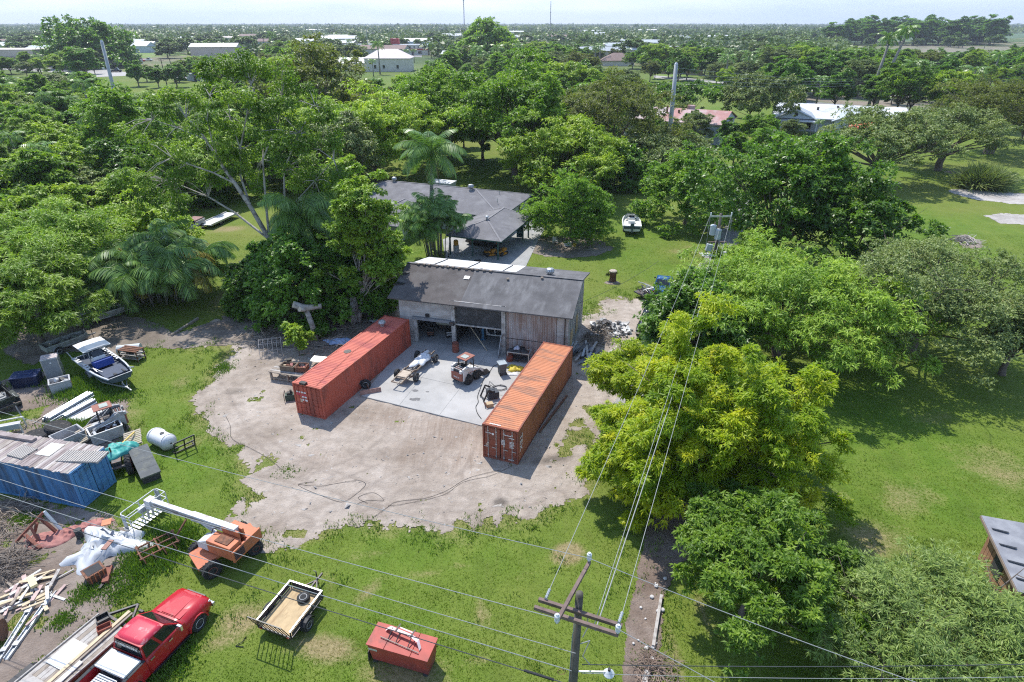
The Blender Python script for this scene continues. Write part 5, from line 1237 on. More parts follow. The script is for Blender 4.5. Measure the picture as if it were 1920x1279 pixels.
for k,nm,rows in(('grey','grey green oak',unpack('122,153,86,42;129,176,95,45;128,182,88,35;135,186,89,41')),('olive','olive tree',unpack('')),('lime','light green tree',unpack('127,167,82,36')),('dark','dark tree',unpack('117,160,81,36'))):
 grove(k,rows,nm+' along the back of the right lawn',nm+'s behind the right lawn')
for k,nm,rows in(('broad','mid green tree',unpack('241,375,97,46;251,312,149,75;104,361,132,78;7,303,135,64;-158,316,82,47;131,463,85,49;335,444,85,42;-274,366,88,47;-153,214,107,49;140,458,108,63;90,469,100,48;240,330,132,62;177,318,137,80;155,273,132,79;-116,268,87,46;255,346,111,64;214,438,86,38;154,291,125,63;222,382,122,71;74,413,93,53;72,336,92,40;179,298,110,61;-6,284,139,63;216,390,121,68;11,292,148,76;-128,307,85,38;251,387,96,41;150,298,81,35;-153,465,131,70;236,408,81,44;218,430,104,55;6,213,136,73;-21,310,84,40;173,302,138,73;196,404,101,53;-3,224,93,46;27,391,139,83;28,353,89,41;316,462,84,44;94,460,121,67;321,425,122,60;-22,434,106,52;31,348,94,55;332,451,94,46;26,376,142,82;-125,391,89,53;150,314,104,46;86,328,98,45;159,345,139,78;-131,376,136,64;-137,372,87,42;145,302,107,58;-135,211,114,56;272,347,96,57;161,320,93,45;6,473,95,48;-178,232,102,44;154,333,109,47;12,469,129,63;-36,420,107,46;295,385,114,61;104,442,94,44;-154,453,146,66;8,331,146,66;-17,459,112,55;212,340,113,52;171,382,126,66;-38,448,116,66;181,462,102,56;4,230,105,54;175,340,128,64;144,467,85,38;176,233,82,36;19,429,147,85;49,449,108,48;-168,472,121,61;-237,362,130,62;166,423,118,53;142,371,92,49;190,446,139,69;-30,324,129,61;-77,213,146,77;198,345,121,70;9,455,87,40;5,324,127,55;1,353,126,56;-246,305,138,70;118,200,143,64;19,262,104,52;29,318,88,44;-276,383,107,59;79,406,117,50;-8,353,117,54;135,353,147,69;145,358,131,67;-282,360,104,53;286,386,124,60;-143,208,90,38;33,369,124,71;238,303,148,88;-287,448,103,53;181,310,109,57;-108,297,113,54;-130,398,118,62;335,438,108,51')),('dark','dark green tree',unpack('-134,474,123,70;148,233,83,42;142,288,142,80;148,373,102,60;-142,472,93,50;86,440,101,59;330,438,96,50;232,311,124,71;-309,444,88,52;-42,200,101,56;261,410,109,48;-107,283,124,56;-28,355,128,55;0,263,124,56;-90,289,101,48;134,283,140,79;20,255,97,58;235,362,114,67;98,392,97,44;40,271,84,36;184,454,107,49;205,315,106,51;-255,390,128,75;232,289,103,55;-28,330,91,44;37,471,96,57;206,267,97,54;26,237,136,61;-152,326,100,58;97,427,114,66;103,349,117,62;151,323,129,59;-212,332,143,74;-94,294,148,80;114,425,130,62;-91,319,97,46;130,267,87,46;71,194,85,48;22,285,93,44;46,423,93,53;179,362,85,38;23,410,146,86;248,346,86,50;-22,447,116,67;-166,295,103,47;256,329,150,75;-147,291,94,50;-26,248,131,58;71,458,85,50;236,428,92,42;-35,299,100,50;-135,365,88,48;-77,196,86,48;232,376,118,71;213,366,86,46;81,325,138,59;-266,414,102,52;103,449,93,43;-230,369,82,44;124,422,113,51;-37,436,122,54;106,280,99,49;-27,265,84,43;344,464,119,50;150,308,133,70;-9,364,124,66;190,367,129,72;105,213,121,53;101,340,140,65;-259,331,91,53;116,254,144,80;284,373,97,44;36,410,133,75;-83,205,91,45;116,210,125,60;-22,357,89,48;-309,431,84,43;-1,209,102,55;-154,289,88,43;-281,369,89,49;110,442,104,52;-136,465,123,74;206,290,83,50;-118,330,81,37;40,465,87,51;120,465,140,68;100,244,142,84;34,257,106,46;270,357,107,49;80,395,138,70;-138,304,117,60;295,436,110,65;187,440,91,47;219,334,118,58;-148,457,142,84;-137,316,103,44;17,231,118,60;-184,273,82,35;-256,398,129,58;150,454,92,53;118,268,118,54;-60,202,80,39;-246,367,105,56;80,342,95,53;-165,208,112,64;95,222,141,62;158,411,101,60;-34,375,104,59;-67,246,105,57;154,238,139,66;320,416,142,80;-120,348,99,44;-82,296,113,61;177,280,96,53;141,275,90,45;-115,287,89,41;141,403,90,41')),('lime','light green tree',unpack('-67,215,145,84;-238,353,114,63;152,354,147,69;107,256,136,59;21,357,113,56;166,359,112,59;-255,361,86,44;204,280,93,53;42,222,83,44;266,382,115,60;100,252,113,50;221,286,112,61;219,436,98,57;178,410,84,38;103,397,126,64;26,217,125,58;105,412,83,46;17,241,109,46;82,382,148,76;122,302,84,41;20,440,98,45;174,444,126,60;129,194,128,67;292,393,86,51;-161,204,91,39;257,433,87,42;16,200,149,83;96,374,102,46;6,357,90,45;7,278,101,43;16,416,149,80;-16,318,81,41;-91,257,136,71;-80,285,98,52;-171,362,94,40;86,267,96,42;-121,379,149,80;-69,204,81,36;-27,270,94,48;176,402,116,49;-6,443,140,62;102,434,97,47;-83,248,130,64;89,453,90,49;21,320,86,45;36,423,105,49;-113,356,82,37;223,328,138,64;189,377,126,64;-18,464,90,41;163,236,104,50;-30,211,83,44;335,432,89,51')),('grey','grey green tree',unpack('116,460,122,52;-20,316,86,46;140,265,124,56;95,309,92,46;-157,227,113,68;125,205,80,48;-154,477,127,71;26,253,119,61;-110,474,146,81;241,405,108,48;13,219,129,64;112,470,116,50;121,383,85,49;-30,456,119,59;-175,319,87,44;107,291,106,46;23,349,141,78;350,454,93,44;135,384,96,44;275,398,110,58;-134,455,82,39;-141,454,87,40;38,434,125,64;-14,328,108,47;-86,270,107,50;216,280,95,46;245,379,104,54;-53,196,96,41;-254,350,83,40;17,268,93,51;286,417,97,52;132,252,131,72;29,300,149,88;-113,331,116,63;-128,440,80,45;-158,440,136,59;46,266,103,58;88,349,96,55;185,272,90,50;146,450,98,45;-116,280,124,59;132,334,147,85;143,318,86,51;-138,417,132,65;108,447,88,39;-1,396,104,62;-140,386,105,46;105,303,99,54;199,461,111,66;128,370,111,52;168,272,105,59;-254,410,114,54;-55,220,120,57;-161,380,100,53;57,458,111,61;177,264,95,42;238,443,83,42;161,438,139,75')),('olive','olive tree',unpack('66,319,91,43;132,228,86,38;230,450,101,55;28,456,100,59;-109,290,111,61;100,330,81,37;231,390,113,61;-29,445,104,60;-125,340,115,50;-103,277,97,51;206,333,129,67;-132,427,101,51;-34,338,87,39;168,202,114,58;-154,203,82,44;158,388,91,45;-161,346,93,44;-302,471,95,50;32,239,89,47;68,451,100,47;93,437,129,62;121,400,81,39;164,380,113,63;222,278,124,61;29,290,140,81;142,338,109,48')),('palm','palm',unpack('-149,235,85,36;-240,378,131,55;-271,350,113,47;-323,452,90,38;-45,216,95,40;139,201,143,60;244,347,81,34;198,356,115,48;93,291,138,58;128,400,122,51;10,352,105,44;-69,224,142,60;184,369,84,35;8,364,120,50;311,404,110,46;104,224,98,41;-146,370,91,38;101,322,116,49;104,297,148,62;155,425,115,48;-8,374,150,63;-32,475,93,39;303,423,101,42;-176,379,90,38;247,451,110,46;139,233,144,60;-16,425,94,40;191,349,97,41;-261,371,99,42;133,307,82,34;275,381,113,47;-143,219,113,47;259,365,100,42;-231,349,86,36;-101,335,90,38;-83,231,88,37;-81,269,102,43;96,404,102,43;-19,367,147,62;-164,218,98,41;216,300,144,61;88,458,91,38;-160,466,143,60;-152,364,86,36;228,398,95,40;-35,384,95,40;127,378,101,42;-73,352,87,37;77,388,102,43;4,409,145,61;230,352,119,50;-18,394,94,40;18,294,89,37;198,300,83,35;86,410,118,49;-115,400,144,61;51,415,135,57;180,289,108,46;-156,396,88,37;108,308,122,51;-113,308,84,35;171,355,96,40;141,215,94,39;-296,450,94,39;37,344,82,35;-124,430,126,53;58,447,137,58;42,417,88,37;54,464,89,37;-191,245,85,36;-145,401,117,49;44,435,88,37;-89,359,91,38;273,376,113,48;112,307,85,35;224,299,86,36;265,361,85,36;180,346,87,37;178,352,136,57;218,271,83,35;120,334,90,38'))):
 grove(k,rows,nm+' in the middle distance between the houses',nm+'s of the middle distance')
grove('far',unpack('-135,627,80,60;-412,953,96,76;-3,897,92,66;236,646,137,100;-138,548,93,75;-512,1039,117,75;-229,992,128,90;-129,962,90,50;-442,623,107,89;-151,550,103,66;157,664,104,72;602,981,110,76;219,521,86,64;222,909,88,70;-112,507,84,60;-393,742,104,88;438,873,128,85;622,937,140,107;127,634,88,59;-386,840,114,84;-418,1008,102,56;206,952,136,78;272,971,84,50;367,959,85,72;494,753,87,64;-385,859,86,69;344,767,84,49;-252,623,113,74;466,910,133,82;-272,834,117,86;-649,876,99,74;-15,572,96,53;-375,840,131,100;-109,925,134,83;-60,1019,89,70;-126,504,97,58;-526,728,122,89;60,874,116,84;-101,621,135,89;-414,1040,105,76;-167,526,133,80;-176,669,107,91;-61,684,102,84;117,533,101,75;-682,960,102,85;260,820,109,91;-453,696,102,79;73,768,100,75;-529,807,98,71;-68,597,92,62;-251,585,94,64;-557,923,104,69;140,880,117,82;-389,820,130,74;164,795,95,57;-630,959,90,53;-332,791,94,78;245,703,114,83;-514,852,121,70;383,912,126,92;-750,1024,118,92;-346,935,83,53;-3,527,95,71;-431,655,104,77;-329,666,124,75;-272,671,135,84;351,981,99,68;-658,931,95,59;-48,804,136,91;-556,930,90,53;-41,776,95,80;-449,1021,117,65;-330,1000,138,87;-417,940,121,99;-287,745,105,70;-586,964,113,84;-109,1002,111,64;-281,731,118,74;-236,761,107,77;-265,894,97,59;-570,881,113,68;365,889,119,99;-189,582,107,81;61,608,87,59;-488,955,104,63;-224,675,90,74;210,533,84,49;-678,986,126,70;343,891,81,56;-700,1034,84,48;64,736,86,50;118,596,82,55;-230,664,122,70;-123,630,92,52;-781,1035,99,83;-308,615,123,88;411,992,137,96;-70,650,139,103;-498,822,121,68;-457,961,92,51;631,929,135,111;-240,733,114,96;-169,656,110,74;-168,622,122,91;-442,819,86,55;-480,817,102,61;-715,1030,129,108;101,610,98,63;-679,999,131,78;-137,984,110,92;-56,600,89,52;264,730,137,107;5,536,110,71;-685,1017,96,80;-418,782,124,95;-511,826,125,81;125,842,138,86;-369,703,111,91;-543,884,92,67;155,679,113,83;278,468,88,51;137,933,96,71;-343,532,92,59;-328,989,113,67;-16,603,95,64;633,938,86,65;-190,900,95,62;-355,568,125,92;86,988,138,92;504,838,116,96;-365,639,100,75;-346,713,81,68;-272,535,115,91;-318,693,128,108;104,830,103,60;-302,704,134,75;-454,900,117,73;-755,1059,135,104;363,941,133,104;421,807,100,62;-616,909,84,57;-417,739,105,84;33,527,82,50;-286,818,126,71;-644,919,96,55;-332,918,139,96;204,565,107,62;294,857,132,107;-11,712,96,64;515,804,116,79;-527,818,135,95;-270,970,119,90;-663,993,118,65;42,699,102,70;-569,992,104,82;-90,828,107,85;-293,580,134,80;376,900,106,74;-108,546,82,66;-423,857,87,63;383,945,122,70;-108,578,111,63;-314,828,110,76;-314,1037,113,67;-231,806,107,90;278,774,112,76;319,769,82,47;-322,570,82,62;-560,805,111,78;611,875,127,79;-97,1018,89,52;183,846,81,49;18,843,123,96;-406,906,98,58;411,893,105,76;-241,615,136,113;503,782,117,90;243,622,116,91;314,854,136,86;-509,880,82,51;355,823,109,83;-452,797,122,90;-591,771,81,45;183,804,90,59;-154,539,105,83;-78,743,135,76;121,859,92,54;-390,900,93,62;180,779,115,87;-223,657,133,101;-294,616,125,98;-439,597,108,89;598,871,128,104;-506,941,134,79;-661,1053,131,93;192,862,94,62;-498,1030,132,83;-176,809,115,94;-737,965,91,76;54,822,87,59;-78,862,92,74;152,854,106,89;296,878,105,67;210,773,125,93;-44,656,137,90;-45,985,86,66;254,704,110,70;105,952,139,109;-633,988,119,78;3,833,99,55;743,964,105,77;81,921,89,75;173,704,83,48;-7,906,118,68;410,942,137,94;-725,995,108,62;62,618,103,60;-59,795,96,77;520,865,132,87;362,929,89,58;20,559,99,81;-685,1044,103,83;-646,945,101,66;160,773,125,75;96,902,107,89;-511,731,128,75;-297,994,91,75;334,757,102,84;100,778,89,51;101,651,99,75;243,578,106,70;-120,654,101,77;-103,751,90,52;-247,550,131,95;-684,940,120,98;-8,676,120,88;-260,664,120,75;138,818,127,84;-81,780,101,60;-169,538,100,57;-668,942,133,101;106,567,86,63;602,883,112,78;302,986,92,69;-598,1021,103,69;-196,688,98,76;-483,794,85,52;-487,1041,137,81;-97,908,127,106;305,884,115,69;-28,954,137,97;-516,978,103,77;562,888,127,94;-570,806,109,63;5,555,121,97;-303,844,114,67;580,822,122,92;78,722,130,83;-386,488,125,106;472,794,89,60;-62,707,88,72;251,770,115,73;90,514,140,113;348,850,86,49;287,742,84,54;-350,596,109,76;129,956,85,53;-182,554,114,73;122,698,105,78;-242,658,81,48;-565,750,92,63'),'small distant tree among the town buildings','distant trees of the town')
grove('palm',unpack('154,654,115,48;276,643,107,45;-64,536,116,49;383,980,108,45;-48,957,109,46;80,930,138,58;259,996,95,40;-281,697,140,59;168,768,118,50;333,869,81,34;146,779,106,45;253,843,140,59;27,762,128,54;394,909,126,53;-416,813,136,57;682,888,138,58;-123,526,84,35;-59,608,121,51;-593,779,92,38;-176,903,101,43;-492,895,99,42;-205,610,101,42;-737,978,121,51;-241,684,98,41;-257,658,116,49;314,767,94,40;325,516,90,38;202,717,113,47;514,741,108,45;-261,971,84,35;-28,1004,127,54;-592,985,132,56;84,490,94,39;288,666,100,42;-399,639,90,38;167,976,130,54;12,647,112,47;-245,719,125,53;-88,1020,136,57;-187,665,124,52;358,965,113,47;-398,572,86,36;-151,805,92,39;-149,624,120,50;51,975,87,37;317,995,110,46;-455,605,85,36;502,759,139,58;-410,638,114,48;-555,999,134,56;587,917,132,55;541,976,129,54;-232,958,89,37;-15,646,112,47;407,882,118,49;-125,945,99,42;13,680,84,35;61,678,85,36;246,652,134,56'),'small distant palm among the town buildings','distant palms of the town')
BW=[(P_[0],P_[1],h_,r_,a_)for P_,h_,r_,a_ in((p,25+(i*7%5)*2.0,17+(i*5%4)*1.5,i*1.1)for i,p in enumerate([(403.38,849.72),(435.12,882.2),(469.34,917.22),(449.95,847.27),(483.35,879.56),(519.34,914.37),(496.26,844.84),(531.29,876.94),(569.04,911.54),(542.31,842.41),(578.95,874.33),(618.43,908.73),(588.09,840.0)]+[(486.84,988.6),(506.29,987.41),(525.7,986.22),(545.07,985.03),(564.39,983.84),(583.66,982.66),(602.88,981.48),(622.07,980.3),(641.2,979.13),(660.29,977.95),(679.34,976.78)]))]
grove('dark',BW,'spreading dark tree of the tall wood at the upper right','trees of the tall wood at the upper right')
FARCLEAR=[(-128,636,17),(-88,596,17),(-325,640,60),(-683.91,952.98,35.0),(-829.41,1204.93,24.0),(-538.77,738.12,22.0),(-638.48,1120.77,30.0),(-459.25,816.04,17.0),(-376.15,716.75,18.0),(-394.5,937.0,17.0),(-56.5,1229.31,20.0),(210.64,1822.49,30.0),(7.12,1534.69,22.0),(-545.52,1906.14,25.0),(390.13,2004.93,30.0)]
# beyond: trees nobody could count
def far_wood():
 rng=np.random.default_rng(77)
 n=15000
 d=520*np.exp(rng.uniform(0,1,n)**0.9*2.6)
 x=rng.uniform(-0.92,0.92,n)*d
 keep=(fbm(x/260,d/330,5,3)>-0.30)|(d>2200)
 for bx_,by_,bw_ in FARCLEAR+FARB:keep&=~((np.abs(x/d*by_-bx_)<bw_)&(d<by_+10)&(d>by_-190))
 # the cane field and the tall wood stay clear
 keep&=~((x>0.49*d)&(x<0.80*d)&(d<1700)&(x>300))|(d>2200)
 x,d=x[keep],d[keep];n=len(x)
 h=rng.uniform(3.5,13,n)*np.clip(1+0.9*fbm(x/150,d/220,12,3),.5,2.0);k=20
 c=np.repeat(np.stack([x,d,h*0.55],1),k,0)
 u=rng.normal(0,1,(n*k,3));u/=np.linalg.norm(u,axis=1,keepdims=True);u[:,2]=np.abs(u[:,2])-0.25
 hr=np.repeat(h,k)[:,None]
 c=c+u*np.array([0.62,0.62,0.5])*hr*rng.uniform(0.6,1.0,(n*k,1))
 V,F,t=leaves(rng,c,u,1,3.9,3.0,0.8,0.0,tint=np.repeat(np.clip(.3+.55*fbm(x/90,d/200,40,3)+rng.uniform(-.2,.2,n),0,.7),k),tvar=0.3)
 sc=np.repeat(np.clip(np.repeat(d,k)/900,1,2.6),4)[:,None]
 base=np.repeat(c,4,0);V=base+(V-base)*sc
 V[:,2]=np.maximum(V[:,2],0.2)
 o=inst('far_wood',np_mesh('far_wood',V,F,LEAF['far'],{'tint':np.clip(t,0,1)}))
 tag(o,'flat belt of far off trees along the horizon',kind='stuff')
far_wood()
# grass and weeds: real blades on the near ground
def bare(x,y):
 d=np.maximum(yard_field(x,y),simple_field(SCRAP,0.7,0.6,21,0.8)(x,y))
 for pl,a,fr,sd in((PIPES,0.8,0.6,31),(JEEPSOIL,0.6,0.6,41),(SHADESOIL,1.2,0.4,51),(UNDERBUSH,1,.5,55),(MULCH,0.35,0.9,61),(DRIVE,0.5,0.5,71)):
  d=np.maximum(d,simple_field(pl,a,fr,sd)(x,y))
 return np.maximum(d,sdf(SLAB,x,y))
def grass_mesh(name,label,x,y,h,w,blades,leaf,seed,lean=0.5,tint=None,tvar=.5):
 rng=np.random.default_rng(seed);n=len(x)
 P0=np.repeat(np.stack([x,y,np.full(n,0.0)],1),blades,0);m=len(P0)
 P0[:,:2]+=rng.normal(0,.05,(m,2))*(np.repeat(h,blades)[:,None]/.1)
 hh=np.repeat(h,blades)*rng.uniform(.55,1.2,m);a=rng.uniform(0,6.28,m)
 d=np.stack([np.cos(a),np.sin(a)],1);le=rng.uniform(.2,1,m)*lean
 ww=(w*rng.uniform(.6,1.3,m))[:,None]
 side=np.stack([-d[:,1],d[:,0]],1)*ww
 v0=P0.copy();v0[:,:2]+=side/2;v1=P0.copy();v1[:,:2]-=side/2
 v2=P0.copy();v2[:,:2]+=d*(hh*le)[:,None];v2[:,2]+=hh
 V=np.stack([v0,v1,v2],1).reshape(-1,3)
 t=np.clip(np.repeat(tint if tint is not None else np.full(n,.4),blades)+rng.uniform(-.5,.5,m)*tvar,0,1)
 return tag(inst(name,np_mesh(name,V,np.arange(m*3).reshape(m,3),leaf,{'tint':t})),label,kind='stuff')
BLADE=leaf_material('grass_blade',[(0.105,0.185,0.020),(0.150,0.240,0.028),(0.230,0.290,0.050),(0.40,0.345,0.17)],trans=0.42,tval=0.0,spec=0.15)
WEED=leaf_material('weed_leaf',[(0.065,0.135,0.016),(0.125,0.220,0.026),(0.195,0.300,0.040),(0.30,0.36,0.09)],trans=0.3,tval=0.0)
def lawn_blades():
 rng=np.random.default_rng(1);n=260000
 dist=14+66*rng.uniform(0,1,n)**1.55
 x=rng.uniform(-.95,.95,n)*(dist+6);y=dist
 ok=bare(x,y)<0.05
 x,y=x[ok],y[ok]
 dd=blobs(DRY,x,y)+0.25*fbm(x*.8,y*.8,6)
 pat=fbm(x*.35,y*.35,15,4)
 tint=np.clip(.36+.45*pat+np.clip(dd-.35,0,.8)*.8,0,1)
 h=np.clip(.042+.035*fbm(x*.6,y*.6,8,3),.025,.16)*(1+y/60)
 keep=rng.uniform(0,1,len(x))>np.clip(dd-.5,0,.6)
 grass_mesh('grass_blades','short green lawn grass with dry blades',x[keep],y[keep],h[keep],.035,2,BLADE,2,tint=tint[keep],tvar=.35)
 # taller ragged grass and weeds along the edges of the dirt
 n=60000;x=rng.uniform(-40,24,n);y=rng.uniform(15,64,n)
 f=bare(x,y);c=fbm(x*.9,y*.9,33,4)
 ok=(f>-1.3)&(f<1.3)&(c>-.02+.28*np.clip(f,0,1.3))&(sdf(SLAB,x,y)<-.3)
 grass_mesh('edge_weeds','ragged taller weeds along the edges of the dirt',x[ok],y[ok],np.full(ok.sum(),.20),.05,4,WEED,4,lean=.8,tint=.35+.4*c[ok],tvar=.5)
 # rank growth round the boat, the bins, the implement and the trailer
 XS,YS,HS=[],[],[]
 for(cx,cy),rx,ry,hh,k in(((-33.75,41.27),1.5,1.5,.5,1500),((-31.15,39.71),1.6,.8,.35,900),((-31.35,35.88),1.2,.5,.4,700),((-19.17,23.69),1.1,.8,.4,900),((-18.78,25.21),.9,.7,.45,800),((-22.51,25.03),.6,.5,.3,250),((-21.35,21.47),.5,.5,.22,250),((-21.42,19.92),.5,.4,.2,200),((-27.87,26.67),.7,.4,.25,300),((-19.81,22.29),1.2,1.4,.2,700),((-18.35,18.92),.5,1.2,.2,400),((-15.06,17.84),.8,1.0,.2,500),((-14.26,30.89),.7,.5,.12,90),((-23.85,44.18),.6,.8,.2,250),((-38.02,41.69),1.5,.5,.3,300)):
  XS.append(cx+rng.normal(0,rx*.6,k));YS.append(cy+rng.normal(0,ry*.6,k));HS.append(hh*rng.uniform(.5,1.1,k))
 grass_mesh('rank_weeds','rank green weeds round the parked boat and scrap',np.concatenate(XS),np.concatenate(YS),np.concatenate(HS),.07,4,WEED,5,lean=.7,tint=None,tvar=.7)
 # small stones and clods on the yard
 n=5200;x=rng.uniform(-30,14,n);y=rng.uniform(24,50,n);ok=(yard_field(x,y)>.2)&(sdf(SLAB,x,y)<-.1)
 x,y=x[ok],y[ok];n=len(x);s=rng.exponential(.028,n)+.012
 q=rng.normal(0,1,(n,4,3));q[:,:,2]=np.abs(q[:,:,2])*.5;q[:,:3,2]=0
 V=(np.stack([x,y,np.full(n,.02)],1)[:,None,:]+q*s[:,None,None]).reshape(-1,3)
 b4=np.arange(n)[:,None]*4;F=np.concatenate([b4+np.array([0,1,3]),b4+np.array([1,2,3]),b4+np.array([2,0,3])],0)
 tag(inst('pebbles',np_mesh('pebbles',V,F,SAND)),'pale stones and clods strewn over the dirt yard',kind='stuff')
lawn_blades()
# wheels, shared by every vehicle
_WH={}
RIM_STEEL=mat('wheel_rim',(0.50,0.50,0.50),0.4,0.5,var=0.15,vs=8)
RIM_RED=mat('rusty_red_rim',(0.33,0.10,0.06),0.8,var=0.3,vs=6)
def wheel(parent,loc,r=0.36,w=0.24,rim=RIM_STEEL,lug=False,rot=(0,0,0),name='wheel',hub=0.6):
 """axle along local Y; a tyre with its rim as a sub-part"""
 key=(r,w,lug,hub)
 if key not in _WH:
  b=MB();M=Matrix.Rotation(math.pi/2,4,'X')
  prof=[(hub*r,-w*.42),(r*.86,-w*.5),(r*.97,-w*.42),(r,-w*.2),(r,w*.2),(r*.97,w*.42),(r*.86,w*.5),(hub*r,w*.42)]
  b.lathe(prof,n=22,M=M)
  if lug:
   for k in range(18):
    a=2*math.pi*k/18
    for s in(-1,1):
     aa=a+s*0.09
     p=Vector((math.cos(aa)*r*1.0,s*w*0.26,math.sin(aa)*r*1.0))
     b.box(p,(r*.10,w*.46,r*.09),M=Matrix.Rotation(-aa,4,'Y')@Matrix.Rotation(s*0.5,4,'X'))
  tyre=b.mesh('tyre',RUBBER)
  g=MB();h=hub*r
  g.lathe([(h*1.02,-w*.40),(h*.92,-w*.46),(h*.72,-w*.26),(h*.25,-w*.30),(h*.2,-w*.38),(0.01,-w*.38)],n=16,M=M)
  g.lathe([(0.01,w*.38),(h*.2,w*.38),(h*.25,w*.30),(h*.72,w*.26),(h*.92,w*.46),(h*1.02,w*.40)],n=16,M=M)
  for k in range(6):
   a=2*math.pi*k/6
   for s in(-1,1):g.box((math.cos(a)*h*.5,s*w*.30,math.sin(a)*h*.5),(h*.16,w*.05,h*.16))
  _WH[key]=(tyre,g)
 tyre,g=_WH[key]
 o=inst(name,tyre,parent,loc,rot)
 kr=key+(rim.name,)
 if kr not in _WH:_WH[kr]=g.mesh('rim',rim)
 inst('rim',_WH[kr],o)
 return o
def ring_x(x,y0,z0,y1,z1,ym=None,zm=None):
 zm=(z0+z1)/2 if zm is None else zm;ym=max(y0,y1)*1.02 if ym is None else ym
 return[(x,-y0,z0),(x,-ym,zm),(x,-y1,z1),(x,-y1*.5,z1+.02),(x,y1*.5,z1+.02),(x,y1,z1),(x,ym,zm),(x,y0,z0)]
REDCAR=mat('red_car_paint',(0.42,0.014,0.022),0.3,var=0.06,stain=(0.34,0.06,0.055),ss=2.5,samt=.22,spec=0.55)
SUNRED=mat('sun_bleached_red',(0.47,0.03,0.06),0.5,var=0.12,vs=1.5,stain=(0.60,0.30,0.30),ss=2.2,samt=0.18)
CHROME=mat('chrome',(0.65,0.66,0.67),0.15,0.9,var=0.05)
LAMPW=mat('lamp_lens',(0.75,0.75,0.72),0.15,var=0.03)
LAMPR=mat('red_lens',(0.45,0.02,0.02),0.2,var=0.05)
BEDLINER=mat('bed_liner',(0.045,0.047,0.05),0.9,var=0.2)
LETTER_W=mat('white_lettering',(0.75,0.75,0.73),0.6,var=0.05)
LETTER_D=mat('dark_lettering',(0.05,0.05,0.05),0.6,var=0.05)
def greenhouse(parent,xb0,xb1,yb,zb,xt0,xt1,yt,zt,m_roof,m_pillar,split=(0.5,),rear=True,roof_name='cab_roof'):
 """roof on pillars with windscreen, rear window and side windows let in"""
 B=[(xb0,-yb,zb),(xb1,-yb,zb),(xb1,yb,zb),(xb0,yb,zb)];T=[(xt0,-yt,zt),(xt1,-yt,zt),(xt1,yt,zt),(xt0,yt,zt)]
 b=MB();V=Vector
 b.loft([[V(p)for p in B],[V(p)for p in T]])
 b.build('cab_pillars',m_pillar,parent)
 r=MB();xm=(xt0+xt1)/2
 r.loft([[(x,-yt*k,z),(x,-yt*.55*k,z+.035*c),(x,yt*.55*k,z+.035*c),(x,yt*k,z),(x,yt*k*.98,z-.05),(x,-yt*k*.98,z-.05)]for x,z,k,c in((xt0+.05,zt-.015,.96,.6),(xt0*.8+xt1*.2,zt+.02,1.03,1),(xm,zt+.03,1.03,1.2),(xt0*.2+xt1*.8,zt+.02,1.03,1),(xt1-.03,zt-.015,.96,.6))])
 r.build(roof_name,m_roof,parent,True)
 def pane(q,name,inset=0.1,out=0.012):
  c=sum((V(p)for p in q),V((0,0,0)))/4
  n=(V(q[1])-V(q[0])).cross(V(q[3])-V(q[0])).normalized()
  if n.dot(c-V(((xb0+xb1)/2,0,zb)))<0:n=-n
  b=MB();p=[c+(V(a)-c)*(1-inset)for a in q]
  b.prism([a+n*0.002 for a in p],n*out);b.build(name,GLASS,parent)
 lerp=lambda a,b_,t:tuple(a[i]+(b_[i]-a[i])*t for i in range(3))
 pane((B[1],B[2],T[2],T[1]),'windscreen',0.10)
 if rear:pane((B[3],B[0],T[0],T[3]),'rear_window',0.14)
 cuts=[0.0]+list(split)+[1.0]
 for lo,hi in zip(cuts[:-1],cuts[1:]):
  for i,j in((0,1),(3,2)):
   q=(lerp(B[i],B[j],lo),lerp(B[i],B[j],hi),lerp(T[i],T[j],hi),lerp(T[i],T[j],lo))
   pane(q,'side_window',0.16)
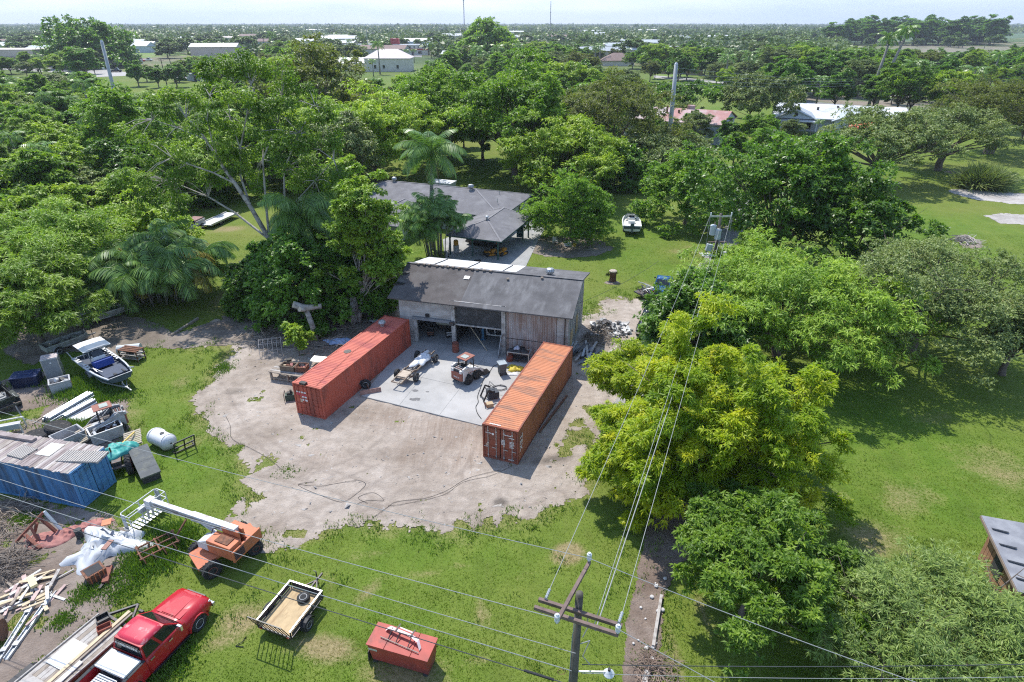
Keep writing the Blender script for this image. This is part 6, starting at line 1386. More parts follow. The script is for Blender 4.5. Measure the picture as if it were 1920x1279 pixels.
def red_pickup():
 t=thing('pickup_truck','bright red crew cab pickup with a sun bleached roof and white lidded tool box','pickup',(-15.55,19.8,0),1.215)
 b=MB()
 b.loft([ring_x(x,*q)for x,q in((1.0,(0.62,.50,.66,.86,.74,.68)),(0.93,(0.80,.42,.80,1.02,.92,.72)),(0.70,(0.90,.38,.84,1.13,.97,.78)),(0.1,(0.95,.36,.87,1.19,1.0,.85)),(-0.70,(0.97,.36,.90,1.25,1.0,.85)),(-0.9,(0.97,.36,.93,1.26,1.0,.85)),(-2.66,(0.97,.36,.93,1.26,1.0,.85)))])
 body=b.build('body',REDCAR,t,True,bevel=0.0)
 b=MB()
 b.prism([(0.86,-.52,1.085),(0.86,.52,1.085),(-0.62,.70,1.275),(-0.62,-.70,1.275)],(0,0,0.018));b.prism([(0.80,-.24,1.11),(0.80,.24,1.11),(-0.58,.40,1.30),(-0.58,-.40,1.30)],(0,0,0.02));b.build('hood',REDCAR,t,bevel=0.012)
 greenhouse(t,-2.66,-0.72,0.93,1.25,-2.56,-1.36,0.76,1.86,SUNRED,REDCAR,(0.44,))
 # wheel arches, wheels
 for x in(0,-3.57):
  for s in(-1,1):
   b=MB()
   pts=[(x+.52*math.cos(a),s*1.0,.37+.52*math.sin(a))for a in[math.pi*k/8 for k in range(9)]]
   b.tube(pts,0.045,5);b.build('wheel_arch',REDCAR,t)
   b=MB();b.prism([(x+.47*math.cos(a),s*0.985,.37+.47*math.sin(a))for a in[math.pi*k/10 for k in range(11)]]+[(x-.47,s*.985,.3),(x+.47,s*.985,.3)],(0,s*0.012,0));b.build('wheel_well',BLACK,t)
   wheel(t,(x,s*0.90,0.40),0.40,0.28,RIM_STEEL)
   # doors, handles, mirrors, lights, bumpers
 for s in(-1,1):
  for x0,x1 in((-0.62,-1.62),(-1.64,-2.58)):
   b=MB();b.prism([(x0,s*1.0,.5),(x1,s*1.0,.5),(x1,s*.955,1.2),(x0,s*.955,1.2)],(0,s*.012,0));d=b.build('door',REDCAR,t,bevel=0.006)
   b=MB();b.box((x1+.16,s*1.02,1.10),(.2,.04,.05));b.build('handle',CHROME,d)
  b=MB();b.box((-0.98,s*1.12,1.36),(.12,.24,.30));b.beam((-0.95,s*.92,1.28),(-0.97,s*1.06,1.30),.06,.05);b.build('mirror',CHROME if s<0 else BLACK,t,bevel=0.015)
  b=MB();b.box((0.86,s*.76,.84),(.16,.26,.20));b.build('headlight',LAMPW,t,bevel=0.02)
  b=MB();b.beam((-0.6,s*.97,.34),(-2.6,s*.97,.34),.16,.06);b.build('running_board',BLACK,t)
  b=MB();b.box((-4.93,s*.9,.98),(.06,.14,.34));b.build('tail_light',LAMPR,t)
 b=MB();b.box((1.02,0,.52),(.16,1.86,.22));b.build('front_bumper',CHROME,t,bevel=0.03)
 b=MB();b.box((0.99,0,.86),(.06,1.1,.26));b.build('grille',BLACK,t)
 b=MB();b.box((-5.05,0,.55),(.18,1.9,.2));b.build('rear_bumper',CHROME,t,bevel=0.03)
 # bed
 for s in(-1,1):
  b=MB();b.loft([[(x,s*.99,.40),(x,s*1.0,.85),(x,s*.96,1.24),(x,s*.84,1.24),(x,s*.82,.62)]for x in(-2.70,-4.95)]);b.build('bed_side',REDCAR,t)
  b=MB();b.box((-3.82,s*.90,1.252),(2.24,.15,.02));b.build('bed_rail',BEDLINER,t)
 b=MB();b.box((-3.82,0,.60),(2.24,1.70,.06));b.box((-2.74,0,.92),(.05,1.66,.62));b.build('bed_floor',BEDLINER,t)
 b=MB();b.box((-4.93,0,.93),(.07,1.68,.62));b.build('tailgate',REDCAR,t)
 # windscreen banner on the rear window
 b=MB();b.prism([(-2.652,-.70,1.62),(-2.652,.70,1.62),(-2.617,.66,1.80),(-2.617,-.66,1.80)],(-0.018,0,.004));bn=b.build('banner',BLACK,t)
 text_part('FL MOBILE WELDING',0.135,bn,LETTER_W,(-2.668,0.0,1.71),(R(80),0,R(-90)))
 return t
red_pickup()
def tool_box():
 a=1.215;ox,oy=-15.55,19.8
 t=thing('tool_box','white lidded aluminium tool box across the red pickup bed','tool box',(ox+math.cos(a)*-3.2,oy+math.sin(a)*-3.2,0.63),a)
 b=MB();b.box((0,0,0.30),(0.72,1.34,0.56));b.build('body',GALV,t)
 b=MB();b.box((0,0,0.66),(0.84,1.66,0.12));b.build('lid',WHITE,t,bevel=0.012)
 for s in(-.4,.4):
  b=MB();b.box((-.37,s,.45),(.02,.14,.1));b.build('latch',BLACK,t)
 t2=thing('welder_unit','ribbed grey machine in the red pickup bed behind the tool box','machine',(ox+math.cos(a)*-4.1,oy+math.sin(a)*-4.1,0.63),a)
 b=MB();b.box((0,0,.24),(.8,1.0,.48));b.build('body',GALV,t2)
 for k in range(8):
  b=MB();b.box((-.33+k*.095,0,.5),(.03,.96,.05));b.build('fin',GREYROOF,t2)
tool_box()
def flat_trailer():
 t=thing('flat_trailer','long flat car trailer with a plank deck parked left of the red pickup','trailer',(-19.0,18.0,0),1.15)
 for s in(-1,1):
  b=MB();b.beam((-4.6,s*.95,.62),(1.4,s*.95,.62),.10,.16);b.build('frame_rail',RUST,t)
  b=MB();b.beam((-4.6,s*1.0,.78),(1.4,s*1.0,.78),.06,.08);b.build('side_rail',WOOD_GREY,t)
  for x in(-2.6,-1.75):wheel(t,(x,s*1.16,.36),.36,.22)
  b=MB();b.loft([[(-3.1,s*1.05,.58),(-3.1,s*1.3,.58)],[(-2.9,s*1.05,.8),(-2.9,s*1.3,.8)],[(-1.5,s*1.05,.8),(-1.5,s*1.3,.8)],[(-1.25,s*1.05,.58),(-1.25,s*1.3,.58)]],closed=False);b.build('fender',BLACK,t)
 for k in range(8):
  b=MB();b.box((-1.6,-.82+k*.234,.73),(5.9,.215,.05));b.build('plank',WOOD_GREY if k%3 else WOOD,t)
 b=MB();b.beam((1.4,.9,.6),(2.6,0,.55),.09,.12);b.beam((1.4,-.9,.6),(2.6,0,.55),.09,.12);b.beam((1.5,-.95,.66),(1.55,.95,.66),.12,.12);b.build('tongue',STEEL,t)
 return t
flat_trailer()
def deck_load():
 a=1.15
 def at(x,y,z):return(-19.0+x*math.cos(a)-y*math.sin(a),18.0+x*math.sin(a)+y*math.cos(a),z)
 for(x,y,z,sx,sy,sz,rz,m,nm,lb,ct)in(
 (-.55,.25,.775,1.25,1.05,.03,.03,WHITE,'sheet','square white board on the flat trailer','board'),(-2.6,.15,.775,1.6,1.35,.03,.02,WOOD_GREY,'sheet','grey worn board at the back of the flat trailer','board'),
 (-1.1,-.62,.79,1.1,.32,.05,.04,WHITE,'strip','white strip lying along the flat trailer','board'),(-.1,-.33,.83,4.3,.16,.06,.03,WOOD_NEW,'timber','long pale timber lying on the flat trailer','timber'),(.05,-.48,.80,4.0,.10,.05,.02,WOOD,'timber','second darker timber beside the pale one','timber')):
  t=thing(nm,lb,ct,at(x,y,z),a+rz);b=MB();b.box((0,0,sz/2),(sx,sy,sz));b.build('board',m,t)
 t=thing('brick_red_tray','small rust red open steel tray on the flat trailer','tray',at(.95,-.05,.78),a-.5)
 b=MB()
 for s in(-1,1):b.box((0,s*.17,.1),(.55,.03,.2));b.box((s*.27,0,.1),(.03,.34,.2))
 b.box((0,0,.02),(.54,.34,.03));b.build('tray',mat('brick_red',(0.27,0.085,0.055),.8),t)
 t=thing('black_crate','black open crate at the nose of the flat trailer','crate',at(1.25,.45,.78),a-.4)
 b=MB()
 for s in(-1,1):b.box((0,s*.22,.11),(.5,.03,.22));b.box((s*.25,0,.11),(.03,.44,.22))
 b.build('rim',BLACK,t);b=MB();b.box((0,0,.02),(.47,.41,.03));b.build('bottom',STEEL,t)
deck_load()
def utility_trailer():
 """local +X towards the tongue"""
 t=thing('utility_trailer','small black utility trailer with a plywood deck and mesh ramp gate','trailer',(-10.5,20.06,0),1.226)
 L2,W2,z=1.2,.92,.50
 b=MB();b.box((0,0,z),(2*L2-.06,2*W2-.06,.04));b.build('deck',PLY,t)
 b=MB()
 for s in(-1,1):
  b.beam((-L2,s*W2,z-.05),(L2,s*W2,z-.05),.07,.1);b.beam((-L2,s*W2,z+.36),(L2,s*W2,z+.36),.06,.06)
  for x in(-L2,-.4,.4,L2):b.beam((x,s*W2,z-.05),(x,s*W2,z+.36),.05,.05,up=(1,0,0))
 b.beam((L2,-W2,z-.05),(L2,W2,z-.05),.07,.1);b.beam((L2,-W2,z+.36),(L2,W2,z+.36),.06,.06);b.beam((-L2,-W2,z-.05),(-L2,W2,z-.05),.07,.1)
 b.build('frame',BLACK,t)
 for s in(-1,1):
  b=MB();b.box((0,s*(W2+.035),z+.17),(2*L2-.1,.015,.26));b.build('side_panel',mat('purple_black',(0.055,0.045,0.05),.6),t)
 b=MB();b.box((L2+.035,0,z+.17),(.015,2*W2-.1,.26));b.build('front_panel',MATS['purple_black'],t)
 for s in(-1,1):
  b=MB();b.box((0,s*W2,z+.405),(2*L2+.06,.075,.02));b.build('top_rail',GALV,t)
  wheel(t,(-.25,s*(W2+.17),.33),.33,.2)
  pts=[(-.25+.42*math.cos(a),.36+.40*math.sin(a))for a in[math.pi*k/6 for k in range(7)]]
  b=MB();b.loft([[(x,s*(W2+.05),zz),(x,s*(W2+.29),zz)]for x,zz in pts],closed=False);b.build('fender',BLACK,t)
 b=MB();b.box((L2,0,z+.405),(.075,2*W2,.02));b.build('top_rail',GALV,t)
 g=MB();gx,gz=-L2-.42,z+1.12
 lerp=lambda u,v:(-L2+(gx+L2)*v,-W2+2*W2*u,z+(gz-z)*v)
 for k in range(9):g.beam(lerp(k/8,0),lerp(k/8,1),.045 if k in(0,8)else.03,.03)
 g.beam(lerp(0,1),lerp(1,1),.045,.045);g.beam(lerp(0,0),lerp(1,0),.045,.045);g.build('ramp_gate',BLACK,t)
 b=MB();b.beam((L2,0,z-.06),(L2+1.25,0,z-.06),.08,.1);b.beam((L2,.55,z-.06),(L2+.8,0,z-.06),.06,.07);b.beam((L2,-.55,z-.06),(L2+.8,0,z-.06),.06,.07);b.build('tongue',STEEL,t)
 b=MB();b.cyl((L2+.95,.1,0),(L2+.95,.1,.85),.03,n=8);b.beam((L2+.95,.1,.85),(L2+.95,.25,.85),.03,.03);b.build('jack',STEEL,t)
 for s in(-1,1):
  b=MB();b.box((-L2-.04,s*.75,z-.05),(.03,.12,.06));b.build('tail_light',LAMPR,t)
 a=1.226;sp=(-10.5+.75*math.cos(a)+.15*math.sin(a),20.06+.75*math.sin(a)-.15*math.cos(a),z+.02)
 w=thing('spare_wheel','spare wheel lying flat on the plywood trailer deck','wheel',sp)
 wheel(w,(0,0,.10),.31,.19,WHITE,rot=(math.pi/2,0,0),name='tyre')
utility_trailer()
REDBOX=mat('red_box_paint',(0.36,0.060,0.045),0.6,var=0.15,vs=2,stain=(0.20,0.05,0.045),ss=1.2,samt=0.4)
def red_box():
 t=thing('red_fuel_tank','big red steel box with tapered sides and a frame lying on its lid','steel box',(-4.82,17.86,0),-0.29)
 L_,W_,H_=2.86,1.10,1.24
 b=MB();b.loft([[(-L_*.47,-W_*.36,.10),(L_*.47,-W_*.36,.10),(L_*.47,W_*.36,.10),(-L_*.47,W_*.36,.10)],[(-L_/2,-W_/2,H_),(L_/2,-W_/2,H_),(L_/2,W_/2,H_),(-L_/2,W_/2,H_)]]);b.build('body',REDBOX,t,bevel=.02)
 for x0,x1 in((-L_/2-.03,-.62),(-.60,.62),(.64,L_/2+.03)):
  b=MB();b.prism([(x0,-W_/2-.04,H_+.005),(x1,-W_/2-.04,H_+.005),(x1,W_/2+.04,H_+.03),(x0,W_/2+.04,H_+.03)],(0,0,.045));b.build('lid_panel',REDBOX,t,bevel=.008)
 b=MB();b.box((-1.20,-W_*.455,.98),(.42,.03,.24),M=Matrix.Rotation(R(6),4,'X'));b.build('label_plate',mat('pale_plate',(0.5,0.52,0.45),.6),t)
 for x in(-1.2,1.2):
  b=MB();b.box((x,0,.05),(.2,.9,.1));b.build('skid',STEEL,t)
 for s in(0,):
  b=MB();b.prism([(-L_/2-.06,-.5,.02),(-L_/2-.10,.42,.02),(-L_/2-.03,.42,.95),(-L_/2-.03,-.5,.62)],(-.03,0,0));b.build('leaning_plate',STEEL,t)
 f=thing('boat_rail_frame','bent pink white frame with black legs lying on the red steel box','frame',(-4.78,17.98,H_+.10),-0.42)
 PK=mat('pinkish_board',(0.62,0.50,0.50),.6,var=.1)
 b=MB();b.loft([[(-.92,-.02,.02),(-.92,.16,.02)],[(-.72,.02,.20),(-.72,.18,.20)],[(-.35,.03,.24),(-.35,.16,.24)],[(.35,.03,.24),(.35,.16,.24)],[(.75,-.06,.20),(.75,.12,.20)],[(.98,-.26,.02),(.98,-.10,.02)]],closed=False);b.loft([[(-.35,.25,.2),(-.35,.31,.2)],[(.35,.25,.2),(.35,.31,.2)]],closed=False);b.build('rail',PK,f)
 b=MB()
 for x in(-.6,-.2,.4):b.beam((x,.12,.22),(x+.04,-.34,.02),.035,.03)
 b.beam((-.95,-.36,.02),(1.0,-.36,.02),.03,.03)
 for x in(-.38,.38):b.beam((x,.02,.27),(x,.42,.24),.06,.02)
 b.build('strut',BLACK,f)
red_box()
ORANGE=mat('faded_orange_paint',(0.50,0.150,0.065),0.6,var=0.12,vs=2,stain=(0.36,0.13,0.08),ss=1.6,samt=0.35)
BOOMW=mat('boom_white',(0.58,0.58,0.60),0.55,var=0.1,vs=1.5,stain=(0.34,0.28,0.26),ss=1.4,samt=0.32)
def boom_lift():
 """local +X along the chassis towards the far axle"""
 t=thing('boom_lift','faded orange boom lift with a lowered white boom and railed basket','lift',(-15.3,23.95,0),0.757)
 for x,yy,r in((-1.0,.95,.47),(-1.0,-.95,.47),(1.25,.92,.40),(1.25,-.92,.40)):
  wheel(t,(x,yy,r),r,.36,RIM_RED,lug=True,hub=.5)
 b=MB();b.prism([(-1.55,-.72,.55),(-.1,-.72,.80),(.3,-.62,.80),(1.7,-.62,.62),(1.7,.62,.62),(.3,.62,.80),(-.1,.72,.80),(-1.55,.72,.55)],(0,0,.16));b.build('chassis',ORANGE,t)
 b=MB();b.box((-1.0,0,.47),(.2,1.7,.2));b.box((1.25,0,.42),(.2,1.6,.2));b.cyl((.2,0,.75),(.2,0,1.0),.5,n=16);b.build('axle',STEEL,t)
 # turret: turned so that the boom points to the basket
 tr=MB();a=2.745-0.757
 u=Vector((math.cos(a),math.sin(a),0));n=Vector((-u.y,u.x,0));z=Vector((0,0,1));c=Vector((.25,0,0))
 def at(x,y,zz):return c+u*x+n*y+z*zz
 def tbox(b,x0,x1,y0,y1,z0,z1,m=0,slope=0.0):
  q=[at(x0,y0,z0),at(x1,y0,z0),at(x1,y1,z0),at(x0,y1,z0)]
  p=[at(x0,y0,z1),at(x1,y0,z1-slope),at(x1,y1,z1-slope),at(x0,y1,z1)]
  b.loft([q,p])
 b=MB();tbox(b,-1.35,.25,.22,1.0,.95,1.75);b.build('engine_cover',ORANGE,t,bevel=.03)
 b=MB();tbox(b,.26,1.0,.26,.98,.97,1.70,slope=.35);b.build('white_cover',BOOMW,t,bevel=.03)
 b=MB();tbox(b,-1.35,.30,-.95,-.22,.95,1.45);b.build('tank_cover',ORANGE,t,bevel=.03)
 b=MB();tbox(b,-1.5,-1.36,-.95,1.0,.85,1.55);b.build('counterweight',ORANGE,t,bevel=.03)
 b=MB()
 for k in range(5):tbox(b,-1.53,-1.50,.28,.92,1.0+k*.1,1.05+k*.1)
 b.build('vent_louvre',DARK,t)
 b=MB();tbox(b,-1.05,-.2,.35,.85,1.755,1.80);b.build('hatch',RUST,t)
 b=MB();tbox(b,-1.2,-.1,-.2,-.10,.95,2.1);tbox(b,-1.2,-.1,.10,.2,.95,2.1);b.build('boom_bracket',ORANGE,t)
 b=MB();b.tube([at(.35,.5,1.75),at(.3,.4,2.0),at(.0,.2,2.05),at(-.5,.1,1.9)],.03,5);b.tube([at(-.9,-.4,1.45),at(-.9,-.1,1.75)],.05,6);b.build('hose',BLACK,t)
 L0,L1=-.95,5.25
 b=MB();b.beam(at(L0,0,1.98),at(2.2,0,1.86),.34,.40);b.build('boom',BOOMW,t,bevel=.015)
 b=MB();b.beam(at(2.2,0,1.86),at(L1,0,1.76),.28,.32);b.build('boom_inner',BOOMW,t,bevel=.012)
 b=MB();b.beam(at(.2,0,1.0),at(1.7,0,1.66),.14,.14);b.build('lift_cylinder',BOOMW,t)
 b=MB();b.tube([at(0,.23,2.0),at(2.4,.22,1.92),at(4.9,.2,1.86)],.025,5);b.build('cable_track',BLACK,t)
 b=MB();tbox(b,L1-.1,L1+.35,-.22,.22,1.35,1.95);b.beam(at(L1+.3,.15,1.7),at(L1+.5,.15,.5),.1,.1);b.beam(at(L1+.3,-.15,1.7),at(L1+.5,-.15,.5),.1,.1);b.build('jib',BOOMW,t)
 # basket
 X0,X1,Y0,Y1,F,T_=L1+.5,L1+1.25,-1.15,1.15,.32,1.40
 RAIL=mat('rail_white',(0.62,0.63,0.63),.5)
 b=MB();rd=lambda zz:[at(X0,Y0,zz),at(X1-.12,Y0,zz),at(X1,Y0+.12,zz),at(X1,Y1-.12,zz),at(X1-.12,Y1,zz),at(X0,Y1,zz),at(X0,Y0,zz)]
 for zz in(T_,(F+T_)/2+.1):b.tube(rd(zz),.028,6)
 for x,y in((X0,Y0),(X1,Y0+.1),(X1,Y1-.1),(X0,Y1),(X1,0),(X0,0.4),(X0,-.4)):b.tube([at(x,y,F),at(x,y,T_)],.028,6)
 b.build('basket_rail',RAIL,t)
 b=MB()
 for k in range(10):tbox(b,X0,X1,Y0+k*.23,Y0+k*.23+.14,F-.04,F)
 tbox(b,X0-.03,X1+.03,Y0-.03,Y0,F-.06,F+.12);tbox(b,X0-.03,X1+.03,Y1,Y1+.03,F-.06,F+.12);b.build('basket_floor',GALV,t)
 for y in(Y0+.05,Y1-.05):
  b=MB();tbox(b,X1-.3,X1,y-.02,y+.02,F,T_-.05);b.build('basket_panel',GREYROOF,t)
 b=MB();tbox(b,X0-.02,X0+.28,-.45,.45,T_-.32,T_-.04);b.build('control_box',GREYROOF,t)
boom_lift()
BOB_WHITE=mat('skid_steer_white',(0.60,0.59,0.57),0.55,var=0.1,vs=3,stain=(0.40,0.36,0.32),ss=2.5,samt=0.3)
BOB_BROWN=mat('skid_steer_brown',(0.245,0.085,0.058),0.6,var=0.12,vs=3)
OLD_GREY=mat('old_grey_paint',(0.36,0.37,0.38),0.7,var=0.15,vs=2.5,stain=(0.22,0.19,0.18),ss=2,samt=0.4)
DIRT_RUBBER=mat('dusty_tyre',(0.14,0.115,0.095),.95,var=.3,vs=6)
def skid_steer(label,loc,rz,main,accent,bucket=True,roof_up=0.0,text=None,num=None,rim=RIM_RED):
 """local +X forward (loader end)"""
 t=thing('skid_steer',label,'skid steer',loc,rz)
 for x in(-.52,.55):
  for s in(-1,1):wheel(t,(x,s*.66,.40),.40,.30,rim,lug=True,hub=.5)
 b=MB();b.box((0,0,.52),(1.9,.92,.5));b.build('chassis',main,t,bevel=.03)
 for s in(-1,1):
  b=MB();b.prism([(-1.05,s*.50,.45),(-.80,s*.50,.42),(-.62,s*.5,.95),(.25,s*.5,.95),(-.15,s*.5,1.25),(-.55,s*.5,1.58),(-1.05,s*.5,1.50)],(0,s*.14,0));b.build('rear_tower',main,t,bevel=.02)
  b=MB();b.beam((-.75,s*.72,1.48),(.75,s*.72,.88),.10,.17);b.beam((.70,s*.72,.92),(1.25,s*.72,.42),.10,.17);b.build('loader_arm',main,t,bevel=.012)
  b=MB();b.cyl((-.45,s*.64,1.0),(.5,s*.66,.85),.045,n=8);b.build('lift_cylinder',CHROME,t)
 b=MB();b.box((-1.10,0,.80),(.14,1.12,.72));dr=b.build('rear_door',accent,t,bevel=.03)
 b=MB();b.box((-.80,0,1.26),(.62,1.0,.16));b.build('engine_grille',DARK,t)
 for k in range(5):
  b=MB();b.box((-1.02+k*.11,0,1.36),(.03,.7,.03));b.build('grille_bar',accent if k%2 else main,t)
 for s in(-1,1):
  b=MB();b.box((-1.12,s*.42,1.24),(.16,.22,.26));b.build('light_guard',main,t,bevel=.02)
  b=MB();b.box((-1.19,s*.42,1.06),(.03,.1,.08));b.build('tail_light',LAMPR,t)
  # cab
 b=MB()
 for x,y in((-.50,.42),(.42,.42)):
  for s in(-1,1):b.beam((x,s*y,.9),(x+(.10 if x<0 else-.06),s*y,1.98),.06,.06,up=(1,0,0))
 b.beam((-.42,-.42,1.5),(-.42,.42,1.5),.05,.05);b.build('cab_frame',BLACK,t)
 ro=MB();ro.box((0,0,2.02),(1.12,.98,.07));rf=ro.build('cab_roof',accent,t,bevel=.015)
 g=MB();g.box((-.1,0,2.075),(.5,.55,.03));g.build('roof_plate',mat('roof_plate_grey',(.32,.36,.33),.7),rf)
 b=MB();b.box((-.1,0,1.0),(.5,.5,.12));b.box((-.32,0,1.28),(.1,.5,.5));b.build('seat',BLACK,t,bevel=.03)
 b=MB()
 for k in range(6):b.beam((-.45+k*.16,.43,1.0),(-.45+k*.16,.43,1.95),.015,.015,up=(1,0,0));b.beam((-.45+k*.16,-.43,1.0),(-.45+k*.16,-.43,1.95),.015,.015,up=(1,0,0))
 b.build('side_screen',BLACK,t)
 if bucket:
  b=MB();pr=[(1.20,.60),(1.18,.20),(1.36,.05),(1.95,.05),(1.95,.09),(1.40,.10),(1.26,.24),(1.26,.60)]
  b.prism([(x,-.82,z)for x,z in pr],(0,1.64,0))
  for s in(-1,1):b.prism([(1.2,s*.82,.6),(1.2,s*.82,.1),(1.4,s*.82,.05),(1.95,s*.82,.05),(1.5,s*.82,.55)],(0,s*.03,0))
  b.build('bucket',STEEL,t)
 else:
  b=MB();b.box((1.28,0,.40),(.08,1.2,.5));b.build('quick_plate',BLACK,t)
 if text:text_part(text,.20,dr,LETTER_W,(-1.176,0,.72),(R(90),0,R(-90)))
 if num:
  text_part(num,.19,t,LETTER_D,(-.80,-.645,1.22),(R(90),0,0))
 return t
skid_steer('white and brown skid steer loader on the concrete slab',(-3.62,42.2,.10),0.92,BOB_WHITE,BOB_BROWN,True,text='Bobcat',rim=DIRT_RUBBER)
skid_steer('old grey skid steer with a brown engine lid beside the stacked crates',(-28.1,35.3,0),3.85,OLD_GREY,BOB_BROWN,False,num='S175',rim=RIM_RED)
def rolling_chassis():
 """bare vehicle frame on four wheels; local +X to the far end"""
 t=thing('rolling_chassis','bare vehicle frame on four wheels with a white rag over its front half','chassis',(-8.0,43.1,.10),1.205)
 for x in(-1.05,2.25):
  for s in(-1,1):wheel(t,(x,s*.86,.37),.37,.24,RIM_STEEL)
  b=MB();b.cyl((x,-.8,.37),(x,.8,.37),.06,n=8);b.lathe([(.0,-.16),(.13,-.1),(.16,0),(.13,.1),(.0,.16)],(x,.1,.37),10);b.build('axle',RUST,t)
 FR=mat('rust_frame',(0.21,0.155,0.115),.85,var=.3,vs=5,stain=(.38,.33,.28),ss=4,samt=.4)
 for s in(-1,1):
  b=MB()
  for p,q in(((-2.6,.42,.55),(-1.6,.42,.62)),((-1.6,.42,.62),(-.5,.44,.62)),((-.5,.44,.62),(-.2,.48,.48)),((-.2,.48,.48),(1.4,.46,.48)),((1.4,.46,.48),(1.8,.42,.62)),((1.8,.42,.62),(3.0,.40,.58))):b.beam((p[0],s*p[1],p[2]),(q[0],s*q[1],q[2]),.07,.13)
  b.build('frame_rail',FR,t)
  b=MB();b.tube([(-1.9,s*.5,.5),(-1.05,s*.56,.42),(-.3,s*.5,.5)],.035,5);b.build('leaf_spring',RUST,t)
 for x in(-2.6,-1.9,-1.3,-.5,.6,1.3,2.6):
  b=MB();b.beam((x,-.45,.56 if abs(x)>1.3 else.5),(x,.45,.56 if abs(x)>1.3 else.5),.07,.07);b.build('cross_member',FR,t)
 b=MB();b.box((-1.35,0,.62),(.95,.75,.12));b.build('tank',mat('tan_tank',(.42,.35,.28),.8,var=.2,vs=4),t)
 b=MB();b.tube([(2.0,0,.5),(.5,.05,.45),(-1.0,.1,.4)],.04,6);b.build('drive_shaft',STEEL,t)
rolling_chassis()
CLOTH_W=mat('white_sheet_cloth',(0.68,0.69,0.70),.8,var=.08,vs=3,stain=(.48,.49,.5),ss=2,samt=.3)
def heap(name,label,cat,loc,rz,sx,sy,h,m,seed,n=30,fold=0.16,edge=0.35,sharp=1.0,part='sheet',jag=.18,lump=()):
 """crumpled cloth or plastic lying over something: folds, ridges and an irregular outline"""
 rng=np.random.default_rng(seed);o1,o2=rng.uniform(0,50,2)
 t=thing(name,label,cat,loc,rz)
 U,V=np.meshgrid(np.linspace(-1,1,n+1),np.linspace(-1,1,n+1))
 ang=np.arctan2(V,U);rad=np.maximum(np.abs(U),np.abs(V))
 k=1+jag*(np.sin(3*ang+o1)+.6*np.sin(5*ang+o2)+.5*np.sin(8*ang+o1*2))
 sq=np.sqrt(1-.5*(np.minimum(np.abs(U),np.abs(V))/np.maximum(rad,1e-6))**2)
 X,Y=U*sq*k*sx/2,V*sq*k*sy/2
 dome=np.clip(1-rad**2,0,1)**edge
 Z=h*dome*(0.62+.38*fbm(X*1.2+o1,Y*1.2,3,3))
 for lx,ly,lr,lh in lump:Z+=lh*np.exp(-((X-lx)**2+(Y-ly)**2)/lr**2)
 rid=1-np.abs(fbm(X*2.6+o2,Y*2.0+.7*X,8,3))*2.2
 Z+=fold*np.clip(rid,0,1)**(2*sharp)*np.clip(1.15-rad,0.12,1)+.02
 Z=np.maximum(Z,.015)
 f=np.arange((n+1)**2).reshape(n+1,n+1)
 F=np.stack([f[:-1,:-1],f[:-1,1:],f[1:,1:],f[1:,:-1]],-1).reshape(-1,4)
 inst(part,np_mesh(part,np.stack([X,Y,Z],-1).reshape(-1,3),F,m,smooth=False),t)
 return t
heap('white_rag','crumpled white sheet thrown over the bare vehicle frame','cloth',(-7.45,44.4,.62),1.2,2.5,1.1,.34,CLOTH_W,11,26,.14)
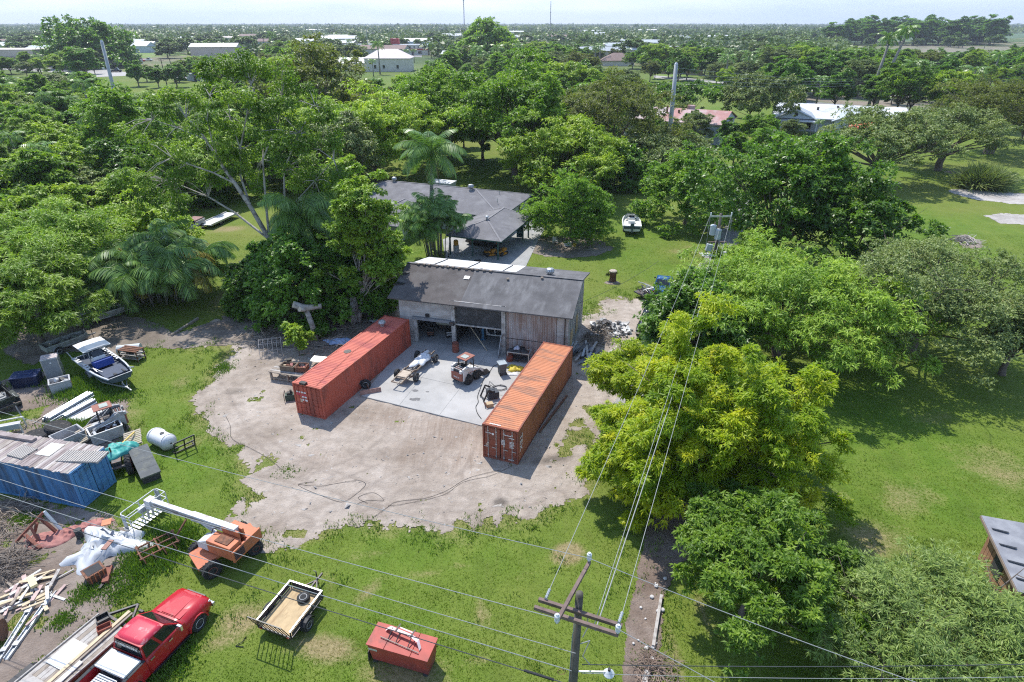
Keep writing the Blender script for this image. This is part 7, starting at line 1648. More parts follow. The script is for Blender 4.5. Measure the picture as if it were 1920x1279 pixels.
# shipping containers (12.19 x 2.44 x 2.59 m)
def cont_paint(name,c,stain,fade,samt=.4):
 return mat(name,c,.6,var=.1,vs=.7,stain=stain,ss=.9,samt=samt,sstretch=(1.2,1.2,.35))
def container(label,loc,rz,L_,paint,roof_paint,door_paint,seed,bars=4,dents=(),decals=(),open_door=0.0,roof=True,ribs=None):
 """local x across (0..2.44), y along, door end at y = 0"""
 W_,H_=2.44,2.59
 t=thing('shipping_container',label,'container',loc,rz)
 n=int(L_/0.28)if ribs is None else ribs
 for nm,x,flip in(('side_wall',.04,True),('side_wall',W_-.04,False)):
  b=MB();corrugated(b,(x,.12,.16),(0,L_-.24,0),(0,0,H_-.28),n,.036,flip=flip);b.build(nm,paint,t)
 b=MB();corrugated(b,(.1,L_-.05,.16),(W_-.2,0,0),(0,0,H_-.28),9,.036,flip=True);b.build('end_wall',paint,t)
 if roof:
  rnd=random.Random(seed);b=MB();nr=int(L_/.21)
  prof=[]
  for k in range(nr):
   for f,h in((0,0),(.3,0),(.42,1),(.82,1),(.94,0)):prof.append(((k+f)/nr*(L_-.2)+.1,h))
  prof.append((L_-.1,0));cols=8
  def dz(x,y):
   q=0
   for dx,dy,rx,ry,d in dents:q-=d*math.exp(-((x-dx)/rx)**2-((y-dy)/ry)**2)
   return q
  rows=[[(.06+(W_-.12)*c/cols,y,H_-.045+.024*h+dz(.06+(W_-.12)*c/cols,y))for c in range(cols+1)]for y,h in prof]
  b.loft(rows,closed=False);rf=b.build('roof',roof_paint,t)
  if rf.data.polygons[0].normal.z<0:rf.data.flip_normals()
 b=MB()
 for x in(.05,W_-.05):
  b.beam((x,.05,H_-.06),(x,L_-.05,H_-.06),.10,.10);b.beam((x,.05,.09),(x,L_-.05,.09),.10,.16)
  for y in(.06,L_-.06):b.beam((x,y,.02),(x,y,H_-.02),.12,.12)
 for y in(.05,L_-.05):b.beam((.05,y,H_-.06),(W_-.05,y,H_-.06),.10,.12);b.beam((.05,y,.09),(W_-.05,y,.09),.10,.16)
 b.build('frame',paint if door_paint is None else door_paint,t)
 for x in(.07,W_-.07):
  for y in(.08,L_-.08):
   for z in(.06,H_-.055):
    b=MB();b.box((x,y,z),(.17,.18,.125));b.build('corner_casting',door_paint or paint,t)
 b=MB();b.box((W_/2,L_/2,.10),(W_-.2,L_-.2,.12));b.build('floor',DARK,t)
 # doors
 dp=door_paint or paint
 for i,(x0,x1)in enumerate(((.13,W_/2-.01),(W_/2+.01,W_-.13))):
  hinge=(x0 if i==0 else x1,-.005,0)
  e=bpy.data.objects.new('door',None)
  b=MB();w_=x1-x0
  for k in range(5):  # five pressed panels
   z0=.20+k*.445
   b.box((x0+w_/2,.035,z0+.21),(w_-.04,.045,.44));b.box((x0+w_/2,.010,z0+.21),(w_-.14,.02,.33))
  d=b.build('door',dp,t)
  for q in((.24,.76)if bars==4 else(.3,.7)):
   b=MB();x=x0+w_*q;b.cyl((x,-.035,.12),(x,-.035,H_-.1),.022,n=6);b.beam((x-.02,-.05,.95),(x+.28*(1 if i else-1),-.05,.95),.03,.04)
   for z in(.3,1.25,2.2):b.box((x,-.03,z),(.1,.04,.09))
   b.build('lock_bar',GALV if bars==4 else dp,d)
  if open_door and i==1:
   d.rotation_euler=(0,0,0)
 for sx,z0,s,m,ln,y in decals:pass
 return t
RED_C=cont_paint('red_container',(0.43,0.092,0.056),(0.24,0.065,0.045),0)
RED_R=mat('red_container_roof',(0.49,0.125,0.085),.65,var=.12,vs=.8,stain=(0.36,0.08,0.07),ss=.6,samt=.4,sstretch=(.5,2.2,1))
ORA_C=cont_paint('orange_container',(0.39,0.142,0.068),(0.24,0.085,0.050),0,.45)
ORA_R=mat('orange_container_roof',(0.48,0.180,0.082),.65,var=.12,vs=.8,stain=(0.25,0.125,0.080),ss=.75,samt=.42,sstretch=(.6,2.6,1))
ORA_D=mat('brown_container_door',(0.25,0.068,0.038),.7,var=.14,vs=1.5,stain=(0.16,0.06,0.04),ss=1.5,samt=.4)
BLUE_C=mat('blue_container',(0.055,0.175,0.36),.6,var=.14,vs=.8,stain=(0.040,0.085,0.15),ss=.9,samt=.55,sstretch=(2.2,2.2,.22))
BLUE_D=mat('blue_container_door',(0.075,0.22,0.43),.6,var=.1,vs=1,stain=(0.05,0.12,0.2),ss=1.2,samt=.3)
PATCH_W=mat('white_sticker',(0.70,0.66,0.64),.6,var=.08)
PATCH_R=mat('red_sticker',(0.55,0.05,0.10),.6,var=.08)
rc=container('long red shipping container left of the concrete slab',(-15.669,37.504,.02),-0.3795,12.19,RED_C,RED_R,None,3,dents=((1.2,5,.6,.5,.01),),bars=2)
turbine_vent(rc,(.95,10.3,2.62),.5)
b=MB();b.cyl((.9,5.4,2.54),(.9,5.4,2.575),.30,n=18);b.build('roof_patch',STEEL,rc)
b=MB();b.box((.9,.12,2.66),(.5,.3,.16));b.build('floodlight',BLACK,rc)
b=MB();b.tube([(1.9,.2,2.60),(1.7,2,2.60),(1.55,4,2.60),(1.35,5.6,2.60),(1.5,7.5,2.60),(1.45,9.5,2.60),(1.2,11.5,2.60)],.012,4);b.build('roof_cable',BLACK,rc)
for x,z,w_,h_,m in((.42,1.92,.34,.10,PATCH_W),(.42,1.75,.30,.20,PATCH_R),(.88,1.93,.42,.12,PATCH_W),(.88,1.72,.36,.12,PATCH_R),(.90,1.56,.42,.12,PATCH_W),(.92,1.30,.44,.14,PATCH_W),(.55,1.22,.26,.30,mat('tan_sticker',(.5,.36,.26),.7))):
 b=MB();b.box((x,-.012,z),(w_,.014,h_));b.build('sticker',m,rc)
oc=container('long orange shipping container with brown doors right of the slab',(-1.891,32.423,.02),-0.3715,12.19,ORA_C,ORA_R,ORA_D,5,dents=((1.6,6.6,.8,.35,.11),(1.5,5.2,.7,.22,.07),(1.0,9.6,.9,.2,.04)))
tm=text_part('TEX',.62,oc,LETTER_W,(0,0,0),(0,0,0),depth=.006)
tm.matrix_local=Matrix.Translation((2.452,.52,1.42))@Matrix(((0,0,1,0),(1,0,0,0),(0,1,0,0),(0,0,0,1)))@Matrix.Rotation(R(-90),4,'Z')@Matrix.Diagonal((1.15,1,1,1))
b=MB();b.lathe([(.085,-.006),(.085,.006)],n=18,M=Matrix.Rotation(R(90),4,'X'),c=(.72,-.016,1.98));b.build('round_mark',PATCH_W,oc)
rnd=random.Random(8)
for x,z,w_,n_ in((1.72,2.12,.5,1),(1.98,1.95,.3,1),(1.42,1.68,.26,4),(2.0,1.66,.24,5),(.42,2.02,.4,1),(1.95,.26,.3,1)):
 b=MB()
 for k in range(n_):
  x0=x-w_/2
  while x0<x+w_/2:
   l_=rnd.uniform(.03,.08);b.box((x0+l_/2,-.026,z-k*.105),(l_,.008,.055));x0+=l_+.022
 b.build('small_print',LETTER_W,oc)
b=MB();b.box((.32,-.02,1.05),(.2,.012,.22));b.build('plate',mat('plate_tan',(.40,.28,.2),.6),oc)
b=MB()
for k in range(9):b.box((.45+k*.085,.22+(k%2)*.01,2.592),(.055,.10,.006))
b.build('small_print',LETTER_W,oc)
# blue container, 6 m and more, its roof boarded over
bc=container('weathered blue shipping container with a boarded roof at the left edge',(-25.10,27.52,.03),-0.222+math.pi/2,9.2,BLUE_C,BLUE_C,BLUE_D,9,bars=2,roof=False,ribs=24)
ROOFB=[mat('roof_board_%s'%k,c,.95,var=.2,vs=2,stain=s,ss=1.6,samt=.45,sstretch=(.5,2,1))for k,c,s in(('pale',(.42,.385,.365),(.28,.22,.20)),('mauve',(.31,.262,.252),(.20,.16,.15)),('dun',(.37,.33,.295),(.24,.2,.17)))]
rnd=random.Random(12)
for k in range(50):
 y=.06+k*.182
 b=MB();z=2.60+rnd.uniform(0,.02);sg=rnd.uniform(-.03,.03)
 b.box((1.22+sg,y+.08,z),(2.52+rnd.uniform(-.05,.1),.165,.035),rnd.uniform(-.012,.012));b.build('roof_board',ROOFB[rnd.choice((0,1,1,2,2))],bc)
b=MB();b.box((1.55,2.95,2.645),(1.15,1.0,.02),.02);b.build('pale_sheet',mat('pale_board_sheet',(.60,.585,.54),.9,var=.08,stain=(.45,.40,.35),ss=1.5,samt=.3),bc)
b=MB();b.beam((2.05,4.6,2.72),(2.05,9.1,2.72),.32,.16);b.build('ridge_beam',ROOFB[1],bc)
def pallet_mesh(n=9,w=1.02,d=1.22,m=WOOD_GREY):
 """parts of one pallet: deck boards and three bearers"""
 deck=MB();deck.box((0,0,0),(w,d/n*.68,.022));dm=deck.mesh('deck_board',m)
 br=MB();br.box((0,0,0),(.06,d,.09));bm=br.mesh('bearer',m)
 return dm,bm,n,w,d
PAL={'grey':pallet_mesh(),'pale':pallet_mesh(8,1.05,1.2,mat('pallet_pale',(.50,.43,.33),.9,var=.15,vs=3)),'long':pallet_mesh(17,1.0,2.7,WOOD_GREY)}
def pallet(kind,label,loc,rot,group=None):
 dm,bm,n,w,d=PAL[kind]
 t=thing('pallet',label,'pallet',loc,0,group,rot)
 for k in range(n):inst('deck_board',dm,t,(0,-d/2+d/n*(k+.5),.112))
 for x in(-w/2+.05,0,w/2-.05):inst('bearer',bm,t,(x,0,.05))
 for k in range(0,n,4):inst('bottom_board',dm,t,(0,-d/2+d/n*(k+.5),-.006))
 return t
def on_blue(x,y,z):
 a=-0.222+math.pi/2
 return(-25.10+x*math.cos(a)-y*math.sin(a),27.52+x*math.sin(a)+y*math.cos(a),z)
pallet('long','long slatted pallet lying across the door end of the blue container roof',on_blue(1.35,.42,2.66),(R(-3),0,-0.222+math.pi/2-math.pi/2+.12+math.pi/2))
pallet('grey','square pallet lying on the middle of the blue container roof',on_blue(.95,4.3,2.64),(0,0,1.25))
# boats, old vehicles
HULL_G=mat('grey_hull',(0.50,0.52,0.54),.4,var=.08,stain=(.3,.31,.32),ss=1.5,samt=.3)
HULL_DK=mat('dark_hull',(0.06,0.085,0.11),.35,var=.15)
NAVY=mat('navy_deck',(0.045,0.062,0.10),.7,var=.15,vs=3)
BLUE_CUSH=mat('blue_cushion',(0.012,0.045,0.24),.6,var=.12,vs=3)
GEL=mat('white_gelcoat',(0.72,0.72,0.70),.35,var=.05)
JON=mat('aluminium_hull',(0.36,0.38,0.36),.5,.3,var=.15,stain=(.2,.21,.18),ss=2,samt=.4)
JON_G=mat('drab_hull',(0.17,0.19,0.15),.6,.1,var=.2)
def hull(parent,L_,W_,H_,m_out,m_rim,m_floor,bow=.35,flare=.12,z0=0.0,vee=.12,names=('hull','gunwale','deck_floor'),floor_z=.3):
 """open boat, bow to +X: outer skin, rim and sole"""
 st=[0,.25,.5,.7,.85,.95,1.0]
 def half(u):return W_/2*(1-bow*max(0,(u-.45)/.55)**2.2)
 o,b=[],MB()
 for u in st:
  x=(u-.5)*L_;h=half(u);lift=z0+.35*H_*max(0,(u-.6)/.4)**2
  o.append([(x,-h,z0+H_),(x,-h*(1-flare),lift+vee),(x,0,lift),(x,h*(1-flare),lift+vee),(x,h,z0+H_)])
 b.loft(o,closed=False)
 b.add(o[0],[(0,1,2,3,4)]);b.add(o[-1],[(4,3,2,1,0)]);b.build(names[0],m_out,parent)
 r=MB()
 edge=[(q[0][0],q[0][1],q[0][2])for q in o]+[(q[4][0],q[4][1],q[4][2])for q in reversed(o)]
 r.loft([[(p[0],p[1],p[2]+.02),(p[0]*.985,p[1]*(1-.24/W_),p[2]+.025),(p[0]*.985,p[1]*(1-.24/W_),p[2]-.05),(p[0],p[1]*1.02,p[2]-.06)]for p in edge+edge[:1]],cap=False);r.build(names[1],m_rim,parent)
 f=MB();f.add([((u-.5)*L_*.97,s*half(u)*.9,z0+H_*floor_z+.1*max(0,u-.7))for u,s in[(u,-1)for u in st]+[(u,1)for u in reversed(st)]],[tuple(range(14))]);f.build(names[2],m_floor,parent)
def boat_trailer(label,loc,rz,L_=5.6,W_=1.9,tongue=1.6):
 t=thing('boat_trailer',label,'trailer',loc,rz)
 b=MB()
 for s in(-1,1):
  b.beam((-L_/2,s*W_*.42,.48),(L_*.25,s*W_*.42,.48),.07,.1);b.beam((L_*.25,s*W_*.42,.48),(L_/2+tongue*.6,0,.46),.07,.1)
 for x in(-L_/2+.1,-.6,.9):b.beam((x,-W_*.42,.44),(x,W_*.42,.44),.07,.08)
 b.beam((L_/2,0,.46),(L_/2+tongue,0,.46),.08,.1);b.beam((L_/2+.3,0,.5),(L_/2+.15,0,1.2),.07,.07);b.build('frame',GALV,t)
 for s in(-1,1):
  wheel(t,(-.9,s*(W_*.5),.33),.33,.2,WHITE)
  b=MB();b.loft([[(-.9+.42*math.cos(a),s*(W_*.5-.14),.36+.40*math.sin(a)),(-.9+.42*math.cos(a),s*(W_*.5+.14),.36+.40*math.sin(a))]for a in[math.pi*k/6 for k in range(7)]],closed=False);b.build('fender',GALV,t)
 b=MB();b.cyl((L_/2+tongue*.75,.08,.05),(L_/2+tongue*.75,.08,.8),.03,n=8);b.build('jack',STEEL,t)
 return t
def bay_boat():
 loc,rz=(-32.4,42.5,0),-0.66
 boat_trailer('galvanised trailer under the grey bay boat',loc,rz,5.2,2.0,1.7)
 t=thing('bay_boat','grey bay boat with a white T-top and a blue cushioned seat on a trailer','boat',(loc[0],loc[1],.52),rz)
 hull(t,5.9,2.5,.78,HULL_DK,HULL_G,NAVY,bow=.30,flare=.22,vee=.10,floor_z=.62)
 b=MB()
 for k in range(7):
  for s in(-1,1):
   b=MB();b.box((-2.6+k*.42,s*1.05,.83),(.22,.22,.02));b.build('deck_strip',GEL,t)
 b=MB();b.box((1.55,0,.62),(1.7,1.65,.16));b.build('casting_deck',NAVY,t,bevel=.03)
 b=MB();b.box((.10,-.05,.95),(.75,1.35,.55),M=Matrix.Rotation(R(-14),4,'Y'));b.build('cushion_seat',BLUE_CUSH,t,bevel=.04)
 b=MB();b.loft([[(-1.0,-.5,.5),(-.3,-.5,.5),(-.3,.5,.5),(-1.0,.5,.5)],[(-1.0,-.42,1.3),(-.55,-.42,1.3),(-.55,.42,1.3),(-1.0,.42,1.3)]]);b.build('console',GEL,t,bevel=.03)
 for y in(-.26,.26):
  b=MB();b.box((-1.55,y,1.0),(.5,.46,.14));b.box((-1.78,y,1.28),(.12,.46,.55));b.build('helm_seat',HULL_DK,t,bevel=.03)
 b=MB();b.prism([(-.62,-.42,1.3),(-.62,.42,1.3),(-.85,.38,1.72),(-.85,-.38,1.72)],(.02,0,0));b.build('windshield',GLASS,t)
 b=MB()
 for x,y in((-1.9,.65),(-1.9,-.65),(-.55,.65),(-.55,-.65)):b.tube([(x,y,.8),(x*.95-.05,y*.95,2.05)],.03,6)
 b.tube([(-1.9,-.65,2.05),(-1.9,.65,2.05)],.03,6);b.tube([(-.55,-.65,2.05),(-.55,.65,2.05)],.03,6);b.build('top_frame',GALV,t)
 b=MB();b.loft([[(x,-w_,2.06+d*.3),(x,-w_*.6,2.10+d),(x,w_*.6,2.10+d),(x,w_,2.06+d*.3)]for x,w_,d in((-2.35,.95,.02),(-2.2,1.0,.05),(-1.35,1.0,.06))],closed=False);b.build('top_canopy',GEL,t)
 b=MB();b.loft([[(x,-w_,2.06+d*.3),(x,-w_*.6,2.10+d),(x,w_*.6,2.10+d),(x,w_,2.06+d*.3)]for x,w_,d in((-1.345,1.0,.06),(-.5,1.0,.05),(-.35,.95,.02))],closed=False);b.build('top_panel',mat('slate_blue',(.075,.12,.18),.5),t)
 b=MB()
 b.tube([(-2.35,-.98,2.05),(-2.35,.98,2.05),(-.35,.97,2.05),(-.35,-.97,2.05),(-2.35,-.98,2.05)],.035,6);b.build('top_rim',GEL,t)
 b=MB();b.tube([(-2.9,-1.2,.8),(-3.2,-1.35,1.35)],.04,6);b.tube([(2.2,.9,.85),(2.85,1.1,1.0)],.05,6);b.build('rod_holder',GALV,t)
 b=MB();b.tube([(1.1,-.9,.85),(.6,-.95,1.0),(.2,-1.0,.9),(-.4,-1.0,1.05)],.03,6);b.tube([(1.3,-.6,.75),(.7,-.85,.95)],.03,5);b.build('grab_rail',GALV,t)
 b=MB();b.box((2.5,.45,.88),(.5,.12,.1));b.box((2.6,-.2,.86),(.3,.2,.08));b.build('trolling_motor',BLACK,t)
 b=MB();b.box((-3.15,0,.75),(.5,.55,.7));b.box((-3.1,0,.2),(.2,.2,.8));b.build('outboard',BLACK,t,bevel=.05)
bay_boat()
def jon(label,loc,rz,m,L_=4.0,W_=1.35,z=.35,floor=JON_G,seats=3):
 t=thing('jon_boat',label,'boat',(loc[0],loc[1],z),rz)
 hull(t,L_,W_,.5,m,m,floor,bow=.35,vee=.03,floor_z=.25)
 for k in range(seats):
  b=MB();b.box((-L_*.35+k*L_*.3,0,.36),(.3,W_*.9,.05));b.build('thwart',m,t)
 return t
jon('aluminium skiff on a trailer between the thicket and the bay boat',(-39.0,47.6),1.0,JON,3.4,1.4,.42,mat('leafy_floor',(.22,.17,.15),.9,var=.4,vs=6))
boat_trailer('small trailer below the aluminium skiff',(-39.0,47.6,0),1.0,3.0,1.5,1.0)
for i,(x,y,z,lb)in enumerate(((-40.6,55.8,.5,'rearmost grey jon boat beside the areca clump'),(-39.6,54.6,.55,'middle grey jon boat beside the areca clump'),(-39.4,52.9,.5,'nearest grey jon boat on a trailer beside the areca clump'))):
 jon(lb,(x,y),.72+.03*i,JON,4.6,1.45,z)
boat_trailer('jon boat trailer with a white wheel beside the areca clump',(-39.4,52.9,0),.78,3.8,1.5,1.1)
def lawn_boat():
 loc,rz=(16.35,82.4,0),1.44
 boat_trailer('trailer under the white boat on the back lawn',loc,rz,4.6,2.0,1.5)
 t=thing('white_boat','white open fishing boat with an outboard motor on the back lawn','boat',(loc[0],loc[1],.55),rz)
 hull(t,5.8,2.5,.8,GEL,GEL,mat('cream_sole',(.60,.585,.53),.6,var=.06),bow=.62,flare=.18,floor_z=.55)
 b=MB();b.box((-2.2,0,.62),(1.0,2.0,.25));b.build('stern_deck',GEL,t,bevel=.03)
 b=MB();b.loft([[(-.5,-.45,.5),(.2,-.45,.5),(.2,.45,.5),(-.5,.45,.5)],[(-.45,-.4,1.2),(-.1,-.4,1.2),(-.1,.4,1.2),(-.45,.4,1.2)]]);b.build('console',GEL,t,bevel=.03)
 b=MB();b.prism([(-.1,-.4,1.2),(-.1,.4,1.2),(-.3,.36,1.5),(-.3,-.36,1.5)],(.02,0,0));b.build('windshield',GLASS,t)
 b=MB();b.box((-1.2,0,.85),(.5,.9,.4));b.build('seat',GEL,t,bevel=.03)
 b=MB();b.tube([(.6,-.95,.9),(1.2,-.85,1.05),(2.0,-.5,1.1),(2.4,0,1.1),(2.0,.5,1.1),(1.2,.85,1.05),(.6,.95,.9)],.03,6);b.box((1.1,0,.72),(.5,1.5,.04));b.build('bow_rail',HULL_DK,t)
 b=MB();b.box((-3.1,0,1.0),(.55,.5,.55));b.box((-3.15,0,.35),(.22,.2,.9));b.build('outboard',HULL_DK,t,bevel=.06)
 b=MB();b.box((-2.92,0,.55),(.06,2.2,.3));b.build('transom_band',HULL_DK,t)
lawn_boat()
def car(name,label,cat,loc,rz,paint,L_=4.7,W_=1.82,hood=1.25,cab=2.2,bed=0.0,roofh=1.5,belt=.95,rim=RIM_STEEL,roof=None,tyre_r=.34,clear=.28):
 """side profile car or pickup, front to +X"""
 t=thing(name,label,cat,loc,rz)
 xf=L_/2;y=W_/2;w=y*.98;xc1=xf-hood;xc0=xc1-cab
 xs=[(xf,.80,belt-.22),(xf-.12,.95,belt-.10),(xf-.5,1,belt-.04),(xc1,1,belt),(xc0,1,belt),(-xf+.15,.98,belt-(.0 if bed else.06)),(-xf,.88,belt-.12)]
 b=MB();b.loft([ring_x(x,w*k*.93,clear,w*k*.93,h,w*k,(clear+h)*.52)for x,k,h in xs]);b.build('body',paint,t,True)
 greenhouse(t,xc0+.05,xc1+.05,w*.93,belt,xc0+(.12 if bed else.55),xc1-.55,w*.76,roofh,roof or paint,paint,(.5,))
 for x in(xf-.85,-xf+.95):
  for s in(-1,1):
   wheel(t,(x,s*(y-.1),tyre_r),tyre_r,.22,rim)
   b=MB();b.prism([(x+(tyre_r+.06)*math.cos(a),s*(w+.004),tyre_r+(tyre_r+.06)*math.sin(a))for a in[math.pi*k/10 for k in range(11)]],(0,s*.012,0));b.build('wheel_well',BLACK,t)
 for s in(-1,1):
  b=MB();b.box((xf-.08,s*y*.68,belt-.25),(.12,.3,.14));b.build('headlight',LAMPW,t)
  b=MB();b.box((-xf+.03,s*y*.72,belt-.2),(.08,.25,.16));b.build('tail_light',LAMPR,t)
  b=MB();b.box((xc1-.15,s*(y+.06),belt+.08),(.12,.16,.12));b.build('mirror',BLACK,t)
 for x in(xf-.02,-xf+.02):
  b=MB();b.box((x,0,clear+.16),(.12,W_*.94,.18));b.build('bumper',CHROME if bed else BLACK,t)
 if bed:
  for s in(-1,1):
   b=MB();b.box(((-xf+xc0)/2,s*w*.93,belt+.09),(xc0+xf-.05,.1,.2));b.build('bed_side',paint,t)
  b=MB();b.box(((-xf+xc0)/2,0,belt+.015),(xc0+xf-.1,w*1.8,.04));b.build('bed_floor',BEDLINER,t)
  b=MB();b.box((-xf+.04,0,belt+.09),(.06,w*1.84,.2));b.build('tailgate',paint,t)
 return t
BLUECAR=mat('blue_car_paint',(0.02,0.085,0.22),.2,var=.05,spec=.7)
car('parked_car','dark blue car half hidden by the trees behind the barn','car',(16.0,60.6,0),1.25,BLUECAR)
car('pickup_truck','black pickup nosing out from under the dark tree by the barn','pickup',(13.0,51.8,0),-1.95,mat('black_car_paint',(.018,.02,.024),.2,var=.05,spec=.7),5.6,1.95,1.5,1.9,2.0,1.8,1.12,tyre_r=.4,clear=.4)
op=car('pickup_truck','old two tone pickup with an orange topped cab beside the left clearing','pickup',(-43.9,81.2,0),-1.72,mat('silver_paint',(.34,.345,.33),.5,var=.1,stain=(.25,.22,.18),ss=2),5.2,1.9,1.35,1.75,1.9,1.75,1.1,rim=WHITE,roof=mat('orange_tan',(.45,.24,.10),.7,var=.12),tyre_r=.4,clear=.42)
b=MB();b.box((-1.6,0,1.3),(1.9,1.5,.3));b.build('bed_cargo',mat('cargo_red',(.28,.17,.15),.9,var=.4,vs=4),op)
def low_trailer():
 t=thing('flatbed_trailer','long low white flatbed trailer beyond the old two tone pickup','trailer',(-41.6,85.6,0),1.36)
 b=MB();b.box((0,0,.55),(6.2,1.9,.12));b.build('deck',WHITE,t)
 b=MB();b.box((0,1.0,.66),(6.2,.1,.2));b.box((0,-1.0,.66),(6.2,.1,.2));b.build('side_rail',GALV,t)
 for s in(-1,1):wheel(t,(-1,s*.85,.3),.3,.2)
 b=MB();b.beam((-3.1,0,.5),(-4.4,0,.45),.1,.1);b.build('tongue',STEEL,t)
low_trailer()
def jeep():
 t=thing('stripped_jeep','black stripped off-roader with an open engine bay at the left edge','jeep',(-38.3,38.6,0),-.62)
 b=MB();b.box((0,0,.62),(3.9,.85,.16));b.build('frame',STEEL,t)
 for x in(1.25,-1.3):
  for s in(-1,1):wheel(t,(x,s*.85,.42),.42,.28,RIM_STEEL,lug=True)
  b=MB();b.cyl((x,-.8,.42),(x,.8,.42),.07,n=8);b.build('axle',STEEL,t)
 BP=mat('black_jeep_paint',(.022,.028,.028),.35,var=.2,stain=(.09,.1,.09),ss=3,samt=.3)
 for s in(-1,1):
  b=MB();b.prism([(-.35,s*.60,.75),(1.9,s*.60,.75),(1.9,s*.60,1.15),(-.35,s*.60,1.25)],(0,s*.04,0));b.prism([(.65,s*.64,1.02),(1.95,s*.64,.98),(1.95,s*.96,.96),(.65,s*.96,1.0)],(0,0,.05));b.prism([(.55,s*.64,.5),(.68,s*.64,1.04),(.68,s*.96,1.02),(.55,s*.96,.5)],(-.05,0,0));b.build('front_wing',BP,t)
  b=MB();b.box((-1.15,s*.80,.85),(1.6,.08,.65));b.build('body_side',BP,t)
  b=MB();b.tube([(1.3,s*.72,1.08),(1.9,s*.7,1.1)],.03,5);b.build('headlight_bracket',GALV,t)
 b=MB();b.box((1.92,0,.95),(.06,1.2,.45));b.build('grille',BP,t)
 b=MB();b.box((2.15,0,.62),(.16,1.7,.16));b.build('bumper',STEEL,t)
 b=MB();b.box((.9,0,.95),(.8,.45,.42));b.box((1.4,0,.9),(.3,.6,.4));b.box((.8,.36,1.05),(.3,.2,.2));b.box((.5,-.36,1.05),(.25,.22,.2));b.tube([(1.3,.3,1.05),(1.0,.4,1.2),(.6,.3,1.15)],.04,5);b.build('engine',mat('engine_grey',(.22,.22,.21),.6,var=.5,vs=9),t)
 b=MB();b.box((-.4,0,1.12),(.12,1.45,.5));b.build('cowl',BP,t)
 b=MB();b.prism([(-.38,-.68,1.36),(-.38,.68,1.36),(-.62,.64,1.85),(-.62,-.64,1.85)],(.03,0,0));b.build('windscreen',GLASS,t)
 b=MB();b.tube([(-.4,-.72,1.3),(-.65,-.68,1.9),(-.65,.68,1.9),(-.4,.72,1.3)],.035,6);b.tube([(-1.5,-.7,1.1),(-1.5,-.65,1.85),(-1.5,.65,1.85),(-1.5,.7,1.1)],.035,6);b.build('roll_bar',BP,t)
 b=MB();b.box((-1.3,0,1.86),(1.4,1.4,.05));b.build('soft_top',mat('teal_grey',(.16,.2,.21),.4),t)
jeep()
# yard clutter
def crate(name,label,cat,loc,rz,sx,sy,sz,m,fill=None,wall=.06,foot=True,tilt=(0,0),cargo=0,seed=0,rim=None):
 t=thing(name,label,cat,loc,rz,rot=(tilt[0],tilt[1],rz))
 b=MB()
 for s in(-1,1):b.box((0,s*(sy-wall)/2,sz/2+.1),(sx,wall,sz));b.box((s*(sx-wall)/2,0,sz/2+.1),(wall,sy-2*wall-.004,sz))
 b.box((0,0,.13),(sx-2*wall-.004,sy-2*wall-.004,.06));b.build('walls',m,t)
 r=MB()
 for s in(-1,1):r.box((0,s*sy/2,sz+.1),(sx+.06,.07,.06));r.box((s*sx/2,0,sz+.1),(.07,sy-.08,.06))
 r.build('rim',rim or m,t)
 if foot:
  for s in(-1,0,1):
   b=MB();b.box((s*(sx/2-.1),0,.05),(.18,sy,.1));b.build('foot',m,t)
 if cargo:
  rnd=random.Random(seed)
  for k in range(cargo):
   b=MB();s_=rnd.uniform(.12,.32)
   b.box((rnd.uniform(-.38,.38)*sx,rnd.uniform(-.36,.36)*sy,sz*rnd.uniform(.55,1.0)),(s_,s_*rnd.uniform(.4,1.2),s_*rnd.uniform(.3,.9)),0,M=Matrix.Rotation(rnd.uniform(0,3),4,(rnd.random(),rnd.random(),1)))
   b.build('scrap',rnd.choice(fill),t)
 return t
SCRAPM=[GALV,STEEL,RUST,WHITE,mat('purple_grey',(.22,.21,.25),.6),mat('salmon_paint',(.52,.22,.18),.7)]
GREYBIN=mat('grey_bin',(.42,.42,.43),.7,var=.1,vs=2,stain=(.3,.29,.28),ss=2,samt=.35)
crate('bulk_bin','pale grey bulk bin holding white jugs and salmon scrap beside the steel cabinet','bin',(-34.85,40.6,0),.62,1.35,1.0,.85,GREYBIN,[WHITE,WHITE,GALV,SCRAPM[5],BLACK],cargo=16,seed=3)
def cabinet():
 t=thing('steel_cabinet','tall grey steel cabinet standing behind the grey bin','cabinet',(-36.3,42.2,0),.50)
 b=MB();b.box((0,0,1.05),(1.15,.9,2.1));b.build('body',GALV,t,bevel=.02)
 b=MB();b.box((0,-.46,1.05),(1.0,.03,1.95));b.build('door',mat('slate_door',(.20,.22,.24),.5,var=.12,vs=2),t)
 b=MB();b.cyl((.05,-.475,1.75),(.05,-.49,1.75),.07,n=10);b.build('badge',WHITE,t)
 b=MB();b.box((0,0,2.12),(1.1,.85,.04));b.build('top',mat('rusty_top',(.42,.36,.35),.7,var=.3,vs=4),t)
cabinet()
bt=thing('storage_tote','dark blue lidded tote beside the black off-roader','tote',(-38.1,41.5,0),.30)
b=MB();b.box((0,0,.45),(1.7,1.1,.85),taper=1.08);b.build('body',mat('dark_blue_plastic',(.018,.03,.075),.4,var=.15),bt,bevel=.03)
b=MB();b.box((0,0,.92),(1.9,1.28,.1));b.box((.2,.1,1.0),(.7,.5,.08));b.build('lid',mat('blue_lid',(.035,.05,.12),.35,var=.15),bt,bevel=.03)
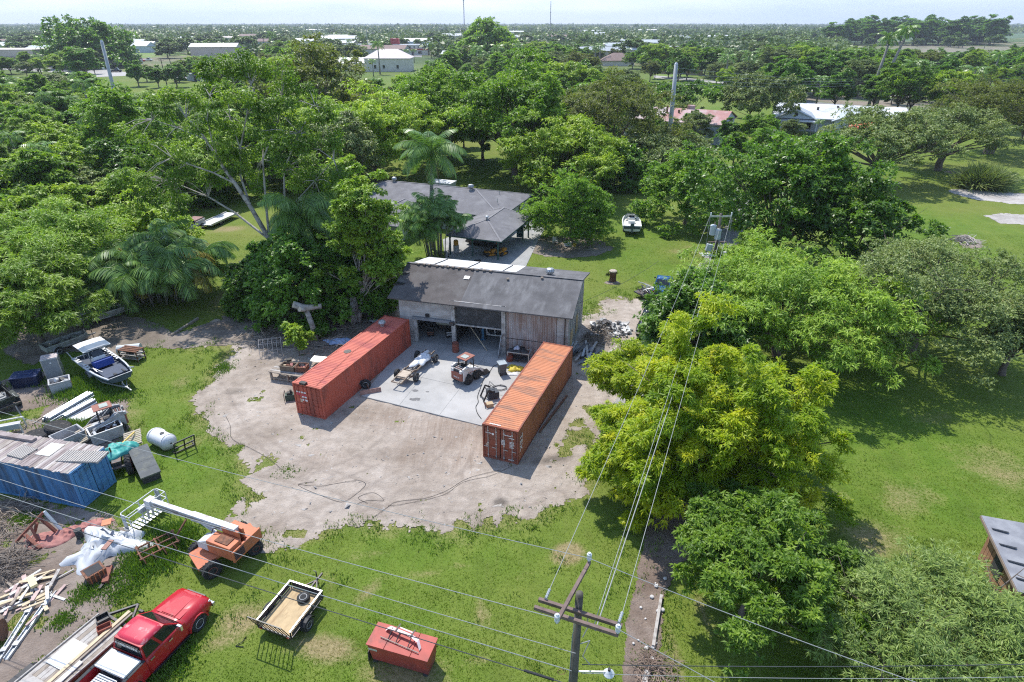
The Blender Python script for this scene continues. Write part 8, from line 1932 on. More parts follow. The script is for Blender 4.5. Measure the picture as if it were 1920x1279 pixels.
def rack():
 t=thing('steel_rack','rusty open rack with shelves beside the bay boat','rack',(-32.1,45.6,0),-.22)
 for x in(-.85,.85):
  for y in(-.4,.4):
   b=MB();b.beam((x,y,0),(x,y,1.0),.08,.08,up=(1,0,0));b.build('leg',RUST,t)
 for z in(.25,.6,.98):
  for y in(-.38,-.13,.13,.38):
   b=MB();b.box((0,y,z),(1.85,.16,.05));b.build('board',RUST if z>.9 else WOOD_GREY,t)
 b=MB();b.box((0,0,.7),(.7,.4,.14));b.build('shelf_box',BLACK,t)
 w=thing('foam_roll','pale blue grey roll of foam behind the rusty rack','roll',(-32.9,46.6,0),.25)
 b=MB();b.cyl((-.9,0,.42),(.9,0,.42),.42,n=16);b.build('roll',mat('pale_foam',(.50,.53,.55),.8,var=.1,vs=5),w)
rack()
PIPE=mat('pale_pipe',(.36,.39,.42),.32,.5,var=.08,vs=1,stain=(.4,.42,.45),ss=.8,samt=.3,sstretch=(1,.15,1))
def pipe_bundle(label,p0,p1,n,r,seed):
 c=Vector(((p0[0]+p1[0])/2,(p0[1]+p1[1])/2,0));d=Vector((p1[0]-p0[0],p1[1]-p0[1],0));L_=d.length
 t=thing('pipe_bundle',label,'pipes',c,math.atan2(d.y,d.x))
 for k in range(n):
  b=MB();y=(k-(n-1)/2)*r*2.02;o=(k*37%5)*.02
  b.tube([(-L_/2+o,y,r),(L_/2+o,y,r)],r,12,caps=False);b.tube([(-L_/2+o+.02,y,r),(-L_/2+o,y,r)],r*.9,12);b.build('pipe',PIPE,t)
 for k in range(n-1):
  b=MB();y=(k-(n-2)/2)*r*2.02;b.tube([(-L_/2+.08,y,r*2.75),(L_/2+.03,y,r*2.75)],r,12,caps=False);b.tube([(-L_/2+.1,y,r*2.75),(-L_/2+.08,y,r*2.75)],r*.9,12);b.build('pipe',PIPE,t)
pipe_bundle('larger bundle of long pale pipes beside the stripped off-roader',(-33.2,36.28),(-32.13,39.72),4,.115,1)
pipe_bundle('smaller bundle of pale pipes nearer the old skid steer',(-32.12,36.54),(-31.27,38.75),3,.115,2)
def stick(name,label,cat,p0,p1,w,h,m,z=.02,z1=None):
 c=Vector(((p0[0]+p1[0])/2,(p0[1]+p1[1])/2,0));d=Vector((p1[0]-p0[0],p1[1]-p0[1],0));L_=d.length
 t=thing(name,label,cat,c,math.atan2(d.y,d.x));z1=z if z1 is None else z1
 b=MB();b.beam((-L_/2,0,z+h/2),(L_/2,0,z1+h/2),w,h);b.build('length',m,t);return t
stick('plank','thin brown plank lying above the pipe bundles','plank',(-34.06,36.08),(-33.3,40.02),.14,.06,WOOD)
stick('plank','pale plank between the two pipe bundles','plank',(-32.83,35.95),(-31.51,39.56),.14,.06,WOOD_GREY)
ws=thing('white_sheet','white board tilted against the old skid steer','board',(-30.83,36.87)+(0.1,),.85,rot=(.12,-.12,.85))
b=MB();b.box((0,0,.1),(2.1,1.0,.04));b.build('sheet',WHITE,ws)
for i,(p,rz_,sx,sy,sz,lb,n_)in enumerate((((-29.97,33.89),.95,1.7,1.2,.7,'empty grey bin behind the blue container',0),((-27.78,34.49),.75,1.9,1.25,.8,'white rimmed bin full of metal scrap behind the pallets',20))):
 crate('scrap_bin',lb,'bin',p+(0,),rz_,sx,sy,sz,GREYBIN,SCRAPM,cargo=n_,seed=5+i,rim=WHITE if n_ else GREYBIN)
pallet('pale','pinkish slatted crate lid leaning between the two bins',(-29.0,34.25)+(.45,),(R(18),R(-14),.7))
pallet('pale','pale slatted pallet standing against the white tank',(-25.35,33.52)+(.62,),(R(22),R(-8),.42))
tt=thing('tractor_tyres','pair of big black tractor tyres lying behind the blue container','tyres',(-32.01,34.5)+(0,),.6)
for x,y,z,ry in((-.55,0,.2,0),(.75,.25,.3,.25)):
 b=MB();b.lathe([(.42,-.2),(.72,-.24),(.80,-.15),(.80,.15),(.72,.24),(.42,.2)],n=22,M=Matrix.Rotation(ry,4,'Y'),c=(x,y,z+.05));b.build('tyre',RUBBER,tt)
wr=thing('white_rack','white frame rack with scrap at the left edge above the blue container','rack',(-34.89,35.12)+(0,),.4)
b=MB()
for x in(-.8,.8):
 for y in(-.45,.45):b.beam((x,y,0),(x,y,.8),.07,.07,up=(1,0,0))
for y in(-.45,.45):b.beam((-.8,y,.8),(.8,y,.8),.07,.07)
b.build('frame',WHITE,wr)
b=MB();b.box((0,-.1,.62),(1.4,.7,.05));b.box((.1,-.48,.6),(1.3,.03,.34));b.build('panel',GREYBIN,wr)
b=MB();b.beam((.8,.5,.05),(.5,.9,1.5),.06,.05);b.build('loose_board',WOOD_GREY,wr)
def poly_tank():
 t=thing('white_tank','white horizontal poly tank on the grass beside the pallets','tank',(-23.5,33.6,0),-.52)
 M=Matrix.Rotation(R(90),4,'Y')
 b=MB();b.lathe([(.02,-.98),(.32,-.97),(.50,-.88),(.54,-.72),(.54,.72),(.50,.88),(.32,.95),(.30,.97),(.1,.99),(.02,.99)],n=24,M=M,c=(0,0,.56));b.build('shell',mat('white_poly',(.68,.67,.67),.45,var=.05,stain=(.5,.47,.47),ss=1.2,samt=.3),t,True)
 for x in(-.7,.7):
  b=MB();b.lathe([(.55,-.04),(.575,-.03),(.575,.03),(.55,.04)],n=24,M=M,c=(x,0,.56));b.build('hoop',MATS['white_poly'],t)
 b=MB();b.cyl((.25,0,1.08),(.25,0,1.13),.14,n=14);b.build('cap',BLACK,t)
 b=MB();b.cyl((.985,0,.56),(1.03,0,.56),.05,n=8);b.build('bung',BLACK,t)
 b=MB();b.box((-.95,.3,.35),(.6,.8,.5));b.build('white_bag',CLOTH_W,t)
poly_tank()
bf=thing('attachment_frame','black steel attachment frame standing on the grass right of the white tank','frame',(-21.59,32.93)+(0,),.85)
b=MB()
for z in(.08,.5,1.0):b.beam((-.65,(1-z)*.35,z),(.65,(1-z)*.35,z),.07,.08)
for x in(-.65,0,.65):b.beam((x,.32,.05),(x,0,1.02),.07,.07,up=(1,0,0))
b.beam((-.65,.32,.05),(-.65,.75,.05),.07,.07);b.beam((.65,.32,.05),(.65,.75,.05),.07,.07);b.build('frame',BLACK,bf)
dk=thing('dock_panel','dark grey slatted panel stack leaning outward beside the teal tarp','panel',(-23.25,31.0,.05),-.86,rot=(R(0),R(9),-.86))
for k in range(4):
 b=MB();b.box((-1.05+k*.70,0,.82-k*.03),(.66,1.12,.12),M=Matrix.Rotation(R(5),4,'Y'));b.build('panel',mat('dark_grey_panel',(.095,.105,.108),.75,var=.2,vs=2,stain=(.15,.155,.13),ss=1.2,samt=.4),dk)
b=MB();b.box((0,0,.38),(2.7,1.0,.7));b.build('base',DARK,dk)
def tarped_tractor():
 p=(-25.07,31.18)
 t=thing('tarped_tractor','old tractor under a teal tarp behind the blue container doors','tractor',p+(0,),2.1)
 for x,r in((-.75,.62),(.9,.42)):
  for s in(-1,1):wheel(t,(x,s*.62,r),r,.34,RIM_RED,lug=True,hub=.55)
 b=MB();b.box((.3,0,.75),(1.9,.5,.4));b.cyl((-.75,-.6,.6),(-.75,.6,.6),.1,n=8);b.build('chassis',STEEL,t)
 b=MB();b.tube([(.2,.2,1.0),(.2,.2,1.6)],.05,6);b.build('exhaust',RUST,t)
 heap('teal_tarp','teal tarp draped over the old tractor','tarp',(p[0]-.05,p[1]+.55,.85),.4,1.9,1.4,.75,mat('teal_tarp',(.05,.33,.29),.55,var=.15,vs=3,stain=(.10,.42,.37),ss=3),21,24,.15)
tarped_tractor()
stick('timber','long yellow timber leaning over the scrap bin','timber',(-25.72,31.94),(-25.32,33.79),.09,.07,mat('yellow_timber',(.55,.40,.12),.8,var=.2),.75,.95)
# scrap corner at the lower left
RSTEEL=mat('red_oxide_steel',(.235,.085,.058),.8,var=.2,vs=3,stain=(.14,.06,.045),ss=3,samt=.4)
def a_frame():
 o=Vector((-26.22,24.64,0.0))
 t=thing('red_steel_frame','red oxide steel frame propped up on the scrap ground','frame',o)
 P_={k:Vector(v)-o for k,v in{'top':(-25.71,25.62,1.5),'l0':(-27.15,24.82,0.1),'m0':(-26.59,24.92,0.55),'m1':(-25.54,24.38,0.08),'r0':(-25.3,25.61,0.1),'q0':(-25.91,25.48,1.25),'q1':(-25.39,25.53,0.1),'s0':(-26.28,25.12,0.9),'s1':(-25.89,24.82,0.1),'t0':(-25.93,25.23,1.1),'t1':(-26.62,25.53,0.1)}.items()}
 for a_,c_,w_,m_ in(('top','l0',.12,RSTEEL),('m0','m1',.16,RSTEEL),('q0','q1',.16,RSTEEL),('s0','s1',.12,RSTEEL),('t0','t1',.10,RSTEEL)):
  b=MB();b.beam(P_[a_],P_[c_],w_,.12);b.build('beam',m_,t)
 b=MB();b.beam(P_['top']+Vector((.03,.03,.03)),P_['r0']+Vector((.12,.05,0)),.14,.10);b.build('pale_beam',mat('pale_blue_steel',(.52,.58,.60),.5,var=.1),t)
a_frame()
heap('red_tarp','crumpled brick pink tarp stretched along the scrap ground','tarp',(-24.98,25.43)+(0,),.52,4.0,1.25,.22,mat('brick_pink_tarp',(.36,.155,.135),.75,var=.15,vs=2,stain=(.26,.10,.09),ss=2.5),31,40,.22,edge=.5)
heap('white_tarp','big crumpled white plastic sheet over a scrap pile','tarp',(-22.0,24.5,0),.2,3.6,2.6,.75,mat('white_plastic',(.50,.52,.545),.45,var=.08,vs=2,stain=(.42,.44,.47),ss=2.2,samt=.35),32,19,.55,edge=.7,jag=.30,sharp=1.6,lump=((-.4,.5,.5,.35),))
for i,(p,q,w_,h_,m_,lb)in enumerate((((-21.25,23.39),(-21.21,24.05),.28,.05,mat('brown_slab',(.30,.155,.12),.7),'brown slab lying on the white plastic'),((-20.61,22.02),(-20.99,23.05),.30,.22,RSTEEL,'red oxide channel below the white plastic'),((-20.74,21.69),(-20.68,22.29),.14,.12,BLACK,'short black bar below the white plastic'))):
 stick('steel_offcut',lb,'steel',p,q,w_,h_,m_,.03 if i else 1.0)
t=thing('orange_tray','orange tray on top of the white plastic','tray',(-22.1,25.2,1.12),.4)
b=MB();b.box((0,0,.04),(.42,.42,.08),taper=1.1);b.build('tray',mat('orange_tray',(.55,.20,.10),.7),t)
t=thing('rusty_hopper','rusty open hopper with ribs below the white plastic','hopper',(-21.36,22.46)+(0,),.9)
b=MB();b.box((0,0,.3),(.8,.7,.6),taper=1.15);b.build('body',RUST,t)
b=MB();b.box((0,0,.6),(.7,.6,.03));b.build('mouth',DARK,t)
for k in range(4):
 b=MB();b.box((-.3+k*.2,-.39,.35),(.05,.06,.5));b.build('rib',ORANGE,t)
t=thing('coiled_duct','black ribbed duct standing beside the white plastic','duct',(-23.9,25.23)+(0,),.3)
b=MB();b.lathe([(.16+.03*(k%2),k*.055)for k in range(12)],n=12);b.build('duct',BLACK,t)
# brush pile
def brush(label,loc,n,R_,h,seed,m,name='brush_pile',L_=1.1,thick=.022,kind=None,cat='brush'):
 rnd=random.Random(seed);t=thing(name,label,cat,loc)
 b=MB()
 for k in range(n):
  a=rnd.uniform(0,6.28);q=R_*rnd.random()**.6;z=h*(1-(q/R_)**2)*rnd.random()
  p=Vector((q*math.cos(a),q*math.sin(a),z+.03));d=Vector((rnd.gauss(0,1),rnd.gauss(0,1),rnd.gauss(0,.25))).normalized()*rnd.uniform(.4,1)*L_
  e=p+d;e.z=max(.02,e.z);m_=p.lerp(e,.5)+Vector((rnd.uniform(-.08,.08),rnd.uniform(-.08,.08),.06))
  b.tube([p,m_,e],[thick,thick*.8,thick*.4],3,caps=False)
 o=b.build('twigs',m,t);o['kind']='stuff'
 return t
TWIG=mat('dry_twig',(.30,.25,.20),.95,var=.4,vs=6)
TWIG_D=mat('grey_twig',(.21,.175,.145),.95,var=.4,vs=6)
brush('big grey brush pile at the left edge below the red frame',(-26.62,23.13)+(0,),420,1.35,.8,1,TWIG_D)
brush('low twig pile at the upper left of the scrap ground',(-28.85,26.68)+(0,),260,1.9,.35,2,TWIG)
brush('twig heap beside the brown mulch strip',(6.3,17.2,0),300,1.0,.35,3,mat('red_twig',(.26,.19,.15),.95,var=.35,vs=6),L_=.8,thick=.016)
brush('pale branch pile beneath the dark thicket',(-16.9,49.6,0),120,3.2,.5,4,TWIG,L_=1.6,thick=.035)
brush('scattered branches under the left end of the thicket',(-22.6,49.5,0),90,2.4,.4,5,TWIG,L_=1.4,thick=.03)
# lumber heap, plank by plank
rnd=random.Random(44)
t=thing('lumber_pile','heap of tangled grey and pink boards at the lower left','lumber',(-24.43,21.37)+(0,),0)
LM=[WOOD_GREY,WOOD,mat('pink_board',(.47,.34,.31),.85,var=.15),mat('white_board',(.60,.58,.55),.85,var=.1),WOOD_NEW]
for k in range(46):
 b=MB();l_=rnd.uniform(.6,2.0)
 b.box((rnd.gauss(0,.85),rnd.gauss(0,.6),.05+.35*rnd.random()*(k/46)),(l_,rnd.uniform(.08,.2),.04),M=Matrix.Rotation(rnd.choice((.9,1.0,.8,-.5,2.0))+rnd.gauss(0,.2),4,'Z')@Matrix.Rotation(rnd.gauss(0,.12),4,'Y'));b.build('board',rnd.choice(LM),t)
t=thing('foam_slab','pale yellow foam slab on the heap of boards','foam',(-24.08,21.83)+(.38,),-.75)
b=MB();b.box((0,0,.07),(.85,.30,.14));b.build('slab',mat('yellow_foam',(.66,.60,.33),.8,var=.06),t)
GBEAM=mat('galv_channel',(.47,.50,.53),.45,.4,var=.1,vs=1.5,stain=(.35,.36,.38),ss=1.5)
for i,(p,q,lb)in enumerate((((-23.47,21.05),(-22.9,17.6),'left galvanised channel of two lying on the scrap ground'),((-22.89,21.53),(-22.61,17.86),'right galvanised channel of two lying on the scrap ground'))):
 c=Vector(((p[0]+q[0])/2,(p[1]+q[1])/2,0));d=Vector((q[0]-p[0],q[1]-p[1],0));l_=d.length
 t=thing('steel_channel',lb,'steel',c,math.atan2(d.y,d.x))
 b=MB();b.box((0,0,.05),(l_,.22,.03));b.box((0,.1,.10),(l_,.03,.12));b.box((0,-.1,.10),(l_,.03,.12));b.build('channel',GBEAM,t)
 for x in(-.3,.3):
  b=MB();b.box((x*l_,0,.18),(.24,.26,.02));b.build('plate',GBEAM,t)
stick('plank','pale plank lying across the galvanised channels','plank',(-23.65,20.35),(-22.9,20.84),.12,.05,WOOD_NEW,.2)
stick('plank','long pale plank below the heap of boards','plank',(-24.72,20.32),(-24.1,20.68),.11,.05,WOOD_NEW,.05)
stick('plank','bent plank lying on the right galvanised channel','plank',(-22.82,19.48),(-22.67,20.06),.1,.05,mat('pink_board',(.47,.34,.31)),.2)
stick('timber','dark curved edging timber beyond the flat trailer','timber',(-20.23,19.98),(-18.44,19.43),.1,.12,mat('dark_timber',(.14,.11,.08),.9,var=.3),.05)
t=thing('cable_reel','rusty red reel at the left edge of the scrap ground','reel',(-23.74,18.93)+(0,),.4)
b=MB();M=Matrix.Rotation(R(90),4,'Y');b.lathe([(.02,-.3),(.5,-.3),(.5,-.25),(.3,-.24),(.3,.24),(.5,.25),(.5,.3),(.02,.3)],n=18,M=M,c=(0,0,.5));b.build('reel',RUST,t)
t=thing('rusty_harrow','rusty farm implement overgrown with weeds beside the boom lift','implement',(-19.03,24.25)+(0,),.75)
b=MB()
for y in(-.5,0,.5):b.beam((-1.0,y,.45),(1.0,y,.5),.07,.07)
for x in(-.9,0,.9):b.beam((x,-.6,.5),(x,.6,.5),.07,.07)
b.beam((1.0,0,.5),(1.7,.3,1.0),.08,.08);b.build('frame',RUST,t)
for x in(-.8,-.3,.2,.7):
 for y in(-.5,.5):
  b=MB();b.lathe([(.02,-.01),(.28,-.03),(.3,0),(.02,.03)],n=12,M=Matrix.Rotation(R(80),4,'Y'),c=(x,y,.28));b.build('disc',RUST,t)
  # on and round the concrete slab
def drum(label,loc,m,h=.88,r=.29):
 t=thing('oil_drum',label,'drum',loc)
 b=MB();b.lathe([(r*.97,0),(r,.02),(r,h*.32),(r*1.03,h*.335),(r,h*.35),(r,h*.65),(r*1.03,h*.665),(r,h*.68),(r,h)],n=18);b.build('shell',m,t)
 b=MB();b.lathe([(r*1.02,h-.03),(r*1.03,h),(r*.92,h),(r*.9,h-.04),(.02,h-.05)],n=18);b.build('lid',STEEL,t)
 return t
drum('rust red oil drum in front of the barn post',(-4.86,46.75,.1),mat('drum_rust',(.30,.085,.055),.85,var=.3,vs=4,stain=(.13,.06,.045),ss=4,samt=.5))
drum('small rust red drum beside the wheelie bin',(-.20,45.15,.1),MATS['drum_rust'],.6,.28)
def wheelie():
 t=thing('wheelie_bin','dark grey wheelie bin with a pale lid at the slab edge','bin',(-.80,42.95,.1),-1.2)
 b=MB();b.box((0,0,.52),(.50,.52,.96),taper=1.22);b.build('body',mat('bin_grey',(.10,.105,.11),.6,var=.1),t,bevel=.03)
 b=MB();b.box((0,0,1.04),(.68,.70,.07));b.box((-.3,0,1.05),(.1,.6,.09));b.build('lid',mat('bin_lid',(.30,.345,.37),.5),t,bevel=.02)
 for s in(-1,1):wheel(t,(.28,s*.26,.12),.12,.06,BLACK)
wheelie()
def bench_frame():
 t=thing('steel_bench','open steel work bench with black bags and a pale cloth by the rusty door','bench',(.62,45.15,.1),-.27)
 b=MB()
 for x in(-.9,.9):
  for y in(-.42,.42):b.beam((x,y,0),(x,y,.95),.07,.07,up=(1,0,0))
 for y in(-.42,.42):b.beam((-.9,y,.93),(.9,y,.93),.07,.07)
 for x in(-.9,.9):b.beam((x,-.42,.93),(x,.42,.93),.07,.07)
 b.build('frame',GALV,t)
 b=MB();b.box((0,0,.3),(1.7,.8,.04));b.build('shelf',STEEL,t)
 heap('black_bag','black bag heaped on the steel bench','bag',(.55,45.2,1.02),-.2,1.5,.85,.42,BLACK,51,18,.12)
 heap('pale_cloth','pale blue grey cloth on the black bag','cloth',(.42,45.1,1.25),.6,.55,.4,.22,mat('pale_blue_cloth',(.42,.44,.52),.8),52,10,.1)
bench_frame()
heap('yellow_tarp','crumpled yellow tarp behind the wheelie bin','tarp',(.25,43.75,.1),-.3,1.35,.95,.38,mat('yellow_tarp',(.50,.40,.04),.6,var=.15,vs=3),53,20,.16)
heap('pale_rag','pale rag on the slab beside the orange container','cloth',(.1,42.9,.1),.2,.9,.5,.10,mat('pale_rag',(.55,.55,.56),.8,var=.1),54,12,.06)
HOSE=mat('black_hose',(.03,.03,.032),.6,var=.2)
def line(name,label,cat,pts,r,m,n=5):
 o=Vector(pts[0]);t=thing(name,label,cat,o)
 q=[Vector(p)-o for p in pts];s=[]
 for i in range(len(q)-1):
  p0,p1,p2,p3=q[max(i-1,0)],q[i],q[i+1],q[min(i+2,len(q)-1)]
  for k in range(5):
   u=k/5;s.append(.5*((2*p1)+(-p0+p2)*u+(2*p0-5*p1+4*p2-p3)*u*u+(-p0+3*p1-3*p2+p3)*u**3))
 s.append(q[-1]);b=MB();b.tube(s,r,n);b.build('run',m,t);return t
line('hose','long black hose snaking down the concrete slab','hose',[(-1.25,44.4,0.12),(-1.57,44.09,0.12),(-1.91,42.88,0.12),(-2.26,42.03,0.12),(-2.42,40.97,0.12),(-2.61,39.62,0.12),(-2.53,38.77,0.12),(-2.67,38.13,0.12),(-2.52,37.31,0.12),(-2.2,36.57,0.12)],.028,HOSE)
cp=[]
for k in range(34):
 a=k*.62;cp.append((.05+(.50+.05*math.sin(k*1.3))*math.cos(a)-1.0,40.75+(.36+.05*math.cos(k*2.1))*math.sin(a),.12+.003*k))
line('hose_coil','loose coil of grey cable on the slab by the orange container','cable',cp,.018,mat('grey_cable',(.12,.125,.13),.6))
def breaker():
 t=thing('loader_attachment','black hydraulic loader attachment by the orange container','attachment',(-1.70,39.35,.1),.35)
 b=MB();b.box((.25,0,.35),(.85,.7,.5));b.box((.1,0,.65),(.5,.55,.2));b.build('body',mat('blue_black',(.035,.045,.06),.5,var=.2),t,bevel=.03)
 b=MB()
 for y in(-.4,.4):b.beam((-.6,y,.05),(-.2,y,.95),.08,.1);b.beam((-.2,y,.95),(.2,y,.7),.08,.1)
 b.beam((-.55,-.4,.15),(-.55,.4,.15),.06,.06);b.beam((-.25,-.4,.85),(-.25,.4,.85),.06,.06);b.tube([(0,.3,.75),(.2,.5,1.15),(.5,.3,.8)],.03,6);b.tube([(0,-.1,.75),(.1,.1,1.1),(.4,0,.8)],.03,6);b.build('frame',BLACK,t)
 t2=thing('tan_box','tan and rusty part lying in front of the black attachment','part',(-1.75,38.2,.1),.3)
 b=MB();b.box((.1,0,.15),(.5,.4,.3));b.build('box',mat('tan_part',(.42,.32,.2),.8),t2);b=MB();b.tube([(-.2,.2,.05),(-.3,0,.4),(-.15,-.3,.1)],.05,6);b.build('arm',RUST,t2)
breaker()
t=thing('wheeled_scraper','rusty scraper blade with a single wheel beside the red container','implement',(-11.0,40.35,0),.35)
wheel(t,(-.15,.62,.40),.40,.24,RIM_STEEL,rot=(0,.25,-.35));b=MB();b.prism([(-.75,-.42,.05),(.85,-.42,.05),(.85,-.30,.42),(-.75,-.30,.42)],(0,.05,0));b.build('blade',mat('rust_pink',(.30,.17,.14),.85,var=.25,vs=4),t);b=MB();b.beam((0,-.3,.3),(-.1,.6,.45),.08,.08);b.build('arm',RUST,t)
t=thing('axle_stub','spare wheel and axle stub below the red container','wheel',(-11.75,40.9,0),0.8)
wheel(t,(0,0,.36),.36,.22,BLACK,rot=(.2,0,0),name='tyre')
def tool_bench():
 t=thing('work_bench','weathered timber bench left of the red container','bench',(-17.6,42.3,0),-.28)
 for x in(-1.5,0,1.4):
  for y in(-.5,.5):
   b=MB();b.box((x,y,.36),(.14,.14,.72));b.build('leg',WOOD,t)
 for k in range(5):
  b=MB();b.box((0,-.5+k*.25,.75),(3.3,.22,.06));b.build('board',WOOD_GREY if k%2 else WOOD,t)
 b=MB();b.beam((-1.5,-.5,.2),(1.4,-.5,.2),.1,.12);b.build('stretcher',WOOD,t)
 for i,(x,y,rz_,lb)in enumerate(((-17.75,42.5,-.2,'open rusty tool chest on the bench, left one'),(-16.65,42.35,-.1,'open rusty tool chest on the bench, right one'))):
  c=crate('tool_chest',lb,'chest',(x,y,.72),rz_,1.2 if i==0 else.85,.75,.42,mat('drab_chest',(.16,.125,.09),.8,var=.25,vs=3)if i==0 else RUST,[RUST,mat('salmon_paint',(.52,.22,.18)),WOOD_NEW,STEEL,RUST],cargo=14,seed=20+i,foot=False)
 t=thing('paint_can','black can standing on the tool bench','can',(-17.9,43.1,.78));b=MB();b.cyl((0,0,.3),(0,0,.62),.2,n=12);b.box((0,0,.15),(.4,.3,.3));b.build('can',BLACK,t)
 t=thing('grey_sheet','grey metal sheet lying between the bench and the red container','sheet',(-15.6,44.6,.5),-.2,rot=(.1,0,-.2));b=MB();b.box((0,0,0),(2.2,.8,.04));b.build('sheet',GALV,t)
tool_bench()
t=thing('small_engine','dark green engine on the dirt left of the red container doors','engine',(-16.75,39.3,0),.2)
b=MB();b.box((0,0,.28),(.7,.5,.5));b.build('block',mat('dark_green',(.035,.06,.045),.6,var=.3,vs=5),t,bevel=.03);b=MB();b.box((0,0,.58),(.4,.3,.16));b.cyl((.1,0,.6),(.1,0,.85),.08,n=8);b.build('cover',BLACK,t);b=MB();b.tube([(-.4,-.28,.05),(-.4,-.28,.7),(-.4,.28,.7),(-.4,.28,.05)],.025,5);b.tube([(.4,-.28,.05),(.4,-.28,.7),(.4,.28,.7),(.4,.28,.05)],.025,5);b.build('cage',STEEL,t)
heap('blue_tarp','pale blue tarp lying beneath the dark thicket','tarp',(-15.4,48.6,.1),.1,2.4,1.15,.22,mat('pale_blue_tarp',(.30,.40,.58),.6,var=.1,vs=2),61,26,.14)
heap('white_sack_pile','pile of pale sacks beside the aerial root stump','sacks',(-12.6,52.9,.05),.1,1.6,.9,.3,mat('pale_sack',(.48,.52,.54),.8,var=.15,vs=4),62,20,.16)
t=thing('wire_cage','domed cage of bent wire hoops at the edge of the dirt','cage',(-20.8,46.9,0),.3)
b=MB()
for k in range(6):b.tube([(-.9+k*.36,1.0*math.cos(a),1.25*math.sin(a))for a in[math.pi*j/12 for j in range(13)]],.018,4)
for a in(.5,1.05,1.57,2.1,2.65):b.tube([(-.9,math.cos(a),1.25*math.sin(a)),(.9,math.cos(a),1.25*math.sin(a))],.012,4)
b.build('hoop',mat('pale_wire',(.45,.42,.40),.6),t)
for k,pts in enumerate(([(-13.19,29.62,0.0),(-11.83,29.47,0.0),(-10.28,29.86,0.0),(-9.71,29.96,0.0)],[(-12.27,29.86,0.0),(-13.16,29.52,0.0),(-10.88,28.32,0.0),(-10.02,28.09,0.0),(-9.34,28.88,0.0),(-9.06,29.71,0.0),(-9.84,30.11,0.0)],[(-9.24,27.86,0.0),(-8.61,28.18,0.0),(-7.66,28.18,0.0),(-8.43,28.88,0.0),(-9.23,28.41,0.0),(-8.56,27.95,0.0)],[(-8.01,26.76,0.0),(-7.3,27.63,0.0),(-6.84,28.08,0.0),(-5.14,28.4,0.0),(-3.92,29.11,0.0),(-2.69,30.24,0.0),(-0.69,31.01,0.0)],[(-7.32,27.72,0.0),(-6.34,27.9,0.0),(-4.2,28.63,0.0),(-2.99,29.84,0.0),(-1.36,30.44,0.0),(-0.01,31.38,0.0)],[(-21.08,37.52,0.0),(-19.93,35.85,0.0),(-19.15,34.28,0.0),(-17.53,33.27,0.0),(-15.88,32.13,0.0),(-14.82,31.15,0.0)])):
 line('ground_cable',('thin black cable curving over the middle of the dirt yard','looped black cable at the left of the dirt yard cables','knotted black cable in the middle of the dirt yard','black cable running to the orange container, lower one','black cable running to the orange container, upper one','old cable half buried at the left of the yard')[k],'cable',[(p[0],p[1],.05)for p in pts],.011,HOSE,4)
 # inside the barn bays
t=thing('milling_machine','cream coloured machine cabinet in the left barn bay','machine',in_barn(3.0,3.2),-.2668)
b=MB();b.box((0,0,1.25),(1.6,.9,1.5));b.build('cabinet',mat('machine_cream',(.52,.50,.38),.6,var=.08),t,bevel=.02)
for x in(-.6,.5):
 b=MB();b.box((x,-.46,1.7),(.3,.03,.45));b.build('panel',DARK,t)
b=MB();b.box((0,0,.25),(1.4,.8,.5));b.build('base',STEEL,t)
for i,(x,y,s_,lb)in enumerate(((2.2,1.3,.8,'black engine block on the floor of the left barn bay'),(4.0,1.6,1.0,'black tool cart with pale drawers in the left barn bay'))):
 t=thing('shop_machine',lb,'machine',in_barn(x,y),.2)
 b=MB();b.box((0,0,.45*s_),(.8*s_,.6*s_,.6*s_));b.box((.1,0,.9*s_),(.3,.3,.5*s_));b.build('body',BLACK,t,bevel=.03)
 for k in range(2):
  b=MB();b.box((0,-.31*s_,(.35+.22*k)*s_),(.7*s_,.03,.1));b.build('drawer',WHITE if i else RUST,t)
 for s2 in(-.3,.3):wheel(t,(s2*s_,-.2,.1),.1,.06,BLACK)
t=thing('blue_column','blue steel lift column in the middle barn bay','column',in_barn(7.0,1.9),0);b=MB();b.box((0,0,1.5),(.2,.22,3.0));b.build('column',mat('blue_paint',(.05,.16,.27),.6),t);b=MB();b.box((0,0,.04),(.45,.4,.06));b.build('foot',MATS['blue_paint'],t)
t=thing('white_gate','white tube gate leaning inside the middle barn bay','gate',in_barn(8.6,2.0),-.25,rot=(.15,0,-.25))
b=MB()
for z in(.55,1.5):b.beam((-1.2,0,z),(1.2,0,z),.06,.09)
for x in(-1.2,-.45,.15,.6,1.2):b.beam((x,0,.55),(x,0,1.5),.07,.06,up=(1,0,0))
b.build('frame',WHITE,t);b=MB();b.beam((-1.2,0,.85),(-.9,0,.55),.05,.05);b.beam((-1.2,0,1.2),(-.9,0,1.5),.05,.05);b.build('brace',WHITE,t)
t=thing('loose_pole','pale pole propped across the middle barn bay','pole',in_barn(6.6,.8),0);b=MB();b.tube([(-.9,.9,2.1),(1.1,-1.2,0)],.035,6);b.build('pole',WOOD_NEW,t)
t=thing('leaning_board','grey board leaning at the right post of the middle bay','board',in_barn(9.25,-.6),-.2668);b=MB();b.prism([(0,-.55,0),(0,.35,0),(.12,.5,1.9),(.12,.1,1.9)],(.04,0,0));b.build('board',GREYROOF,t)
t=thing('slanted_brace','pale brace in the back of the middle bay','timber',in_barn(7.3,3.0),0);b=MB();b.beam((-.4,0,1.2),(1.2,.2,2.1),.1,.1);b.build('brace',WOOD_NEW,t)
